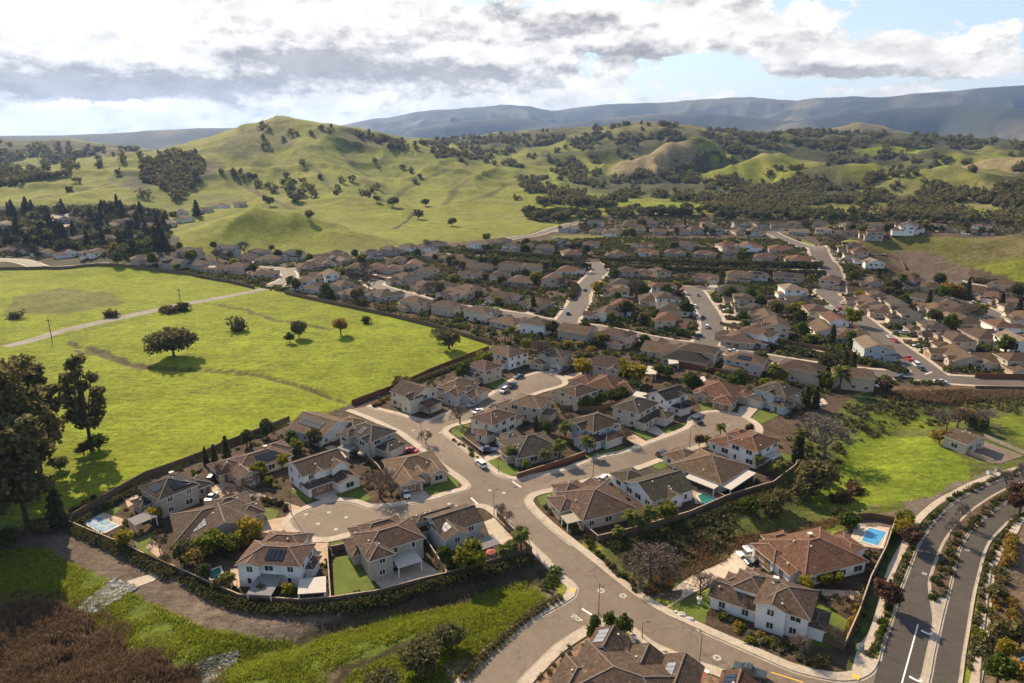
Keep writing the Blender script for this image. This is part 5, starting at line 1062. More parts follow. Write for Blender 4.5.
def tpl_bare(key, mat, h, wdt, seed, depth=5, leaf=None):
    rs = random.Random(seed); mb = MB(); tips = []
    def grow(p, d, L, r, k):
        q = p + d * L; mb.tube(p, q, r, r * .66, 6 if k < 2 else 3, caps=False)
        if k >= depth: tips.append(q); return
        for _ in range(3 if k else 5):
            e = np.array([rs.gauss(0, 1), rs.gauss(0, 1), rs.gauss(.25, .6)]); e /= np.linalg.norm(e); nd = d * .75 + e * .75; nd[2] = max(nd[2], -.1); nd /= np.linalg.norm(nd)
            grow(q, nd, L * rs.uniform(.62, .86), r * .62, k + 1)
    grow(np.array([0, 0, -.3]), np.array([0, 0, 1.]), h * .24, .035 * h, 0)
    V_ = np.array(mb.v); V_[:, :2] *= wdt / (np.ptp(V_[:, 0]) + 1e-6); V_[:, 2] *= h / V_[:, 2].max(); mb.v = [tuple(x) for x in V_]
    T = np.array(tips); T = T * np.array([V_[:, 0].max() / (abs(T[:, 0]).max() + 1e-6)] * 2 + [h / T[:, 2].max()])
    r2 = np.random.default_rng(seed); P = np.repeat(T, 3, 0) + r2.normal(size=(len(T) * 3, 3)) * wdt * .03
    TPL[key] = [('crown', leaf_mesh('crown', P, .10 + wdt * .006, leaf or mat, r2, aspect=.35)), ('trunk', mb.mesh('trunk', [mat]))]
def tpl_palm(key, h, seed, mat='l_palm'):
    rs = random.Random(seed); f = MB()
    for i in range(34):
        az_ = i * 2.4 + rs.uniform(-.2, .2); e0 = rs.uniform(-.5, 1.2); L = rs.uniform(1.9, 2.7); pr = None
        for k in range(9):
            t = k / 8; r = L * t * math.cos(e0 * (1 - .4 * t)); z = h + L * (math.sin(e0) * t - .62 * t * t); c_ = np.array([r * math.cos(az_), r * math.sin(az_), z])
            if pr is not None:
                sd = np.array([-math.sin(az_), math.cos(az_), 0])
                for sgn in (-1, 1):
                    ln = .75 * math.sin(PI * min(1, t + .12)) + .1
                    f.face([pr, c_, c_ + sd * sgn * ln - np.array([0, 0, .28 * ln]) + (c_ - pr) * .9, pr + sd * sgn * ln * .9 - np.array([0, 0, .28 * ln]) + (c_ - pr) * .5])
            pr = c_
    t = MB(); t.tube((0, 0, -.3), (0, 0, h + .05), .24, .17, 9); t.tube((0, 0, h - .5), (0, 0, h + .2), .24, .36, 9)
    TPL[key] = [('crown', f.mesh('crown', [mat])), ('trunk', t.mesh('trunk', ['bark']))]
for i in range(3):
    tpl_round(f'oak{i}', 'l_oak', 9, 11, 4200, .40, 100 + i, .24, nc=26, spread=.105)
    tpl_round(f'round{i}', ['l_green', 'l_dark', 'l_ygreen'][i], 5, 4.6, 1500, .25, 120 + i, .22, nc=16, spread=.12)
    tpl_round(f'round{i + 3}', ['l_green', 'l_yellow', 'l_olive'][i], 5, 4.6, 1300, .25, 130 + i, .26, nc=13, spread=.12)
    tpl_shrub(f'shrub{i}', ['l_dark', 'l_green', 'l_ygreen'][i], 1.4, 2.0, 420, .17, 140 + i)
    tpl_bare(f'bare{i}', ['twig', 'twig_pale', 'twig'][i], 6, 6.5, 150 + i)
tpl_shrub('shrub3', 'l_gold', 1.2, 1.8, 420, .16, 144); tpl_shrub('shrub4', 'l_brown', 1.3, 1.9, 420, .17, 145); tpl_shrub('shrub5', 'l_olive', 1.4, 2.2, 420, .17, 146); tpl_shrub('shrub6', 'l_sage', 1.2, 2, 380, .17, 147)
tpl_round('redtree', 'l_red', 5.5, 4.6, 1500, .24, 160, .3, nc=18, spread=.11); tpl_round('gold', 'l_gold', 4.5, 4.2, 1400, .24, 161, .25, nc=14, spread=.12)
tpl_cone('cypress', 'l_dark', 7, 2.2, 1500, .22, 170, .55); tpl_cone('conifer0', 'l_conifer', 20, 8.5, 1900, .62, 171, .85); tpl_cone('conifer1', 'l_conifer', 17, 7.5, 1700, .6, 172, .75); tpl_cone('column', 'l_dark', 6, 1.3, 1300, .18, 173, .25)
tpl_palm('palm0', 4.6, 5); tpl_palm('palm1', 3.4, 6)
for i, (h, wd, n, sd) in enumerate([(37, 21, 8200, 7), (27, 16, 6000, 8), (29, 12.5, 5200, 9)]):
    rs = np.random.default_rng(sd); cl = make_clumps(rs, [62, 50, 38][i], wd / 2 * .9, h * .42, h * .54, .5); P = crown_pts(rs, n, cl, wd * .058)
    TPL[f'euc{i}'] = [('crown', leaf_mesh('crown', P, .42, 'l_euc', rs)), ('trunk', limbs(cl, h * .22, .62, every=1).mesh('trunk', ['bark']))]
# cheap far versions
def tpl_far(key, mat, h, wdt, n, size, seed, trunk=.2):
    rs = np.random.default_rng(seed); rz = h * (1 - trunk) / 2; cl = make_clumps(rs, 9, wdt / 2 * .8, rz * .8, h - rz, .3); P = crown_pts(rs, n, cl, wdt * .13); P[:, 2] = np.maximum(P[:, 2], h * trunk * .4)
    TPL[key] = [('crown', leaf_mesh('crown', P, size, mat, rs)), ('trunk', limbs(cl, h * trunk, .035 * h, every=3, n=5).mesh('trunk', ['bark']))]
for i in range(3):
    tpl_far(f'hill{i}', ['l_oak', 'l_dark', 'l_oak'][i], [9, 10, 8][i], [11, 11, 12][i], 260, .85, 180 + i)
def plant(kind, name, label, cat, loc, sc=1.0, rz=None, group=None, sx=1.0):
    parts = TPL[kind]; rz = random.uniform(0, 6.28) if rz is None else rz
    if parts[0][0] is None:
        o = mesh_obj(name, parts[0][1]); tag(o, label, cat, group)
    else:
        o = thing(name, label, cat, loc, rz, group)
        for nm, me_ in parts: mesh_obj(nm, me_, o)
    o.location = loc; o.rotation_euler = (0, 0, rz); o.scale = (sc * sx, sc * sx, sc)
    return o
def pl(px, py, kind, name, label, h=None, cat='tree', group=None, sx=1.0):
    """plant rooted where the pixel's sight line meets the ground; h = height in metres"""
    q = gp(px, py); base = {'oak0': 9, 'oak1': 9, 'oak2': 9, 'roun': 5, 'shru': 1.4, 'bare': 6, 'redt': 5.5, 'gold': 4.5, 'cypr': 7, 'coni': 20, 'colu': 6, 'palm': 5.2, 'hill': 9}
    k = base.get(kind[:4], 1.0); sc = (h / k) if h else 1.0
    if kind.startswith('euc'): sc = h / {'euc0': 37, 'euc1': 27, 'euc2': 29}[kind] if h else 1
    return plant(kind, name, label, cat, q, sc, group=group, sx=sx)
# --- single trees
for a in [(8, 500, 'euc0', 'tall dark eucalyptus standing farthest back at the field edge', 44), (28, 527, 'euc1', 'broad eucalyptus in front beside the gravel track bend', 31), (-12, 545, 'euc1', 'eucalyptus half outside the frame by the gravel track', 34), (92, 450, 'euc2', 'slender eucalyptus with open crown standing alone in the pasture', 32), (40, 470, 'euc1', 'eucalyptus with rounded crown between the slender one and the group', 34), (-20, 470, 'euc0', 'eucalyptus cut by the frame edge behind the group', 36)]:
    pl(a[0], a[1], a[2], 'eucalyptus_tree', a[3], a[4])
for k, (x, y, h) in enumerate([(12, 548, 5), (38, 536, 4), (-8, 560, 6), (5, 500, 6), (60, 470, 4), (99, 450, 5), (84, 455, 4)]): pl(x, y, ['round1', 'round5', 'round3'][k % 3], 'undergrowth_tree', 'low bushy tree in the undergrowth below the eucalyptus group', h, group='undergrowth below the eucalyptus', sx=1.4)
F_ = 'trees scattered over the pasture'
for a in [(174, 357, 'oak0', 'wide dark oak alone in the pasture', 12, 1.25), (299, 338, 'oak1', 'smaller brownish oak in the pasture beside a red one', 8, .8), (290, 343, 'round3', 'small round oak touching its larger neighbour in the pasture', 5, 1), (341, 335, 'gold', 'golden-leaved tree at the far side of the pasture', 9, .9), (449, 349, 'round5', 'olive tree close to the pasture corner', 9, 1.3), (437, 341, 'bare0', 'small bare tree behind the olive pasture tree', 6, 1),
          (237, 330, 'shrub5', 'low dark thicket near the pasture ditch', 6, .9), (17, 318, 'shrub5', 'low scrub bush beside the brown patch', 3.5, 1.4), (367, 323, 'shrub0', 'small dark bush before the pasture wall', 3.5, .9), (111, 317, 'shrub4', 'brown bush on the verge of the farm road', 4, 1.2), (170, 312, 'shrub4', 'brown thicket below the farm road', 4, 1.6), (184, 310, 'shrub0', 'dark thicket below the farm road by the pole', 4, 1.4)]:
    pl(a[0], a[1], a[2], 'pasture_tree' if a[2][0] != 's' else 'bush', a[3], a[4], 'tree' if a[2][0] != 's' else 'bush', F_, a[5])
for a in [(60, 527, 'cypress', 'dark conifer at the corner of the pool yard fence', 10, 1.35), (206, 463, 'cypress', 'first and shortest cypress by the pasture fence', 5, 1), (215, 462, 'cypress', 'middle cypress by the pasture fence', 5.6, 1), (227, 458, 'cypress', 'tallest cypress by the pasture fence', 7, 1), (247, 446, 'round1', 'dark round tree behind the long red-brown house', 5, 1), (267, 438, 'round1', 'dark dense tree at the pasture fence before the tan solar roof', 6, 1), (292, 446, 'round0', 'leafy green tree between the tan-roofed and white houses', 5, 1), (314, 447, 'round1', 'dark spreading tree behind the white gabled house', 5.5, 1.2),
          (259, 479, 'round2', 'yellow-green tree in front of the long red-brown house', 5, 1), (283, 469, 'round4', 'yellow tree at the end of the long red-brown house', 4.2, 1), (296, 453, 'round2', 'yellow-green tree above the white gabled house', 4.6, 1), (270, 486, 'round2', 'small yellow-green bush tree by the white gable wall', 3, 1), (222, 481, 'bare2', 'bare grey tree at the driveway of the long house', 5, 1.1), (230, 503, 'bare2', 'bare grey tree between the two long driveways', 4.5, 1.2), (243, 500, 'bare0', 'second bare tree beside the long driveway', 4, 1), (255, 491, 'bare1', 'small bare tree on the driveway verge', 3.5, 1),
          (128, 548, 'round4', 'yellow tree near the wire fence below the covered pool', 4.5, .95), (154, 522, 'round4', 'yellow bush beside the white patio cover', 3.6, 1.2), (160, 552, 'bare2', 'bare sapling on the small back lawn', 4, 1), (184, 562, 'round5', 'feathery olive tree below the wide brown roof', 5.5, 1), (198, 566, 'gold', 'golden tree below the wide brown roof', 5, 1), (211, 556, 'round2', 'tall yellow-green tree under the wide brown roof', 6, 1.1), (234, 552, 'round2', 'round yellow-green tree beside the white house', 4.6, 1), (249, 543, 'round4', 'big yellow tree behind the white house', 6, 1.1), (244, 547, 'gold', 'orange-tinged small tree behind the white house', 3.5, 1),
          (229, 587, 'palm1', 'short palm beside the small teal pool', 4.2, 1), (220, 590, 'round5', 'olive bush tree at the wall below the teal pool', 3, 1), (262, 598, 'round0', 'green bush tree under the grey patio roof', 3, 1.2), (288, 598, 'round4', 'yellow-green bush beside the white pergola', 3.4, .9), (206, 580, 'round1', 'dark tree by the retaining wall', 4, 1),
          (447, 567, 'round0', 'smaller dense green tree behind the grey house', 5, .9), (470, 573, 'round2', 'tallest dense green tree behind the grey house', 7.5, .95), (460, 570, 'shrub1', 'green bush between the two dense trees', 2.5, 1.2), (521, 551, 'palm0', 'biggest palm in the corner back yard', 5.6, 1), (511, 556, 'palm1', 'middle palm in the corner back yard', 4.6, 1), (504, 559, 'palm1', 'smallest palm in the corner back yard', 4.2, 1),
          (380, 498, 'bare0', 'spreading bare tree on the cul-de-sac planting bed', 7, 1.3), (392, 498, 'bare2', 'bare reddish tree beside the spreading bare tree', 4.5, 1), (460, 424, 'bare0', 'bare reddish tree on the street corner by the cream house', 6, 1.15), (426, 444, 'bare2', 'small bare tree on the main street pavement', 4.5, 1), (430, 416, 'bare0', 'bare red tree in front of the cream gabled house', 5, 1.2), (501, 519, 'bare2', 'bare sapling beside the corner lamp post', 4, 1), (505, 524, 'bare1', 'pale bare sapling on the corner strip', 3.4, 1),
          (511, 462, 'palm0', 'first palm before the steep grey hips', 4.8, 1), (526, 470, 'palm1', 'low palm before the steep grey hips', 4, 1), (544.5, 466, 'palm0', 'third palm along the tan wall', 4.8, 1), (559.5, 461, 'palm0', 'tall palm at the end of the tan wall', 6.2, 1), (565, 441, 'palm0', 'yellowish palm beside the blue-grey house', 6, 1), (587, 455, 'palm0', 'palm on the lawn of the blue-grey house', 5.5, 1), (545, 461, 'bare0', 'bare tree behind the tan wall', 4, 1),
          (618, 539, 'palm1', 'low palm inside the bank wall', 4, 1), (630, 532, 'palm0', 'tall yellow-green palm inside the bank wall', 5.5, 1), (641, 530, 'palm1', 'middle palm inside the bank wall', 4.6, 1), (649, 528, 'palm0', 'bright palm inside the bank wall', 5.5, 1), (666, 521, 'round2', 'feathery pale-green tree beside the palms', 5, 1.1),
          (650, 582, 'bare0', 'broad bare brownish tree on the slope below the bank wall', 8, 1.5), (634, 577, 'bare2', 'bare thinner tree on the slope by the street', 6, 1.3), (662, 587, 'bare0', 'lower bare tree on the slope before the driveway', 6, 1.3), (640, 588, 'bare2', 'small bare thicket above the street kerb', 4.5, 1.4),
          (700, 598, 'bare0', 'bare tree on the corner front lawn', 5.5, 1.15), (747, 618, 'bare1', 'pale bare sapling below the white corner house', 4.5, .8), (802, 656, 'bare1', 'pale bare sapling near the yellow bushes', 4.5, .8), (833, 645, 'bare0', 'bare sapling in the back lawn corner', 4, .8), (806, 592, 'round4', 'small yellow-green tree beside the tan patio', 3.5, 1), (851, 607, 'bare2', 'bare sapling at the tan patio wall', 3.5, 1),
          (720, 438, 'palm0', 'larger palm at the bulb kerb', 4.6, 1), (707, 445, 'palm1', 'smaller palm at the bulb kerb', 3.8, 1), (699, 447, 'redtree', 'small dark red tree at the bulb lamp post', 4, .9), (749, 434, 'redtree', 'red-leaved sapling behind the terracotta roof', 3.5, .9), (758, 471, 'palm0', 'yellow palm beside the white terracotta-roofed house', 4.6, 1), (780, 478, 'palm0', 'leaning palm in the back yard below the bulb', 5, 1), (772, 474, 'palm1', 'squat palm in the back yard below the bulb', 4, 1), (795, 463, 'column', 'left column cypress of the close pair', 8.5, 1), (799, 463, 'column', 'right column cypress of the close pair', 8.2, 1), (800, 448, 'palm0', 'golden palm behind the column cypresses', 6, 1), (807, 456, 'palm1', 'ragged palm on the slope beside the cypresses', 5, 1),
          (824, 456, 'bare1', 'large pale bare tree at the meadow edge', 12, 1.2), (790, 414, 'bare1', 'bare tree before the grey-blue house', 6, 1.2), (813, 494, 'round5', 'broad brown-olive tree above the bank', 9, 1.25), (806, 500, 'round5', 'olive tree beside the brown-olive tree', 6, 1.2), (765, 512, 'round5', 'rounded pale-topped tree on the bank', 5, 1.1), (749, 515, 'round3', 'dark rounded tree first on the bank', 5, 1.2), (779, 508, 'round5', 'green tree on the bank before the brown-olive tree', 5, 1.1), (840, 500, 'shrub4', 'brown bush on the meadow edge', 3, 1.3), (852, 492, 'shrub4', 'second brown bush on the meadow edge', 3, 1.3),
          (847, 528, 'round0', 'green tree behind the red roof beside the pool', 4.5, 1.2), (840, 522, 'round1', 'dark tree behind the red roof', 4, 1.2), (824, 585, 'round2', 'bright green hedge tree beside the tan patio', 3, 1.3), (836, 583, 'round2', 'second bright green hedge tree by the yard wall', 3, 1.2),
          (885, 610, 'redtree', 'dark red tree on the walk verge by the yard wall corner', 6.5, 1.05), (911, 549, 'redtree', 'dark red tree between walk and parkway', 5.5, 1.1), (1019, 514, 'redtree', 'red tree beyond the median curve', 6.5, 1.1), (1017, 500, 'redtree', 'second red tree at the median curve', 5, 1.1), (958, 525, 'bare1', 'ghostly bare sapling on the median', 6, .5), (949, 540, 'bare1', 'thin bare sapling lowest on the median', 6, .5), (1006, 490, 'bare1', 'bare sapling highest on the median', 6, .5), (1022, 482, 'bare1', 'bare sapling at the median frame edge', 6, .5),
          (905, 538, 'round4', 'bright yellow-green tree at the pool wall corner', 4.5, .9), (902, 530, 'round2', 'yellow-green tree behind the pool wall corner', 4.5, .9), (1000, 645, 'round5', 'olive tree beside the lower parkway walk', 5.5, 1), (1019, 648, 'round5', 'grey-green tree cut by the frame beside the parkway walk', 6, 1.1), (1004, 664, 'round4', 'upright yellow tree beside the parkway walk', 5, .7), (997, 683, 'round3', 'green tree at the bottom of the parkway walk', 5.5, 1), (1020, 686, 'gold', 'gold tree at the bottom frame corner', 5, 1), (1011, 611, 'gold', 'orange bush tree beside the parkway walk', 3, 1), (1010, 624, 'gold', 'second orange bush tree beside the parkway walk', 3, 1), (995, 600, 'round5', 'pale green bush tree beside the parkway walk', 3.5, 1.2),
          (424, 668, 'oak2', 'larger grey-green creek shrub above the curved street', 5.5, 1.2), (448, 648, 'oak1', 'smaller grey-green creek shrub above the curved street', 4.2, 1.1), (382, 696, 'oak0', 'dark creek shrub at the lower frame edge', 4, 1.3), (595, 629, 'round3', 'clipped green tree left of the stop-line corner', 3, .9), (609, 628, 'round3', 'clipped green tree in the middle of the stop-line corner', 3.4, .9), (624, 636, 'round3', 'taller clipped green tree right of the stop-line corner', 4.6, .8), (593, 633, 'shrub1', 'low round bush at the stop-line corner', 1.8, 1),
          (946, 430, 'bare1', 'pale bare thicket tree behind the pump house', 7, 1), (965, 424, 'gold', 'yellowish winter tree behind the pump house', 6, 1.1), (957, 428, 'bare0', 'brown bare tree behind the pump house', 7, 1.1), (939, 444, 'gold', 'yellow reed tree left of the pump house', 5, 1.1), (981, 432, 'round1', 'dark tree behind the pump house yard', 4.5, 1.1), (988, 426, 'bare1', 'row of pale bare stems behind the yard', 6, 1.2), (972, 428, 'round5', 'olive tree behind the pump house roof', 4, 1.1),
          (966, 300, 'conifer0', 'tall dark conifer between far yards', 13, .9), (1001, 308, 'conifer1', 'first dark conifer by the far lane', 11, .9), (1018, 315, 'conifer1', 'second dark conifer at the frame edge', 12, .9), (952, 297, 'gold', 'yellow broad tree next to the tall far conifer', 9, 1.3), (941, 299, 'round0', 'green broad tree next to the yellow far tree', 8, 1.3), (891, 294, 'round1', 'round green tree behind the pinkish house', 9, 1.2), (853, 283, 'round3', 'green round tree at the avenue bend', 8, .9), (853, 292, 'round5', 'lower green tree at the avenue bend', 7, 1.0), (844, 372, 'cypress', 'left dark conifer beside the blue-grey gable', 9, 1.1), (852, 371, 'cypress', 'right dark conifer beside the blue-grey gable', 8, 1.1), (806, 408, 'cypress', 'dark conifer beside the long wall yard', 8, 1.2), (815, 408, 'cypress', 'second dark conifer beside the long wall yard', 8, 1.1), (884, 393, 'redtree', 'dark red tree at the driveway by the brush slope', 5, 1.2),
          (775, 383, 'palm0', 'palm above the grey-blue house', 7, 1.1), (765, 388, 'round2', 'yellow-green tree above the grey-blue house', 4, 1.2), (779, 390, 'gold', 'golden bush tree above the grey-blue house', 4, 1.2), (825, 388, 'round2', 'yellow tree beside the low brown two-storey roof', 5, 1.1), (812, 344, 'round2', 'palm-like yellow-green tree by the far pool', 5, 1.2), (548, 333, 'palm0', 'palm clump beside the white pasture-row house', 6, 1.1), (553, 336, 'palm0', 'second palm beside the white pasture-row house', 6, 1.1), (505, 343, 'palm0', 'palm at the pasture corner', 6, 1), (511, 340, 'palm0', 'second palm at the pasture corner', 6.5, 1), (540, 349, 'round4', 'bright yellow tree in the cul-de-sac yards', 4, 1), (569, 348, 'round4', 'yellow hedge tree behind the sage house', 3.5, 1.4), (579, 349, 'round4', 'second yellow hedge tree behind the sage house', 3.5, 1.2), (590, 354, 'gold', 'golden tree behind the sage house', 3.5, 1.2), (584, 366, 'round5', 'large hazy brown-green tree in the cul-de-sac yards', 7, 1.2), (526, 350, 'round2', 'green feathery tree beside the white pasture house', 5, 1),
          (579, 408, 'round2', 'first round tree in the hedge line below the terracotta house', 5, 1.2), (590, 409, 'round0', 'second round tree in the hedge line', 4.6, 1.1), (601, 405, 'round0', 'third round tree in the hedge line', 4.6, 1.1), (611, 402, 'round1', 'fourth round tree in the hedge line', 4.6, 1.2), (622, 399, 'round0', 'fifth round tree in the hedge line', 5, 1.2), (633, 393, 'round3', 'last round tree in the hedge line', 5, 1.3), (659, 376, 'round3', 'green tree beside the small patio cover', 5, 1.2), (668, 378, 'round0', 'second green tree beside the small patio cover', 5, 1.2), (688, 385, 'round0', 'round bush tree left of the terracotta head house', 4, 1.2), (571, 427, 'bare0', 'bare tree beside the yellowish palm', 4.5, 1), (624, 443, 'bare0', 'bare reddish tree before the tan driveway', 4.5, 1.2), (686, 411, 'bare0', 'bare tree by the charcoal-gabled house', 4, 1.2), (536, 430, 'cypress', 'narrow dark tree behind the steep hips', 5, 1.1), (547, 433, 'round3', 'green tree behind the steep grey hips', 4, 1)]:
    pl(a[0], a[1], a[2], 'tree' if a[2][0] != 's' else 'bush', a[3], a[4], 'tree' if a[2][0] != 's' else 'bush', None, a[5])
# names by kind
KN = {'euc': 'eucalyptus_tree', 'oak': 'oak_tree', 'rou': 'broadleaf_tree', 'bar': 'bare_tree', 'red': 'red_leaved_tree', 'gol': 'golden_tree', 'cyp': 'cypress_tree', 'con': 'conifer_tree', 'col': 'column_cypress', 'pal': 'palm_tree'}
crown_owner = {}
for k, parts in TPL.items(): crown_owner[parts[0][1].name] = k
for o in list(C.objects):
    if o.name.split('.')[0] == 'tree' and o.children:
        for ch in o.children:
            k = crown_owner.get(ch.data.name)
            if k: o.name = KN[k[:3]]

# --- trees of the gardens beyond, one by one
HX = np.array([h[0] for h in HOUSES]); HY = np.array([h[1] for h in HOUSES]); HR = np.array([h[2] for h in HOUSES])
def free_spot(x, y, pad=0.0, road=7.4):
    if np.any(np.hypot(HX - x, HY - y) < HR * .86 + pad): return False
    return street_near(x, y)[2] > road
def on_screen(x, y, z=0):
    dep = y * math.cos(PITCH) - (z - CAMH) * math.sin(PITCH); up = y * math.sin(PITCH) + (z - CAMH) * math.cos(PITCH)
    return 512 + FPX * x / dep, 341.5 - FPX * up / dep
rng = random.Random(77); ntr = 0; spots = []
LOOK = [('round0', 'leafy green', 'broadleaf_tree'), ('round1', 'dark green', 'broadleaf_tree'), ('round3', 'mid-green', 'broadleaf_tree'), ('round5', 'olive', 'broadleaf_tree'), ('round2', 'yellow-green', 'broadleaf_tree'), ('round4', 'bright yellow', 'broadleaf_tree'), ('bare0', 'bare brown', 'bare_tree'), ('bare1', 'bare pale', 'bare_tree'), ('palm0', 'palm', 'palm_tree'), ('redtree', 'dark red', 'red_leaved_tree'), ('cypress', 'narrow cypress', 'cypress_tree')]
WT = [7, 9, 7, 6, 3, 1.5, 4, 2, 2.2, 1.2, 2]
tries = 0
hz_list = [h for h in HOUSES if h[1] > 225]
while ntr < 225 and tries < 9000:
    tries += 1; h = rng.choice(hz_list); a = rng.uniform(0, 6.28); r = h[2] * rng.uniform(1.0, 1.8); x, y = h[0] + r * math.cos(a), h[1] + r * math.sin(a)
    if not free_spot(x, y, .8) or any(abs(x - q[0]) + abs(y - q[1]) < 7 for q in spots): continue
    z = float(hz(x, y)); sx_, sy_ = on_screen(x, y, z)
    if not (-5 < sx_ < 1029 and 215 < sy_ < 395): continue
    k = rng.choices(LOOK, WT)[0]; spots.append((x, y)); ntr += 1
    zone = 'near the far woods' if sy_ < 240 else 'above the long hedge' if sy_ < 268 else 'between the farm road and the side street' if sx_ < 590 else 'between side street and main avenue' if sx_ < 800 else 'right of the main avenue'
    plant(k[0], k[2], f'{k[1]} garden tree between houses {zone}', 'tree', (x, y, z), rng.uniform(.95, 1.7) * (1.1 if k[0][0] != 'c' else .9), group=f'garden trees {zone}')
# --- conifers over the estate beside the hill
rng = random.Random(5)
for k in range(70):
    px, py = rng.uniform(0, 168), rng.uniform(211, 249)
    if k < 10: px, py = [(42, 246), (52, 249), (66, 246), (88, 247), (120, 247), (161, 243), (166, 222), (197, 216), (146, 236), (28, 252)][k]
    q = gp(px, py)
    if k >= 10 and not free_spot(q[0], q[1], 0): continue
    plant(f'conifer{k % 2}', 'conifer_tree', 'tall dark conifer among the roofs of the shady estate beside the hill', 'tree', q, rng.uniform(.6, 1.02), group='conifers of the shady estate', sx=rng.uniform(.95, 1.3))
for k in range(46):
    q = gp(rng.uniform(-4, 170), rng.uniform(210, 256))
    if free_spot(q[0], q[1], 0): plant(f'hill{k % 3}', 'broadleaf_tree', 'rounded dark tree between the roofs of the shady estate beside the hill', 'tree', q, rng.uniform(.7, 1.3), group='rounded trees of the shady estate')
# --- individual hillside trees, nearest first; the rest become the woodland
def sample_poly(poly, n, rng):
    xs = [p[0] for p in poly]; ys = [p[1] for p in poly]; out = []
    A_ = np.array(poly, float)
    while len(out) < n:
        x = rng.uniform(min(xs), max(xs), 400); y = rng.uniform(min(ys), max(ys), 400); m_ = inside([tuple(p) for p in poly], x, y)
        out += list(zip(x[m_], y[m_]))
    return np.array(out[:n])
nr = np.random.default_rng(11)
OPEN = [(665, 155, 34, 15), (735, 165, 34, 12), (790, 158, 36, 11), (560, 152, 14, 10), (605, 148, 12, 10), (590, 213, 40, 6), (640, 207, 26, 6), (905, 186, 34, 9), (765, 178, 24, 9), (915, 152, 26, 5), (995, 166, 22, 9), (985, 212, 18, 8), (820, 171, 18, 6), (850, 180, 14, 8), (555, 213, 30, 9), (690, 205, 20, 6), (860, 127, 40, 6), (640, 124, 10, 3), (835, 214, 26, 5), (960, 180, 18, 10), (610, 160, 14, 7)]
WOODS = [([(500, 128), (640, 123), (800, 129), (1030, 139), (1030, 222), (880, 218), (700, 212), (545, 214), (525, 190), (505, 165)], 8600, 1), ([(345, 127), (400, 141), (512, 132), (514, 168), (440, 160), (398, 151), (360, 140)], 420, 1), ([(-8, 139), (60, 139), (160, 149), (200, 154), (160, 156), (110, 165), (60, 177), (30, 183), (-8, 192)], 620, 1),
         ([(138, 162), (185, 154), (205, 162), (200, 180), (176, 202), (165, 188), (142, 180)], 230, 0), ([(205, 165), (290, 175), (330, 196), (300, 204), (240, 182)], 30, 0), ([(250, 125), (330, 122), (340, 135), (260, 150)], 14, 0), ([(300, 150), (480, 165), (520, 200), (420, 220), (330, 190)], 10, 0), ([(20, 190), (150, 170), (230, 150), (250, 190), (120, 200)], 8, 0), ([(700, 208), (880, 212), (1030, 218), (1030, 226), (700, 220)], 170, 0), ([(520, 215), (545, 214), (600, 214), (700, 212), (700, 217), (600, 219), (540, 224)], 110, 0)]
PTS = []
for poly, n, msk in WOODS:
    S_ = sample_poly(poly, n, nr)
    if msk:
        keep = np.ones(len(S_), bool)
        for ox, oy, rx, ry in OPEN: keep &= (np.hypot((S_[:, 0] - ox) / rx, (S_[:, 1] - oy) / ry) > 1) | (nr.random(len(S_)) < .05)
        keep &= (fbm(S_[:, 0] / 30 + 3, S_[:, 1] / 11, 3, 91) + nr.uniform(-.1, .1, len(S_))) > .43
        S_ = S_[keep]
    x, y, z = ground(S_[:, 0], S_[:, 1])
    if msk == 1:
        x, y = np.nan_to_num(x), np.nan_to_num(y); e = 55.0; cv = (hz(x + e, y) + hz(x - e, y) + hz(x, y + e) + hz(x, y - e)) / 4 - z
        z = np.where(cv + nr.normal(size=len(x)) * 1.4 > -1.7, z, np.nan)
    ok = ~np.isnan(z) & (np.hypot(x, y) < 3300) & (np.hypot(x, y) > 640)
    PTS.append(np.column_stack([x, y, z])[ok])
fixed = [(336, 195), (338, 191), (369, 198), (377, 202), (452, 226), (310, 219), (372, 192), (342, 183), (320, 178), (302, 166), (290, 190), (296, 204), (265, 200), (270, 206), (420, 178), (415, 183)]
x, y, z = ground([p[0] for p in fixed], [p[1] for p in fixed]); PTS.insert(0, np.column_stack([x, y, z]))
PT = np.vstack(PTS); order = np.argsort(np.hypot(PT[:, 0], PT[:, 1])); PT = PT[order]
NI = 250
hr = random.Random(3)
for i, (x, y, z) in enumerate(PT[:NI]):
    sx_, _ = on_screen(x, y, z)
    where = 'on the bright green hill' if sx_ < 520 else 'at the foot of the woods behind the houses' if math.hypot(x, y) < 1010 else 'in the wooded hollows of the back hills'
    plant(f'hill{i % 3}', 'hillside_tree', f'round dark oak {where}', 'tree', (x, y, z), hr.uniform(.7, 1.25), group=f'oaks {where}', sx=hr.uniform(.85, 1.2))
rest = PT[NI:]; VV = []
for i, (x, y, z) in enumerate(rest):
    d = math.hypot(x, y); h = nr.uniform(6, 12) * (1 + .25 * (d > 1800)); wd = h * nr.uniform(.9, 1.4); n = 60 if d < 1500 else 38
    P = nr.normal(size=(n, 3)); P /= np.linalg.norm(P, axis=1)[:, None]; P *= nr.uniform(.4, 1, (n, 1)); P *= np.array([wd / 2, wd / 2, h / 2]) * (1 + .35 * np.sin(P[:, :1] * 5 + i)); P[:, 2] = np.abs(P[:, 2] + h * .42)
    VV.append(quads_at(P + np.array([x, y, z]), 1.5 if d < 1500 else 2.1, nr))
VV = np.vstack(VV); tag(mesh_obj('woodland', np_mesh('woodland', VV, np.arange(len(VV)).reshape(-1, 4), ['l_oak'])), kind='stuff')
#==PART5==

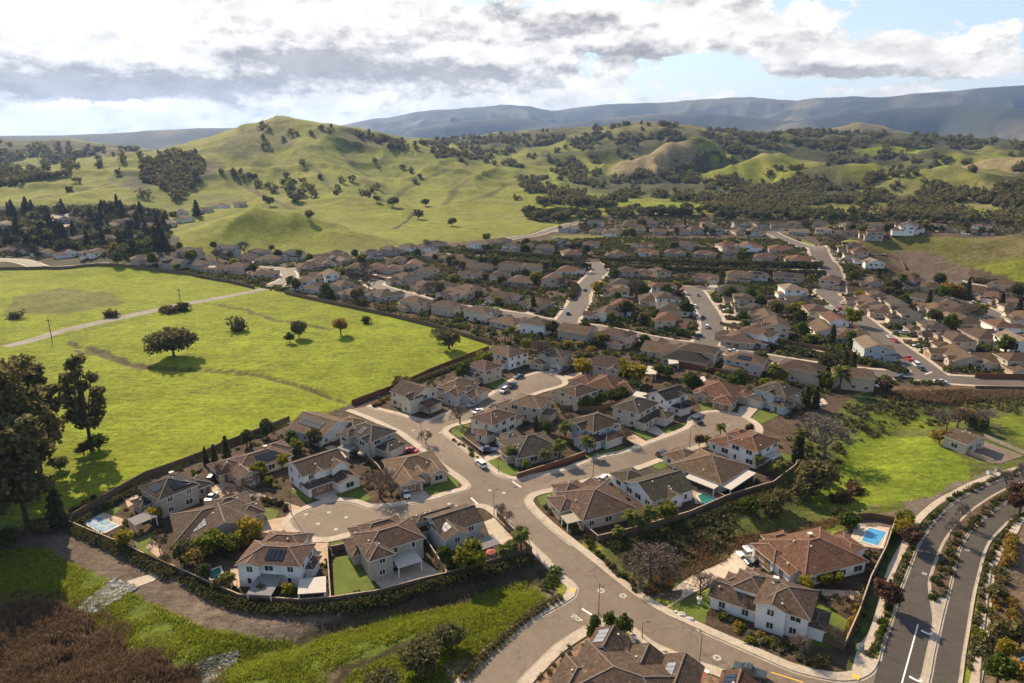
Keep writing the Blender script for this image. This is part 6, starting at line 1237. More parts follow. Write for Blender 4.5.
# ------------------------------------------------------------------ cars
def car_parts(kind):
    b = MB(); gl = MB()
    L, Wd, H, hood, deck, zc = {'sedan': (4.7, 1.8, 1.45, 1.35, .95, .88), 'suv': (4.7, 1.9, 1.75, 1.2, .15, 1.02), 'pickup': (5.7, 1.95, 1.85, 1.45, 2.1, 1.1), 'van': (5.0, 1.95, 1.95, .9, .1, 1.1)}[kind]
    hl, hw = L / 2, Wd / 2
    prof = [(-hl, .35), (-hl + .05, zc - .18), (-hl + .25, zc - .03), (-hl + hood, zc), (hl - max(deck, .1), zc), (hl - .05, zc - .04), (hl, zc - .25), (hl - .02, .35)]
    n = len(prof)
    def ring(y, k): return [(x * k, y, z) for x, z in prof]
    P = ring(-hw + .06, .985) + ring(-hw, 1) + ring(hw, 1) + ring(hw - .06, .985)
    # side rings: lower body bulges slightly
    P = [(x, y * (1 - .07 * max(0, (z - .6))), z) for x, y, z in P]
    fs = [tuple(range(n))[::-1], tuple(range(3 * n, 4 * n))]
    for r in range(3):
        for i in range(n): fs.append((r * n + i, r * n + (i + 1) % n, (r + 1) * n + (i + 1) % n, (r + 1) * n + i))
    b.idx(P, [f[::-1] for f in fs])
    x0, x1 = -hl + hood - .1, hl - deck - (.05 if kind != 'pickup' else .15)
    if kind == 'pickup': b.box(x1 + .1, hl - .1, -hw + .18, hw - .18, zc - .02, zc + .012)
    rx0, rx1 = x0 + .75, x1 - (.55 if kind == 'sedan' else .25)
    wy, ry = hw - .1, hw - .28
    q = [(x0, -wy, zc - .01), (x1, -wy, zc - .01), (x1, wy, zc - .01), (x0, wy, zc - .01), (rx0, -ry, H - .06), (rx1, -ry, H - .06), (rx1, ry, H - .06), (rx0, ry, H - .06)]
    gl.idx(q, [(0, 1, 5, 4), (1, 2, 6, 5), (2, 3, 7, 6), (3, 0, 4, 7)])
    b.idx([(rx0 - .06, -ry - .03, H - .07), (rx1 + .05, -ry - .03, H - .07), (rx1 + .05, ry + .03, H - .07), (rx0 - .06, ry + .03, H - .07), (rx0 + .12, -ry + .1, H), (rx1 - .1, -ry + .1, H), (rx1 - .1, ry - .1, H), (rx0 + .12, ry - .1, H)], [(3, 2, 1, 0), (4, 5, 6, 7), (0, 1, 5, 4), (1, 2, 6, 5), (2, 3, 7, 6), (3, 0, 4, 7)])
    for s_ in (-1, 1):
        xm = (rx0 + rx1) / 2; b.bar((xm, s_ * (wy + .01), zc), (xm - .02, s_ * (ry + .015), H - .05), .1, .05)
    wh = MB(); 
    wh.tube((0, -.11, 0), (0, .11, 0), .34, .34, 14); rim = MB(); rim.tube((0, -.125, 0), (0, .125, 0), .2, .2, 10)
    return b.mesh('body', ['car']), gl.mesh('windows', ['glass']), wh.mesh('wheel', ['rubber']), rim.mesh('rim', ['rim']), (hl - .85, hw - .1)
CARP = {k: car_parts(k) for k in ('sedan', 'suv', 'pickup', 'van')}
PAINT = {'white': (.72, .71, .69), 'silver': (.42, .43, .44), 'grey': (.16, .165, .17), 'black': (.018, .018, .02), 'red': (.42, .025, .02), 'dark blue': (.03, .05, .13), 'dark green': (.03, .045, .04), 'beige': (.45, .39, .29)}
def car(px, py, kind, colr, label, turn=0.0, rz=None, z=None):
    q = gp(px, py); sp, tg, d = street_near(q[0], q[1])
    if rz is None: rz = math.atan2(tg[1], tg[0]) + turn
    zz_ = float(q[2]) + (z if z is not None else (.13 if d < 7.5 else .12))
    t = thing('parked_car' if kind != 'pickup' else 'pickup_truck', label, 'car' if kind != 'pickup' else 'pickup truck', (q[0], q[1], zz_), rz)
    b, g_, w_, r_, (wx, wy) = CARP[kind]
    o = mesh_obj('body', b, t); o.color = (*PAINT[colr], 1); mesh_obj('windows', g_, t)
    for sx in (-1, 1):
        for sy in (-1, 1):
            o = mesh_obj('wheel', w_, t); o.location = (sx * wx, sy * wy, .34); mesh_obj('rim', r_, o)
H2 = PI / 2
for a in [(749, 675, 'pickup', 'dark green', 'dark green pickup truck parked on the lower street beside the orange roof'), (481, 466, 'suv', 'white', 'white car at the kerb beside the corner lawn with lamp post'), (488, 452, 'pickup', 'dark blue', 'dark blue pickup on the driveway before the steep grey hips', .9), (411, 452, 'sedan', 'red', 'red car beside the grey house with several hips', .6), (406, 495, 'sedan', 'white', 'white car on the driveway of the tan corner house', H2),
          (444, 402, 'suv', 'white', 'white car on the driveway of the cream gabled house', H2), (473, 406, 'sedan', 'silver', 'silver car at the kerb before the grey multi-gabled house'), (495, 407.5, 'sedan', 'black', 'black car across the street from the silver one'), (478, 413, 'sedan', 'white', 'white car behind the cream corner house'), (519, 378, 'sedan', 'dark blue', 'dark blue car in the cul-de-sac turning area'), (504, 392, 'suv', 'white', 'white car in front of the dark pickup in the cul-de-sac'), (512, 387, 'pickup', 'black', 'black pickup behind the white car in the cul-de-sac'),
          (421, 525, 'suv', 'white', 'white car on the drive between the taupe and grey houses', H2), (243, 483, 'sedan', 'grey', 'grey car in front of the long red-brown house', H2), (249, 484.5, 'sedan', 'white', 'white car in front of the long red-brown house', H2), (212, 480.5, 'suv', 'black', 'black car under the trees by the pasture fence', .4), (212, 499, 'sedan', 'silver', 'silver car on the driveway behind the wide brown roof', .3), (604, 481, 'suv', 'white', 'white car on the driveway behind the green-grey roof', .5), (663, 456, 'suv', 'black', 'black car on the street of the bulb, beside a round lawn'), (697, 422, 'pickup', 'black', 'black pickup at the entrance of the bulb', .5),
          (747, 556, 'sedan', 'white', 'white car in the driveway court of the red-roofed house', .9), (755, 564, 'sedan', 'black', 'black car next to the white one in the driveway court', .9), (753, 550, 'sedan', 'silver', 'silver car at the garage of the red-roofed house', .9), (554, 371, 'sedan', 'silver', 'silver car before the sage house', H2), (565, 370, 'sedan', 'grey', 'grey car before the sage house', H2), (586, 370, 'suv', 'white', 'white car on the lawn side of the sage house', .5),
          (568, 314.5, 'suv', 'black', 'black car at the side street junction', .2), (560, 309, 'sedan', 'silver', 'silver car on the drive by the side street junction', .5), (695, 307.5, 'suv', 'white', 'white car highest on the short street'), (703, 318, 'sedan', 'black', 'black car midway down the short street'), (707, 328, 'suv', 'white', 'white car lowest on the short street'), (698, 337, 'suv', 'dark blue', 'dark blue car on the drive at the foot of the short street', H2), (727, 311, 'sedan', 'white', 'white car on the drive right of the short street', H2),
          (839, 309.5, 'suv', 'red', 'red car highest on the main avenue'), (842, 304, 'sedan', 'white', 'white car at the top of the lower main avenue'), (889.5, 338, 'sedan', 'white', 'white car just ahead of a dark red one on the avenue'), (895, 342, 'sedan', 'red', 'dark red car behind a white one on the avenue'), (903, 334, 'suv', 'white', 'white car on the drive beside the avenue', H2), (908.5, 360, 'pickup', 'red', 'bright red pickup near the avenue foot'), (916, 366, 'van', 'white', 'white van behind the bright red pickup'), (921, 370, 'sedan', 'black', 'black car at the avenue foot'), (901, 379, 'pickup', 'black', 'black pickup on the cross street'), (940, 383, 'sedan', 'silver', 'silver car on the cross street below the avenue'),
          (880, 387, 'sedan', 'white', 'white car by the brush slope driveway', .8), (918, 347, 'sedan', 'silver', 'silver car on a drive right of the avenue', H2), (973, 304.5, 'van', 'white', 'white van at the far lane'), (1003, 318.5, 'sedan', 'silver', 'silver car on the far lane'), (1000, 323, 'sedan', 'dark blue', 'dark blue car on the far lane'), (1014, 324, 'suv', 'red', 'red car on the far lane'), (698, 296, 'sedan', 'grey', 'grey car at the top of the short street', .0), (585, 291, 'sedan', 'black', 'black car on the upper side street'), (610, 318.5, 'sedan', 'silver', 'silver car by the brown hedge-row house'), (733, 352, 'sedan', 'white', 'white car below the short street')]:
    car(*a[:5], turn=a[5] if len(a) > 5 else 0.0)
rg = random.Random(8)
for p, rz, where in DRIVE_CARS:
    colr = rg.choice(['white', 'white', 'silver', 'grey', 'black', 'dark blue', 'red', 'beige']); kd = rg.choice(['sedan', 'suv', 'suv', 'pickup'])
    q = p; t = thing('parked_car' if kd != 'pickup' else 'pickup_truck', f"{colr} {'car' if kd != 'pickup' else 'pickup'} on the drive of {where}", 'car' if kd != 'pickup' else 'pickup truck', (q[0], q[1], float(hz(*q)) + .17), rz)
    b, g_, w_, r_, (wx, wy) = CARP[kd]
    o = mesh_obj('body', b, t); o.color = (*PAINT[colr], 1); mesh_obj('windows', g_, t)
    for sx in (-1, 1):
        for sy in (-1, 1): o = mesh_obj('wheel', w_, t); o.location = (sx * wx, sy * wy, .34)
# canvas covered trailer
q = at_z(776, 562); t = thing('covered_trailer', 'trailer under a tan canvas cover beside the red-roofed garage', 'trailer', (q[0], q[1], .1), .9); mb = MB()
for k in range(7):
    x0, x1 = -2.4 + k * .686, -2.4 + (k + 1) * .686; h0, h1 = 2.3 - .05 * (k - 3) ** 2, 2.3 - .05 * (k - 2) ** 2
    for (y0, z0f), (y1, z1f) in zip([(-1.1, .12), (-1.05, .75), (-.7, 1.0), (.7, 1.0), (1.05, .75)], [(-1.05, .75), (-.7, 1.0), (.7, 1.0), (1.05, .75), (1.1, .12)]):
        mb.face([(x0, y0, h0 * z0f), (x1, y0, h1 * z0f), (x1, y1, h1 * z1f), (x0, y1, h0 * z1f)])
for x, h in ((-2.4, 1.85), (2.4, 1.5)): mb.face([(x, -1.1, .2), (x, -1.05, h * .75), (x, -.7, h), (x, .7, h), (x, 1.05, h * .75), (x, 1.1, .2)])
mb.build('cover', 'canvas', t)
for s_ in (-1, 1): o = mesh_obj('wheel', CARP['sedan'][2], t); o.location = (0, s_ * 1.0, .3)

# ------------------------------------------------------------------ lamp posts, utility poles
def lamp(px, py, label, h=6.8):
    q = gp(px, py); sp, tg, d = street_near(q[0], q[1]); dv = np.array(sp) - q[:2]; rz = math.atan2(dv[1], dv[0])
    t = thing('street_lamp', label, 'street lamp', (q[0], q[1], float(q[2]) + .15), rz, None)
    mb = MB(); mb.tube((0, 0, -.2), (0, 0, .5), .14, .12, 10); mb.tube((0, 0, .5), (0, 0, h), .085, .06, 8); mb.tube((0, 0, h - .1), (.9, 0, h + .15), .045, .04, 6); mb.build('pole', 'pole', t)
    mb = MB(); mb.box(.7, 1.35, -.16, .16, h + .05, h + .2); mb.build('lamp_head', 'pole', t)
for a in [(494, 515.5, 'lamp post on the corner lawn beside the grey gabled house'), (699, 668, 'lamp post on the lower street beside the garden of boulders'), (408.5, 526, 'lamp post behind the taupe house on the cul-de-sac street'), (498.3, 472, 'lamp post in the middle of the corner lawn with palms'), (593, 477, 'lamp post on the bulb street behind the rose roof'), (689.5, 447, 'lamp post at the bulb with a blue banner'), (291.5, 514.5, 'lamp post at the back of the left turning circle'), (598.5, 614, 'lamp post among clipped trees at the stop-line corner'), (642, 638, 'short lamp post on the lower street pavement by the gabled house', 3.2), (421.6, 441, 'lamp post on the upper main street before the red car'), (504, 408, 'lamp post in the upper cul-de-sac')]:
    lamp(*a)
for px, py, lb in [(181, 307, 'wooden utility pole beside the thicket on the farm road'), (52, 340, 'wooden utility pole at the near end of the farm road')]:
    q = gp(px, py); t = thing('utility_pole', lb, 'utility pole', q, .4); mb = MB(); mb.tube((0, 0, -.5), (0, 0, 10.5), .2, .13, 8); mb.build('pole', 'bark', t); mb = MB(); mb.box(-1.2, 1.2, -.07, .07, 9.4, 9.6); mb.build('crossarm', 'bark', t)

# ------------------------------------------------------------------ fences and walls
def fence(px, label, h=1.8, mat='fence_wood', cap_='fence_cap', name='fence', cat='fence', sp=2.4, wd=.08, world=None):
    P = world if world is not None else gpoly(px); L = [np.array(P[0])]
    for a, b in zip(P[:-1], P[1:]):
        n = max(1, int(round(np.linalg.norm(b - a) / sp)))
        for i in range(1, n + 1): L.append(a + (b - a) * i / n)
    o = np.array(L[0]); t = thing(name, label, cat, (o[0], o[1], float(hz(*o))))
    z0 = float(hz(*o)); bd = MB(); cp = MB()
    for i, (a, b) in enumerate(zip(L[:-1], L[1:])):
        za, zb = float(hz(*a)) - z0, float(hz(*b)) - z0; a_, b_ = a - o, b - o
        bd.bar((*a_, za + h - .06), (*b_, zb + h - .06), wd, h + .3)
        cp.bar((*a_, za + h + .02), (*b_, zb + h + .02), wd + .14, .08)
        cp.bar((*a_, za + h + .08), (a_[0] + .001, a_[1] + .16, za + h + .08), .18, h + .3)
    bd.build('boards', mat, t); cp.build('cap_rail', cap_, t)
for a in [([(62, 529), (75, 519), (108, 499), (145, 478), (176, 467), (205, 456), (222, 448)], 'dark board fence between pasture and the pool yard houses', 1.9, 'fence_wood', 'fence_wood'), ([(222, 448), (262, 432.5), (290, 421)], 'dark board fence behind the long red-brown house', 1.9, 'fence_wood', 'fence_wood'), ([(352, 405), (400, 387), (430, 373), (470, 357), (489, 350)], 'red-brown board fence between pasture and cul-de-sac houses', 1.9, 'fence_red', 'fence_red'),
          ([(172, 571), (205, 586), (240, 601), (270, 604), (300, 606), (333, 603.5)], 'board wall above the gravel track below the white house', 1.7, 'fence_wood', 'fence_cap'), ([(333, 603.5), (377, 597), (425, 584), (447, 579)], 'board wall below the walled green lawn', 1.7, 'fence_wood', 'fence_cap'), ([(447, 579), (490, 567), (532, 554)], 'board wall below the corner palm yard', 1.8, 'fence_wood', 'fence_wood'), ([(497, 517), (515, 536), (532, 554)], 'pale-railed fence of the corner palm yard along the street', 1.7, 'fence_wood', 'fence_cap'),
          ([(327, 546), (329, 575), (331, 604)], 'fence between the white pergola and the green lawn', 1.7, 'fence_wood', 'fence_cap'), ([(332, 552), (352, 548)], 'short fence at the top of the green lawn', 1.6, 'fence_wood', 'fence_cap'), ([(424, 541), (436, 560), (447, 579)], 'pale-railed fence between taupe and grey houses', 1.7, 'fence_wood', 'fence_cap'), ([(548, 501), (572, 520), (598, 542)], 'pale-railed fence of the rose-roofed house along the main street', 1.7, 'fence_wood', 'fence_cap'), ([(598, 542), (640, 532), (690, 517), (725, 501.5)], 'long dark bank fence from the main street to the teal pool', 1.8, 'fence_wood', 'fence_cap'),
          ([(725, 501.5), (773, 487), (795, 470), (800, 456)], 'pale-topped curved fence around the yards below the bulb', 1.8, 'fence_wood', 'fence_cap'), ([(640, 532), (628, 512), (618, 497)], 'fence between rose-roofed and greenish houses', 1.6, 'fence_wood', 'fence_wood'), ([(725, 501.5), (700, 487), (672, 474)], 'pale fence between greenish house and tan pyramid roof', 1.6, 'fence_wood', 'fence_cap'), ([(895, 524), (885, 553), (870, 583), (858, 618), (844, 650)], 'pale-topped yard wall beside the parkway grass strip', 1.9, 'fence_wood', 'fence_cap'), ([(844, 650), (800, 634), (770, 622)], 'thin iron fence along the back lawn of the corner house', 1.3, 'fence_wood', 'fence_wood'), ([(895, 524), (870, 519), (846, 521)], 'dark fence behind the blue pool', 1.8, 'fence_wood', 'fence_wood'),
          ([(51, 517), (85, 532), (122, 547), (145, 558)], 'wire and rail fence below the covered pool', 1.3, 'fence_wood', 'fence_cap'), ([(145, 558), (172, 571)], 'short wooden fence under the small back lawn', 1.5, 'fence_wood', 'fence_wood'), ([(517, 479), (545, 470), (572, 461), (585, 456)], 'tan wall behind the palms on the corner lot', 1.7, 'fence_red', 'fence_cap'), ([(678, 366.5), (700, 370.5), (718, 374), (740, 379), (756, 381)], 'brown retaining wall behind the terracotta head house', 2.2, 'fence_red', 'fence_red'), ([(462, 439), (471, 446), (483, 455)], 'low fence of the cream corner house patio', 1.3, 'fence_wood', 'fence_cap'),
          ([(285, 294), (330, 304), (390, 316.5), (440, 329), (492, 345.5)], 'long rear fence along the far side of the pasture', 2.0, 'fence_wood', 'fence_wood'), ([(190, 275), (230, 283), (255, 289)], 'rear fence of the farm road houses', 2.0, 'fence_wood', 'fence_wood'), ([(0, 270), (45, 269), (110, 266), (190, 275)], 'distant dark fence at the top of the upper pasture', 2.0, 'fence_wood', 'fence_wood'), ([(946, 445), (970, 455), (993, 464)], 'pale rail fence along the pump house yard', 1.4, 'fence_cap', 'fence_cap'), ([(984, 437), (1005, 446), (1024, 454)], 'pale low wall behind the pump house yard', 1.0, 'concrete', 'concrete'), ([(975, 388), (1030, 389), (1100, 390)], 'rail along the cross street', 1.0, 'fence_wood', 'fence_cap'),
          ([(975, 378), (1024, 379), (1090, 381)], 'brown yard wall above the cross street', 2.0, 'fence_red', 'fence_red'), ([(885, 254), (900, 262), (905, 270)], 'dark fence of the estate past the mound', 2.0, 'fence_wood', 'fence_wood'), ([(560, 440), (578, 447), (585, 452)], 'brown fence beside the blue-grey house', 1.7, 'fence_red', 'fence_red'), ([(560, 410), (600, 411), (640, 398)], 'rear fence between bulb street and cul-de-sac yards', 1.8, 'fence_wood', 'fence_wood'), ([(362, 455), (378, 470), (388, 484)], 'brown fence between the white gabled and tan corner houses', 1.7, 'fence_red', 'fence_cap'), ([(990, 575), (982, 640), (978, 690)], 'low edging wall along the outer parkway walk', .35, 'concrete', 'concrete')]:
    fence(a[0], a[1], a[2], a[3], a[4])
# rear fences between the rows of the streets beyond
rk = 0
for px in [[(345, 272), (400, 284), (440, 294), (500, 303)], [(430, 262), (470, 281), (520, 290), (560, 290)], [(470, 270), (520, 272), (575, 274)], [(620, 300), (660, 304), (690, 310)], [(612, 279), (650, 280), (682, 282)], [(722, 300), (770, 306), (810, 315), (850, 330)], [(720, 325), (780, 343), (830, 352), (865, 362)], [(745, 283), (800, 287), (820, 289)], [(860, 289), (900, 298), (940, 312), (985, 340)], [(900, 322), (945, 350), (975, 372)], [(600, 243), (680, 249), (760, 252), (800, 262)], [(480, 250), (540, 253), (590, 257)]]:
    P = gpoly(px); fence(None, ['weathered fence dividing the back yards, ' + w for w in ('inner rows by the pasture', 'under the second inner row', 'first below the long hedge', 'middle of the side street block', 'top of the side street block', 'middle of the avenue block', 'above the pasture row end', 'top of the avenue block', 'right of the avenue', 'lower right of the avenue', 'above the long hedge', 'left above the long hedge')][rk], 1.9, 'fence_wood', 'fence_wood', world=P); rk += 1

# ------------------------------------------------------------------ hedges (each a continuous strip)
def hedge(px, w_, h, mat, label, size=.22, dens=26, nr_=np.random.default_rng(21)):
    L = smooth_line(gpoly(px), 1.0); nn = normals(L); n = int(len(L) * w_ * dens); i = nr_.integers(0, len(L), n)
    off = nr_.uniform(-1, 1, n); lump = .8 + .35 * fbm(L[i, 0] / 2.5, L[i, 1] / 2.5, 2, 5); u = nr_.uniform(.25, 1, n) ** .6
    p = L[i] + nn[i] * (off * w_ / 2 * lump)[:, None] + nr_.normal(size=(n, 2)) * .25
    z = h * lump * u * np.sqrt(np.maximum(0.05, 1 - (off * .85) ** 2))
    P = np.column_stack([p, hz(p[:, 0], p[:, 1]) + z]); tag(mesh_obj('hedge', leaf_mesh('hedge', P, size, mat, nr_)), label, 'hedge')
hedge([(462, 260.5), (543, 266), (590, 269)], 6, 4.2, 'l_dark', 'long dark hedge below the upper road, left part', .5, 8); hedge([(605, 270), (683, 272), (766, 274.5), (825, 277)], 6, 4.4, 'l_dark', 'long dark hedge below the upper road, right part', .5, 8)
hedge([(600, 262), (683, 264), (766, 266.5), (822, 267)], 6, 4.0, 'l_dark', 'dark hedge above the upper road under the terraced houses', .5, 8); hedge([(462, 252), (543, 258.5), (586, 261)], 6, 3.6, 'l_dark', 'dark hedge above the upper road, pasture end', .5, 8)
hedge([(642, 324), (668, 332), (693, 338)], 3.5, 3.4, 'l_green', 'green hedge above the cross street near the short street', .35, 14); hedge([(758, 347), (800, 353), (836, 362)], 5, 2.6, 'l_dark', 'dark hedge below the far pool', .35, 12); hedge([(855, 362), (880, 366), (905, 374)], 4, 2.0, 'l_dark', 'dark ground hedge under the blue-grey gable', .35, 12)
hedge([(970, 281), (1024, 288), (1080, 293)], 4, 3, 'l_olive', 'olive hedge beside the far lane', .45, 9); hedge([(560, 284), (575, 288), (570, 300)], 5, 3.5, 'l_dark', 'dark hedge behind the terracotta inner-row house', .4, 10)
hedge([(1011, 540), (1009, 553), (1008, 566)], 2.2, 2.2, 'l_gold', 'golden hedge beside the upper parkway walk', .2, 60); hedge([(906, 520), (899, 540)], 3.5, 3.2, 'l_ygreen', 'clipped yellow-green hedge by the pool wall', .2, 50)
hedge([(545, 590), (553, 580), (556, 572)], 2.4, 1.4, 'l_green', 'dark green hedge on the corner bank above the kerb', .18, 60); hedge([(464, 680), (485, 656), (505, 638), (527, 619), (545, 606), (560, 599)], 1.4, .9, 'l_olive', 'long clipped hedge along the curved street kerb', .16, 80)
hedge([(430, 588), (470, 578), (530, 562)], 3.0, 1.6, 'l_dark', 'dark hedge under the wall of the corner palm yard', .22, 30); hedge([(185, 580), (230, 604), (300, 612), (380, 603), (430, 588)], 3.0, 1.5, 'l_dark', 'dark hedge under the long board wall', .22, 30); hedge([(70, 528), (110, 546), (150, 566), (172, 577)], 3.2, 1.4, 'l_dark', 'dark shrub band under the covered pool fence', .22, 30)
hedge([(610, 548), (650, 540), (700, 522), (735, 507), (780, 492)], 3.5, 1.3, 'l_dark', 'low dark shrub band under the bank fence', .24, 20); hedge([(390, 392), (430, 377), (478, 359)], 2.4, 1.5, 'l_olive', 'shrub band inside the red-brown pasture fence', .24, 30); hedge([(80, 524), (120, 500), (150, 484)], 2, 1.3, 'l_dark', 'shrub band inside the pool yard fence', .24, 30)

# ------------------------------------------------------------------ small shrubs, one by one, along kerbs and beds
def row(px, n, kinds, label, group, h=(.5, .9), jit=.6, seed=1):
    L = smooth_line(gpoly(px), .5); rg = random.Random(seed)
    for k in range(n):
        p = L[int((k + .5) / n * (len(L) - 1))] + np.array([rg.uniform(-jit, jit), rg.uniform(-jit, jit)]); kd = rg.choice(kinds); sc = rg.uniform(*h) / 1.3
        plant(kd, 'roadside_shrub', label, 'shrub', (p[0], p[1], float(hz(*p)) + .02), sc, group=group, sx=rg.uniform(.85, 1.2))
row([(869, 658), (880, 636), (889, 605), (897, 580), (909, 553), (922, 531), (936, 514), (953, 499), (975, 488), (1000, 478), (1024, 469.5)], 62, ['shrub5', 'shrub1', 'shrub6'], 'small clipped shrub between the parkway kerb and the inner walk', 'shrubs on the inner parkway verge', (.7, 1.1), .25, 1)
row([(969, 672), (975, 633), (982, 590), (988, 565), (997, 545), (1010, 526), (1024, 513.5)], 44, ['shrub5', 'shrub6', 'shrub0'], 'small grey-green shrub between the outer kerb and walk', 'shrubs on the outer parkway verge', (.6, 1.0), .3, 2)
row([(936, 600), (941, 580), (950, 555), (964, 533), (985, 512), (1008, 496), (1024, 488)], 88, ['shrub5', 'shrub0', 'shrub6'], 'low shrub planted along the median', 'shrubs on the median', (.6, 1.1), 1.1, 3)
row([(985, 660), (990, 625), (995, 590), (1003, 565), (1020, 545)], 30, ['shrub2', 'shrub3', 'shrub5', 'shrub6'], 'garden shrub beyond the outer walk', 'garden shrubs beyond the outer walk', (.8, 1.6), 1.2, 4)
row([(720, 612), (750, 634), (790, 652), (830, 666)], 34, ['shrub3', 'shrub2', 'shrub5', 'shrub6'], 'yellowish shrub in the bed below the white corner house', 'bed shrubs below the white corner house', (.7, 1.2), 1.6, 5)
row([(862, 600), (856, 620), (846, 640)], 9, ['shrub3'], 'golden shrub along the inside of the yard wall', 'golden shrubs at the yard wall', (.8, 1.2), .3, 6)
row([(546, 506), (572, 528), (595, 551), (620, 575), (640, 594)], 26, ['shrub0', 'shrub5', 'shrub1', 'shrub4'], 'dark shrub on the bank beside the main street', 'bank shrubs beside the main street', (.7, 1.3), .8, 7)
row([(540, 684), (556, 665), (575, 649), (588, 641)], 10, ['shrub5', 'shrub6'], 'tiny shrub on the tan soil bed beside the gabled house', 'tiny shrubs on the tan bed', (.4, .7), .8, 8)
row([(453, 440), (466, 449), (478, 460)], 10, ['shrub0', 'shrub5', 'shrub3'], 'shrub between the cream house fence and the pavement', 'shrubs by the cream corner house', (.6, 1.0), .6, 9)
row([(365, 488), (385, 492), (398, 500)], 9, ['shrub4', 'shrub3', 'shrub5'], 'small shrub in the bed under the spreading bare tree', 'shrubs under the spreading bare tree', (.5, .9), 1.2, 10)
row([(262, 500), (285, 506), (283, 512)], 8, ['shrub0', 'shrub4'], 'dark shrub lining the small lawn before the turning circle', 'shrubs by the turning circle lawn', (.8, 1.2), .5, 11)
row([(60, 522), (90, 503), (130, 486)], 10, ['shrub5', 'shrub3', 'shrub0'], 'shrub inside the pasture fence beside the pool', 'shrubs beside the covered pool', (.8, 1.4), .8, 12)
row([(400, 395), (385, 400), (372, 408)], 7, ['shrub3', 'shrub4'], 'yellow-brown shrub at the red-brown fence end', 'shrubs at the red-brown fence end', (.9, 1.4), .8, 13)

# ------------------------------------------------------------------ pools and garden things
def pool(px, label, mat, z=.115, cop=.45):
    P = gpoly(px); c_ = np.mean(P, axis=0); t = thing('swimming_pool', label, 'swimming pool', (c_[0], c_[1], float(hz(*c_)) + z))
    mb = MB(); L = [p - c_ for p in P]; O = [p * (1 + cop / np.linalg.norm(p)) for p in L]
    for i in range(len(L)): j = (i + 1) % len(L); mb.face([(*O[i], .05), (*O[j], .05), (*L[j], .05), (*L[i], .05)]); mb.face([(*L[i], .05), (*L[j], .05), (*L[j], -.1), (*L[i], -.1)]); mb.face([(*O[j], .05), (*O[i], .05), (*O[i], -.1), (*O[j], -.1)])
    mb.build('coping', 'pool_edge', t); mb = MB(); mb.face([(*p, .015) for p in L]); mb.build('water', mat, t)
pool([(83.6, 523), (99, 516.5), (118, 526), (102, 534)], 'rectangular pool under a blistered white cover in the pasture corner yard', 'pool_cover'); pool([(869, 528.5), (886.6, 532.6), (881, 547), (861, 541.5)], 'bright blue rectangular pool behind the red-roofed house', 'w_pool'); pool([(211, 571), (220, 567.5), (221.5, 573), (216, 580), (210, 579)], 'small dark teal pool beside the white house', 'w_teal')
pool([(697.4, 496), (703, 493.5), (708, 496), (716, 500), (712, 504), (703, 505)], 'curved dark teal pool behind the greenish gabled house', 'w_teal'); pool([(794, 350), (803, 349), (805, 352.5), (797, 353.5)], 'turquoise pool in a far yard above the cross street', 'w_pool', .11); pool([(870, 253), (883, 253.5), (886, 255.5), (872, 255)], 'pale far pool of the estate past the mound', 'w_teal', .12); pool([(285, 442), (292, 440), (295, 444), (289, 446)], 'tiny pool at the pasture corner beside the tan solar roof', 'w_pool')
pool([(1016, 662), (1024, 658), (1034, 665), (1024, 671)], 'pool cut by the frame edge beyond the parkway walk', 'w_pool'); pool([(484, 561), (490, 559), (494, 562), (488, 565)], 'square dark spa in the corner palm yard', 'w_teal')
def pergola(corners, z, label, mat='patio_white'):
    P = [at_z(*c_, z) for c_ in corners]; o = np.mean(P, axis=0); t = thing('pergola', label, 'pergola', (o[0], o[1], float(hz(*o)))); L = [p - o for p in P]; mb = MB()
    mb.face([(*p, z) for p in L]); mb.face([(*p, z - .18) for p in L][::-1])
    for i in range(4): j = (i + 1) % 4; mb.face([(*L[i], z - .18), (*L[j], z - .18), (*L[j], z), (*L[i], z)])
    mb.build('canopy', mat, t)
    for p in L: q = p * .92; mb = MB(); mb.box(q[0] - .1, q[0] + .1, q[1] - .1, q[1] + .1, -.2, z - .182); mb.build('post', 'frame', t)
pergola([(297.5, 594), (326, 592), (326, 576), (299, 579)], 2.7, 'flat white pergola beside the white house with black solar'); pergola([(645, 374), (656, 374), (658, 367), (648, 366)], 2.7, 'small pale patio shelter in the yard behind the bulb'); pergola([(669, 364), (679, 363), (676, 357), (668, 359)], 2.7, 'white patio shelter beside the grey two-storey pasture row house'); pergola([(632, 396), (646, 398), (647, 393), (636, 391)], 2.8, 'white patio roof behind the charcoal-gabled house'); pergola([(696, 382), (707, 381), (704, 376), (695, 378)], 2.7, 'white patio shelter left of the terracotta head house'); pergola([(820, 309), (832, 311), (836, 307), (826, 305)], 2.7, 'pale patio shelter on the avenue block', 'patio_grey'); pergola([(922, 321), (935, 322), (934, 318), (924, 317)], 2.7, 'white flat patio shelter right of the avenue')
def umbrella(px, py, mat, label):
    q = gp(px, py); t = thing('patio_umbrella', label, 'umbrella', (q[0], q[1], float(q[2]) + .1)); mb = MB(); n = 8
    for i in range(n): a, b = 2 * PI * i / n, 2 * PI * (i + 1) / n; mb.face([(0, 0, 2.7), (1.2 * math.cos(a), 1.2 * math.sin(a), 2.25), (1.2 * math.cos(b), 1.2 * math.sin(b), 2.25)])
    mb.build('canopy', mat, t); mb = MB(); mb.tube((0, 0, 0), (0, 0, 2.7), .04, .03, 6); mb.build('pole', 'pole', t)
umbrella(491, 561, 'red_canvas', 'red patio umbrella in the corner palm yard'); umbrella(362, 460, 'canvas', 'tan patio umbrella between the grey and white gabled houses'); umbrella(389, 573, 'red_canvas', 'red patio umbrella beside the white patio cover'); umbrella(776, 349, 'canvas', 'tan umbrella near the far turquoise pool')
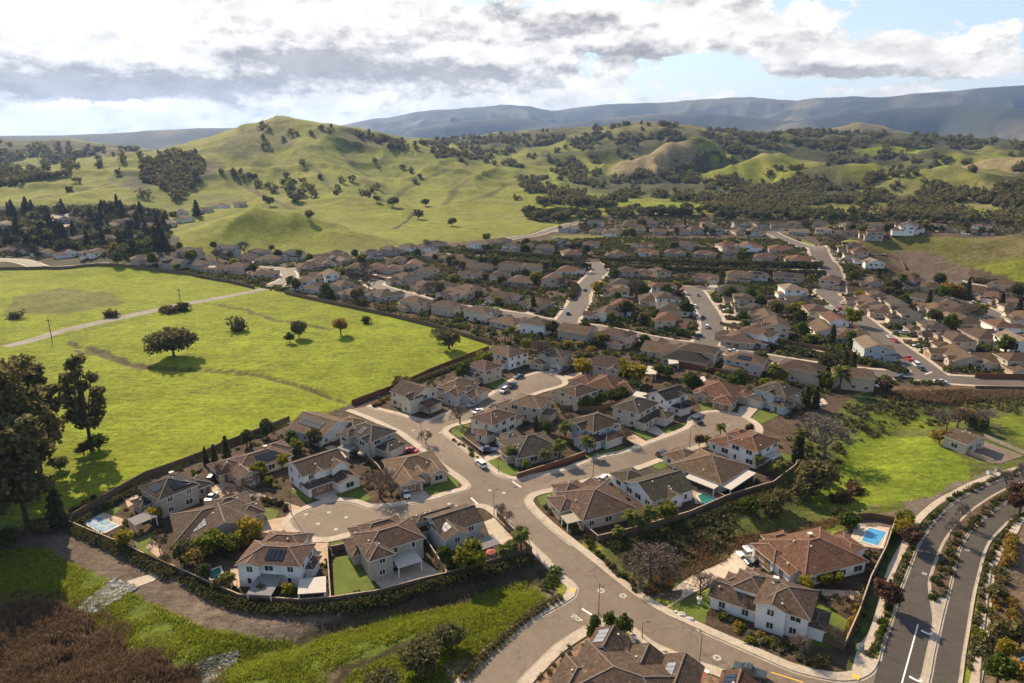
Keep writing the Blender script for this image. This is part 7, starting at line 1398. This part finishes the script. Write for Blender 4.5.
def boulder(px, py, r, label, mat='pool_edge'):
    q = gp(px, py); rs = np.random.default_rng(int(px)); mb = MB(); n, m_ = 8, 5; P = []
    for j in range(m_ + 1):
        for i in range(n): a = 2 * PI * i / n; e = PI / 2 * j / m_; k = r * rs.uniform(.8, 1.15); P.append((k * math.cos(a) * math.cos(e) * 1.3, k * math.sin(a) * math.cos(e), k * math.sin(e) * .8))
    mb.idx(P, [(j * n + i, j * n + (i + 1) % n, (j + 1) * n + (i + 1) % n, (j + 1) * n + i) for j in range(m_) for i in range(n)]); o = mb.build('boulder', mat); o.location = q; tag(o, label, 'boulder')
for i, (x, y) in enumerate([(676, 613), (682, 615.5), (690, 620)]): boulder(x, y, [.6, .8, .75][i], ['smallest pale boulder at the corner lawn kerb', 'middle pale boulder at the corner lawn kerb', 'lowest pale boulder at the corner lawn kerb'][i])
def statue(px, py, label):
    q = gp(px, py); t = thing('garden_urn', label, 'urn', q); mb = MB()
    for (z0, r0), (z1, r1) in zip([(0, .4), (.15, .4), (.2, .2), (.7, .22), (1.0, .5), (1.4, .55)], [(.15, .4), (.2, .2), (.7, .22), (1.0, .5), (1.4, .55), (1.5, .35)]): mb.tube((0, 0, z0), (0, 0, z1), r0, r1, 12, caps=False)
    mb.build('bowl', 'white_plastic', t)
statue(699, 603.5, 'white urn on the corner front lawn'); statue(633.5, 642, 'white urn on the small lawn behind the gabled house')
def cabinet(px, py, label, mat='w_sage'):
    q = gp(px, py); t = thing('utility_cabinet', label, 'cabinet', q, .3); mb = MB(); mb.box(-.6, .6, -.4, .4, 0, 1.1); mb.build('case', mat, t); mb = MB(); mb.box(-.65, .65, -.45, .45, 1.1, 1.18); mb.build('lid', 'pole', t)
cabinet(859.5, 650, 'green utility cabinet in the grass strip by the corner'); cabinet(997, 471, 'green utility cabinet above the parkway walk'); cabinet(989, 474, 'second utility cabinet above the parkway walk', 'w_white')
# white covered bundles stored in the yard beside the grey-blue house
for k in range(6):
    q = gp(803 + k * 3.4, 403.6 + (k % 3) * .9 - .2); rs = random.Random(k); mb = MB(); mb.box(-.9, .9, -.6, .6, 0, .7); mb.idx([(-.9, -.6, .7), (.9, -.6, .7), (.9, .6, .7), (-.9, .6, .7), (-.6, 0, 1.0), (.6, 0, 1.05)], [(0, 1, 5, 4), (2, 3, 4, 5), (1, 2, 5), (3, 0, 4)])
    o = mb.build('covered_bundle', 'white_plastic'); o.location = (q[0], q[1], q[2] + .1); o.rotation_euler = (0, 0, rs.uniform(0, 3)); tag(o, 'white covered bundle stored in the yard beside the grey-blue house', 'bundle', 'white covered bundles')
# play set
q = gp(703, 680); t = thing('toy_slide', 'red and white toy slide in the yard by the lower frame edge', 'slide', q, .6); mb = MB(); mb.bar((-1.2, 0, .15), (.6, 0, 1.4), .6, .06); mb.build('chute', 'red_canvas', t); mb = MB()
for x, y in ((.6, -.3), (.6, .3), (1.1, -.3), (1.1, .3)): mb.bar((x, y, 0), (x, y + .001, 1.4), .08, .08, up=(1, 0, 0))
mb.box(.5, 1.2, -.35, .35, 1.32, 1.4); mb.build('platform', 'white_plastic', t)

# ------------------------------------------------------------------ uncountable growth and stone
nr = np.random.default_rng(99)
NOGO = DRIVES + [[tuple(q) for q in gpoly(p)] for p in LAWNS] + [[tuple(q) for q in gpoly(p)] for p, _k in PAVING] + [[tuple(q) for q in RING]]
def clear_of(x, y):
    k = np.ones(len(x), bool)
    for P in NOGO: k &= ~inside(P, x, y)
    for px in DITCH:
        P = gpoly(px)
        for a, b in zip(P[:-1], P[1:]): k &= _seg(x, y, a, b)[1] > 1.7
    return k
def tufts(px, n, h, mats, name, wdt=.06, per=7, spread=.22, clump=.5, kindlabel=None):
    P = gpoly(px); xs = [p[0] for p in P]; ys = [p[1] for p in P]; x = nr.uniform(min(xs), max(xs), n * 4); y = nr.uniform(min(ys), max(ys), n * 4)
    ok = inside([tuple(p) for p in P], x, y) & clear_of(x, y) & (fbm(x / 5, y / 5, 3, 12) + nr.uniform(-.2, .2, len(x)) > clump - .02); x, y = x[ok][:n], y[ok][:n]; m_ = len(x)
    x = np.repeat(x, per) + nr.normal(size=m_ * per) * spread; y = np.repeat(y, per) + nr.normal(size=m_ * per) * spread; z = hz(x, y); k = len(x)
    hh = h * nr.uniform(.5, 1.3, k) * (.6 + .8 * fbm(x / 6, y / 6, 2, 14)); a = nr.uniform(0, 2 * PI, k); ln = hh * nr.uniform(.1, .7, k); w_ = wdt * nr.uniform(.6, 1.4, k)
    b0 = np.column_stack([x, y, z - .05]); sd = np.column_stack([-np.sin(a), np.cos(a), 0 * a]) * w_[:, None]; tp = b0 + np.column_stack([np.cos(a) * ln, np.sin(a) * ln, hh])
    V_ = np.stack([b0 - sd, b0 + sd, tp + sd * .45, tp - sd * .45], 1).reshape(-1, 3)
    tag(mesh_obj(name, np_mesh(name, V_, np.arange(len(V_)).reshape(-1, 4), [mats])), kind='stuff')
tufts([(-70, 625), (20, 606), (50, 603), (80, 613), (130, 650), (198, 672), (195, 700), (-80, 760)], 15000, 1.2, 'l_brush', 'dry_brush', .07, 8, .35, .40)
tufts([(-60, 555), (40, 548), (95, 575), (150, 602), (205, 630), (270, 642), (330, 633), (390, 618), (450, 601), (530, 580), (545, 600), (470, 680), (380, 720), (180, 720), (130, 650), (50, 603), (-60, 620)], 26000, .42, 'l_grass', 'creek_grass', .07, 6, .3, .42)
tufts([(-70, 600), (20, 592), (60, 592), (100, 606), (150, 640), (230, 672), (225, 700), (-80, 760)], 3500, .9, 'l_brush', 'scattered_brush', .06, 6, .3, .58)
tufts([(872, 391), (1100, 391), (1100, 402), (960, 404), (890, 400)], 5000, .9, 'l_brush', 'slope_brush', .12, 5, .4, .42)
tufts([(645, 598), (690, 580), (755, 552), (840, 524), (842, 515), (770, 530), (700, 545), (655, 562)], 2600, .7, 'l_brush', 'bank_brush', .10, 6, .35, .45)
def ground_cover(px, n, h, mat, name, size=.25, clump=.45):
    P = gpoly(px); xs = [p[0] for p in P]; ys = [p[1] for p in P]; x = nr.uniform(min(xs), max(xs), n * 5); y = nr.uniform(min(ys), max(ys), n * 5)
    ok = inside([tuple(p) for p in P], x, y) & (fbm(x / 6, y / 6, 3, 17) > clump); x, y = x[ok], y[ok]
    k = clear_of(x, y)
    for hx, hy, hr_ in HOUSES: k &= np.hypot(x - hx, y - hy) > hr_ * 1.0
    x, y = x[k][:n], y[k][:n]
    d = np.array([np.min(np.hypot(ALLP[:, 0] - a, ALLP[:, 1] - b)) for a, b in zip(x, y)]) if len(x) else np.zeros(0); x, y = x[d > 8.2], y[d > 8.2]
    per = 16; sz = nr.uniform(.5, 1.5, len(x)); r = np.repeat(sz, per); dd = nr.normal(size=(len(r), 3)); dd /= np.linalg.norm(dd, axis=1)[:, None]; dd[:, 2] = np.abs(dd[:, 2])
    Q_ = np.column_stack([np.repeat(x, per), np.repeat(y, per), hz(np.repeat(x, per), np.repeat(y, per))]) + dd * (r * h)[:, None] * nr.uniform(.5, 1, (len(r), 1))
    V_ = quads_at(Q_, size, nr); tag(mesh_obj(name, np_mesh(name, V_, np.arange(len(V_)).reshape(-1, 4), [mat])), kind='stuff')
FARYARD = [(275, 290), (330, 300), (440, 326), (497, 345), (560, 350), (690, 368), (800, 400), (860, 386), (1060, 385), (1060, 290), (970, 289), (915, 284), (880, 268), (850, 255), (800, 240), (600, 238), (430, 248), (330, 262), (200, 262), (180, 272)]
ground_cover(FARYARD, 5200, 2.0, 'l_dark', 'yard_shrubbery', .6, .38); ground_cover(FARYARD, 3000, 1.8, 'l_green', 'leafy_shrubbery', .55, .46); ground_cover(FARYARD, 1800, 1.6, 'l_brown', 'brown_shrubbery', .5, .44); ground_cover(FARYARD, 1100, 1.4, 'l_ygreen', 'yellow_shrubbery', .5, .5)
FARROW = [(560, 224), (640, 215), (700, 215), (900, 218), (1040, 224), (1040, 237), (900, 235), (800, 236), (700, 235), (600, 237)]
ground_cover(FARROW, 900, 2.6, 'l_dark', 'far_row_shrubbery', .8, .36); ground_cover(FARROW, 400, 2.2, 'l_green', 'far_row_greenery', .7, .42)
ESTATE = [(-8, 211), (100, 206), (165, 211), (172, 232), (168, 248), (110, 258), (60, 254), (-8, 258)]
ground_cover(ESTATE, 1500, 3.2, 'l_dark', 'estate_shrubbery', .9, .34); ground_cover(ESTATE, 500, 3.0, 'l_olive', 'estate_greenery', .8, .4); ground_cover([(100, 256), (168, 246), (190, 258), (190, 271), (140, 264)], 260, 1.6, 'l_dark', 'bank_shrubbery', .6, .3)
NEARYARD = [(70, 525), (145, 482), (262, 434), (352, 406), (400, 390), (497, 348), (690, 366), (770, 384), (800, 410), (800, 465), (725, 500), (598, 540), (530, 553), (425, 582), (330, 600), (240, 598), (172, 568)]
ground_cover(NEARYARD, 900, .75, 'l_dark', 'bed_shrubbery', .26, .44); ground_cover(NEARYARD, 500, .7, 'l_green', 'bed_greenery', .26, .5); ground_cover([(690, 600), (760, 552), (850, 532), (895, 540), (850, 655), (760, 645)], 160, .7, 'l_dark', 'corner_shrubbery', .25, .4)
ground_cover([(610, 552), (690, 524), (775, 494), (805, 470), (805, 440), (850, 402), (880, 392), (960, 396), (1060, 395), (1060, 412), (900, 430), (840, 445), (835, 478), (800, 505), (720, 548), (650, 575)], 1500, 1.0, 'l_olive', 'slope_scrub', .32, .42); ground_cover([(610, 552), (690, 524), (775, 494), (805, 470), (820, 445), (850, 430), (838, 480), (800, 505), (720, 548), (650, 575)], 330, .9, 'l_brown', 'slope_thicket', .3, .48)
def rocks(px, n, name):
    P = gpoly(px); xs = [p[0] for p in P]; ys = [p[1] for p in P]; mb = MB(); k = 0; rg = random.Random(4)
    while k < n:
        x, y = rg.uniform(min(xs), max(xs)), rg.uniform(min(ys), max(ys))
        if not inside([tuple(p) for p in P], np.array([x]), np.array([y]))[0]: continue
        k += 1; r = rg.uniform(.14, .42); z = float(hz(x, y)) + .05; q = [(x + r * rg.uniform(.6, 1.1) * a, y + r * rg.uniform(.6, 1.1) * b, z + (r * rg.uniform(.35, .8) if c_ else -.1)) for c_ in (0, 1) for a, b in ((-1, -1), (1, -1), (1, 1), (-1, 1))]
        mb.idx(q, [(4, 5, 6, 7), (0, 1, 5, 4), (1, 2, 6, 5), (2, 3, 7, 6), (3, 0, 4, 7)])
    tag(mb.build(name, 'rock'), kind='stuff')
rocks([(114.5, 579), (138, 588), (118, 600), (95.5, 613), (78.7, 616), (80, 606)], 900, 'riprap'); rocks([(200.5, 661), (236, 650), (240, 656), (210, 684), (184, 684)], 800, 'lower_riprap')
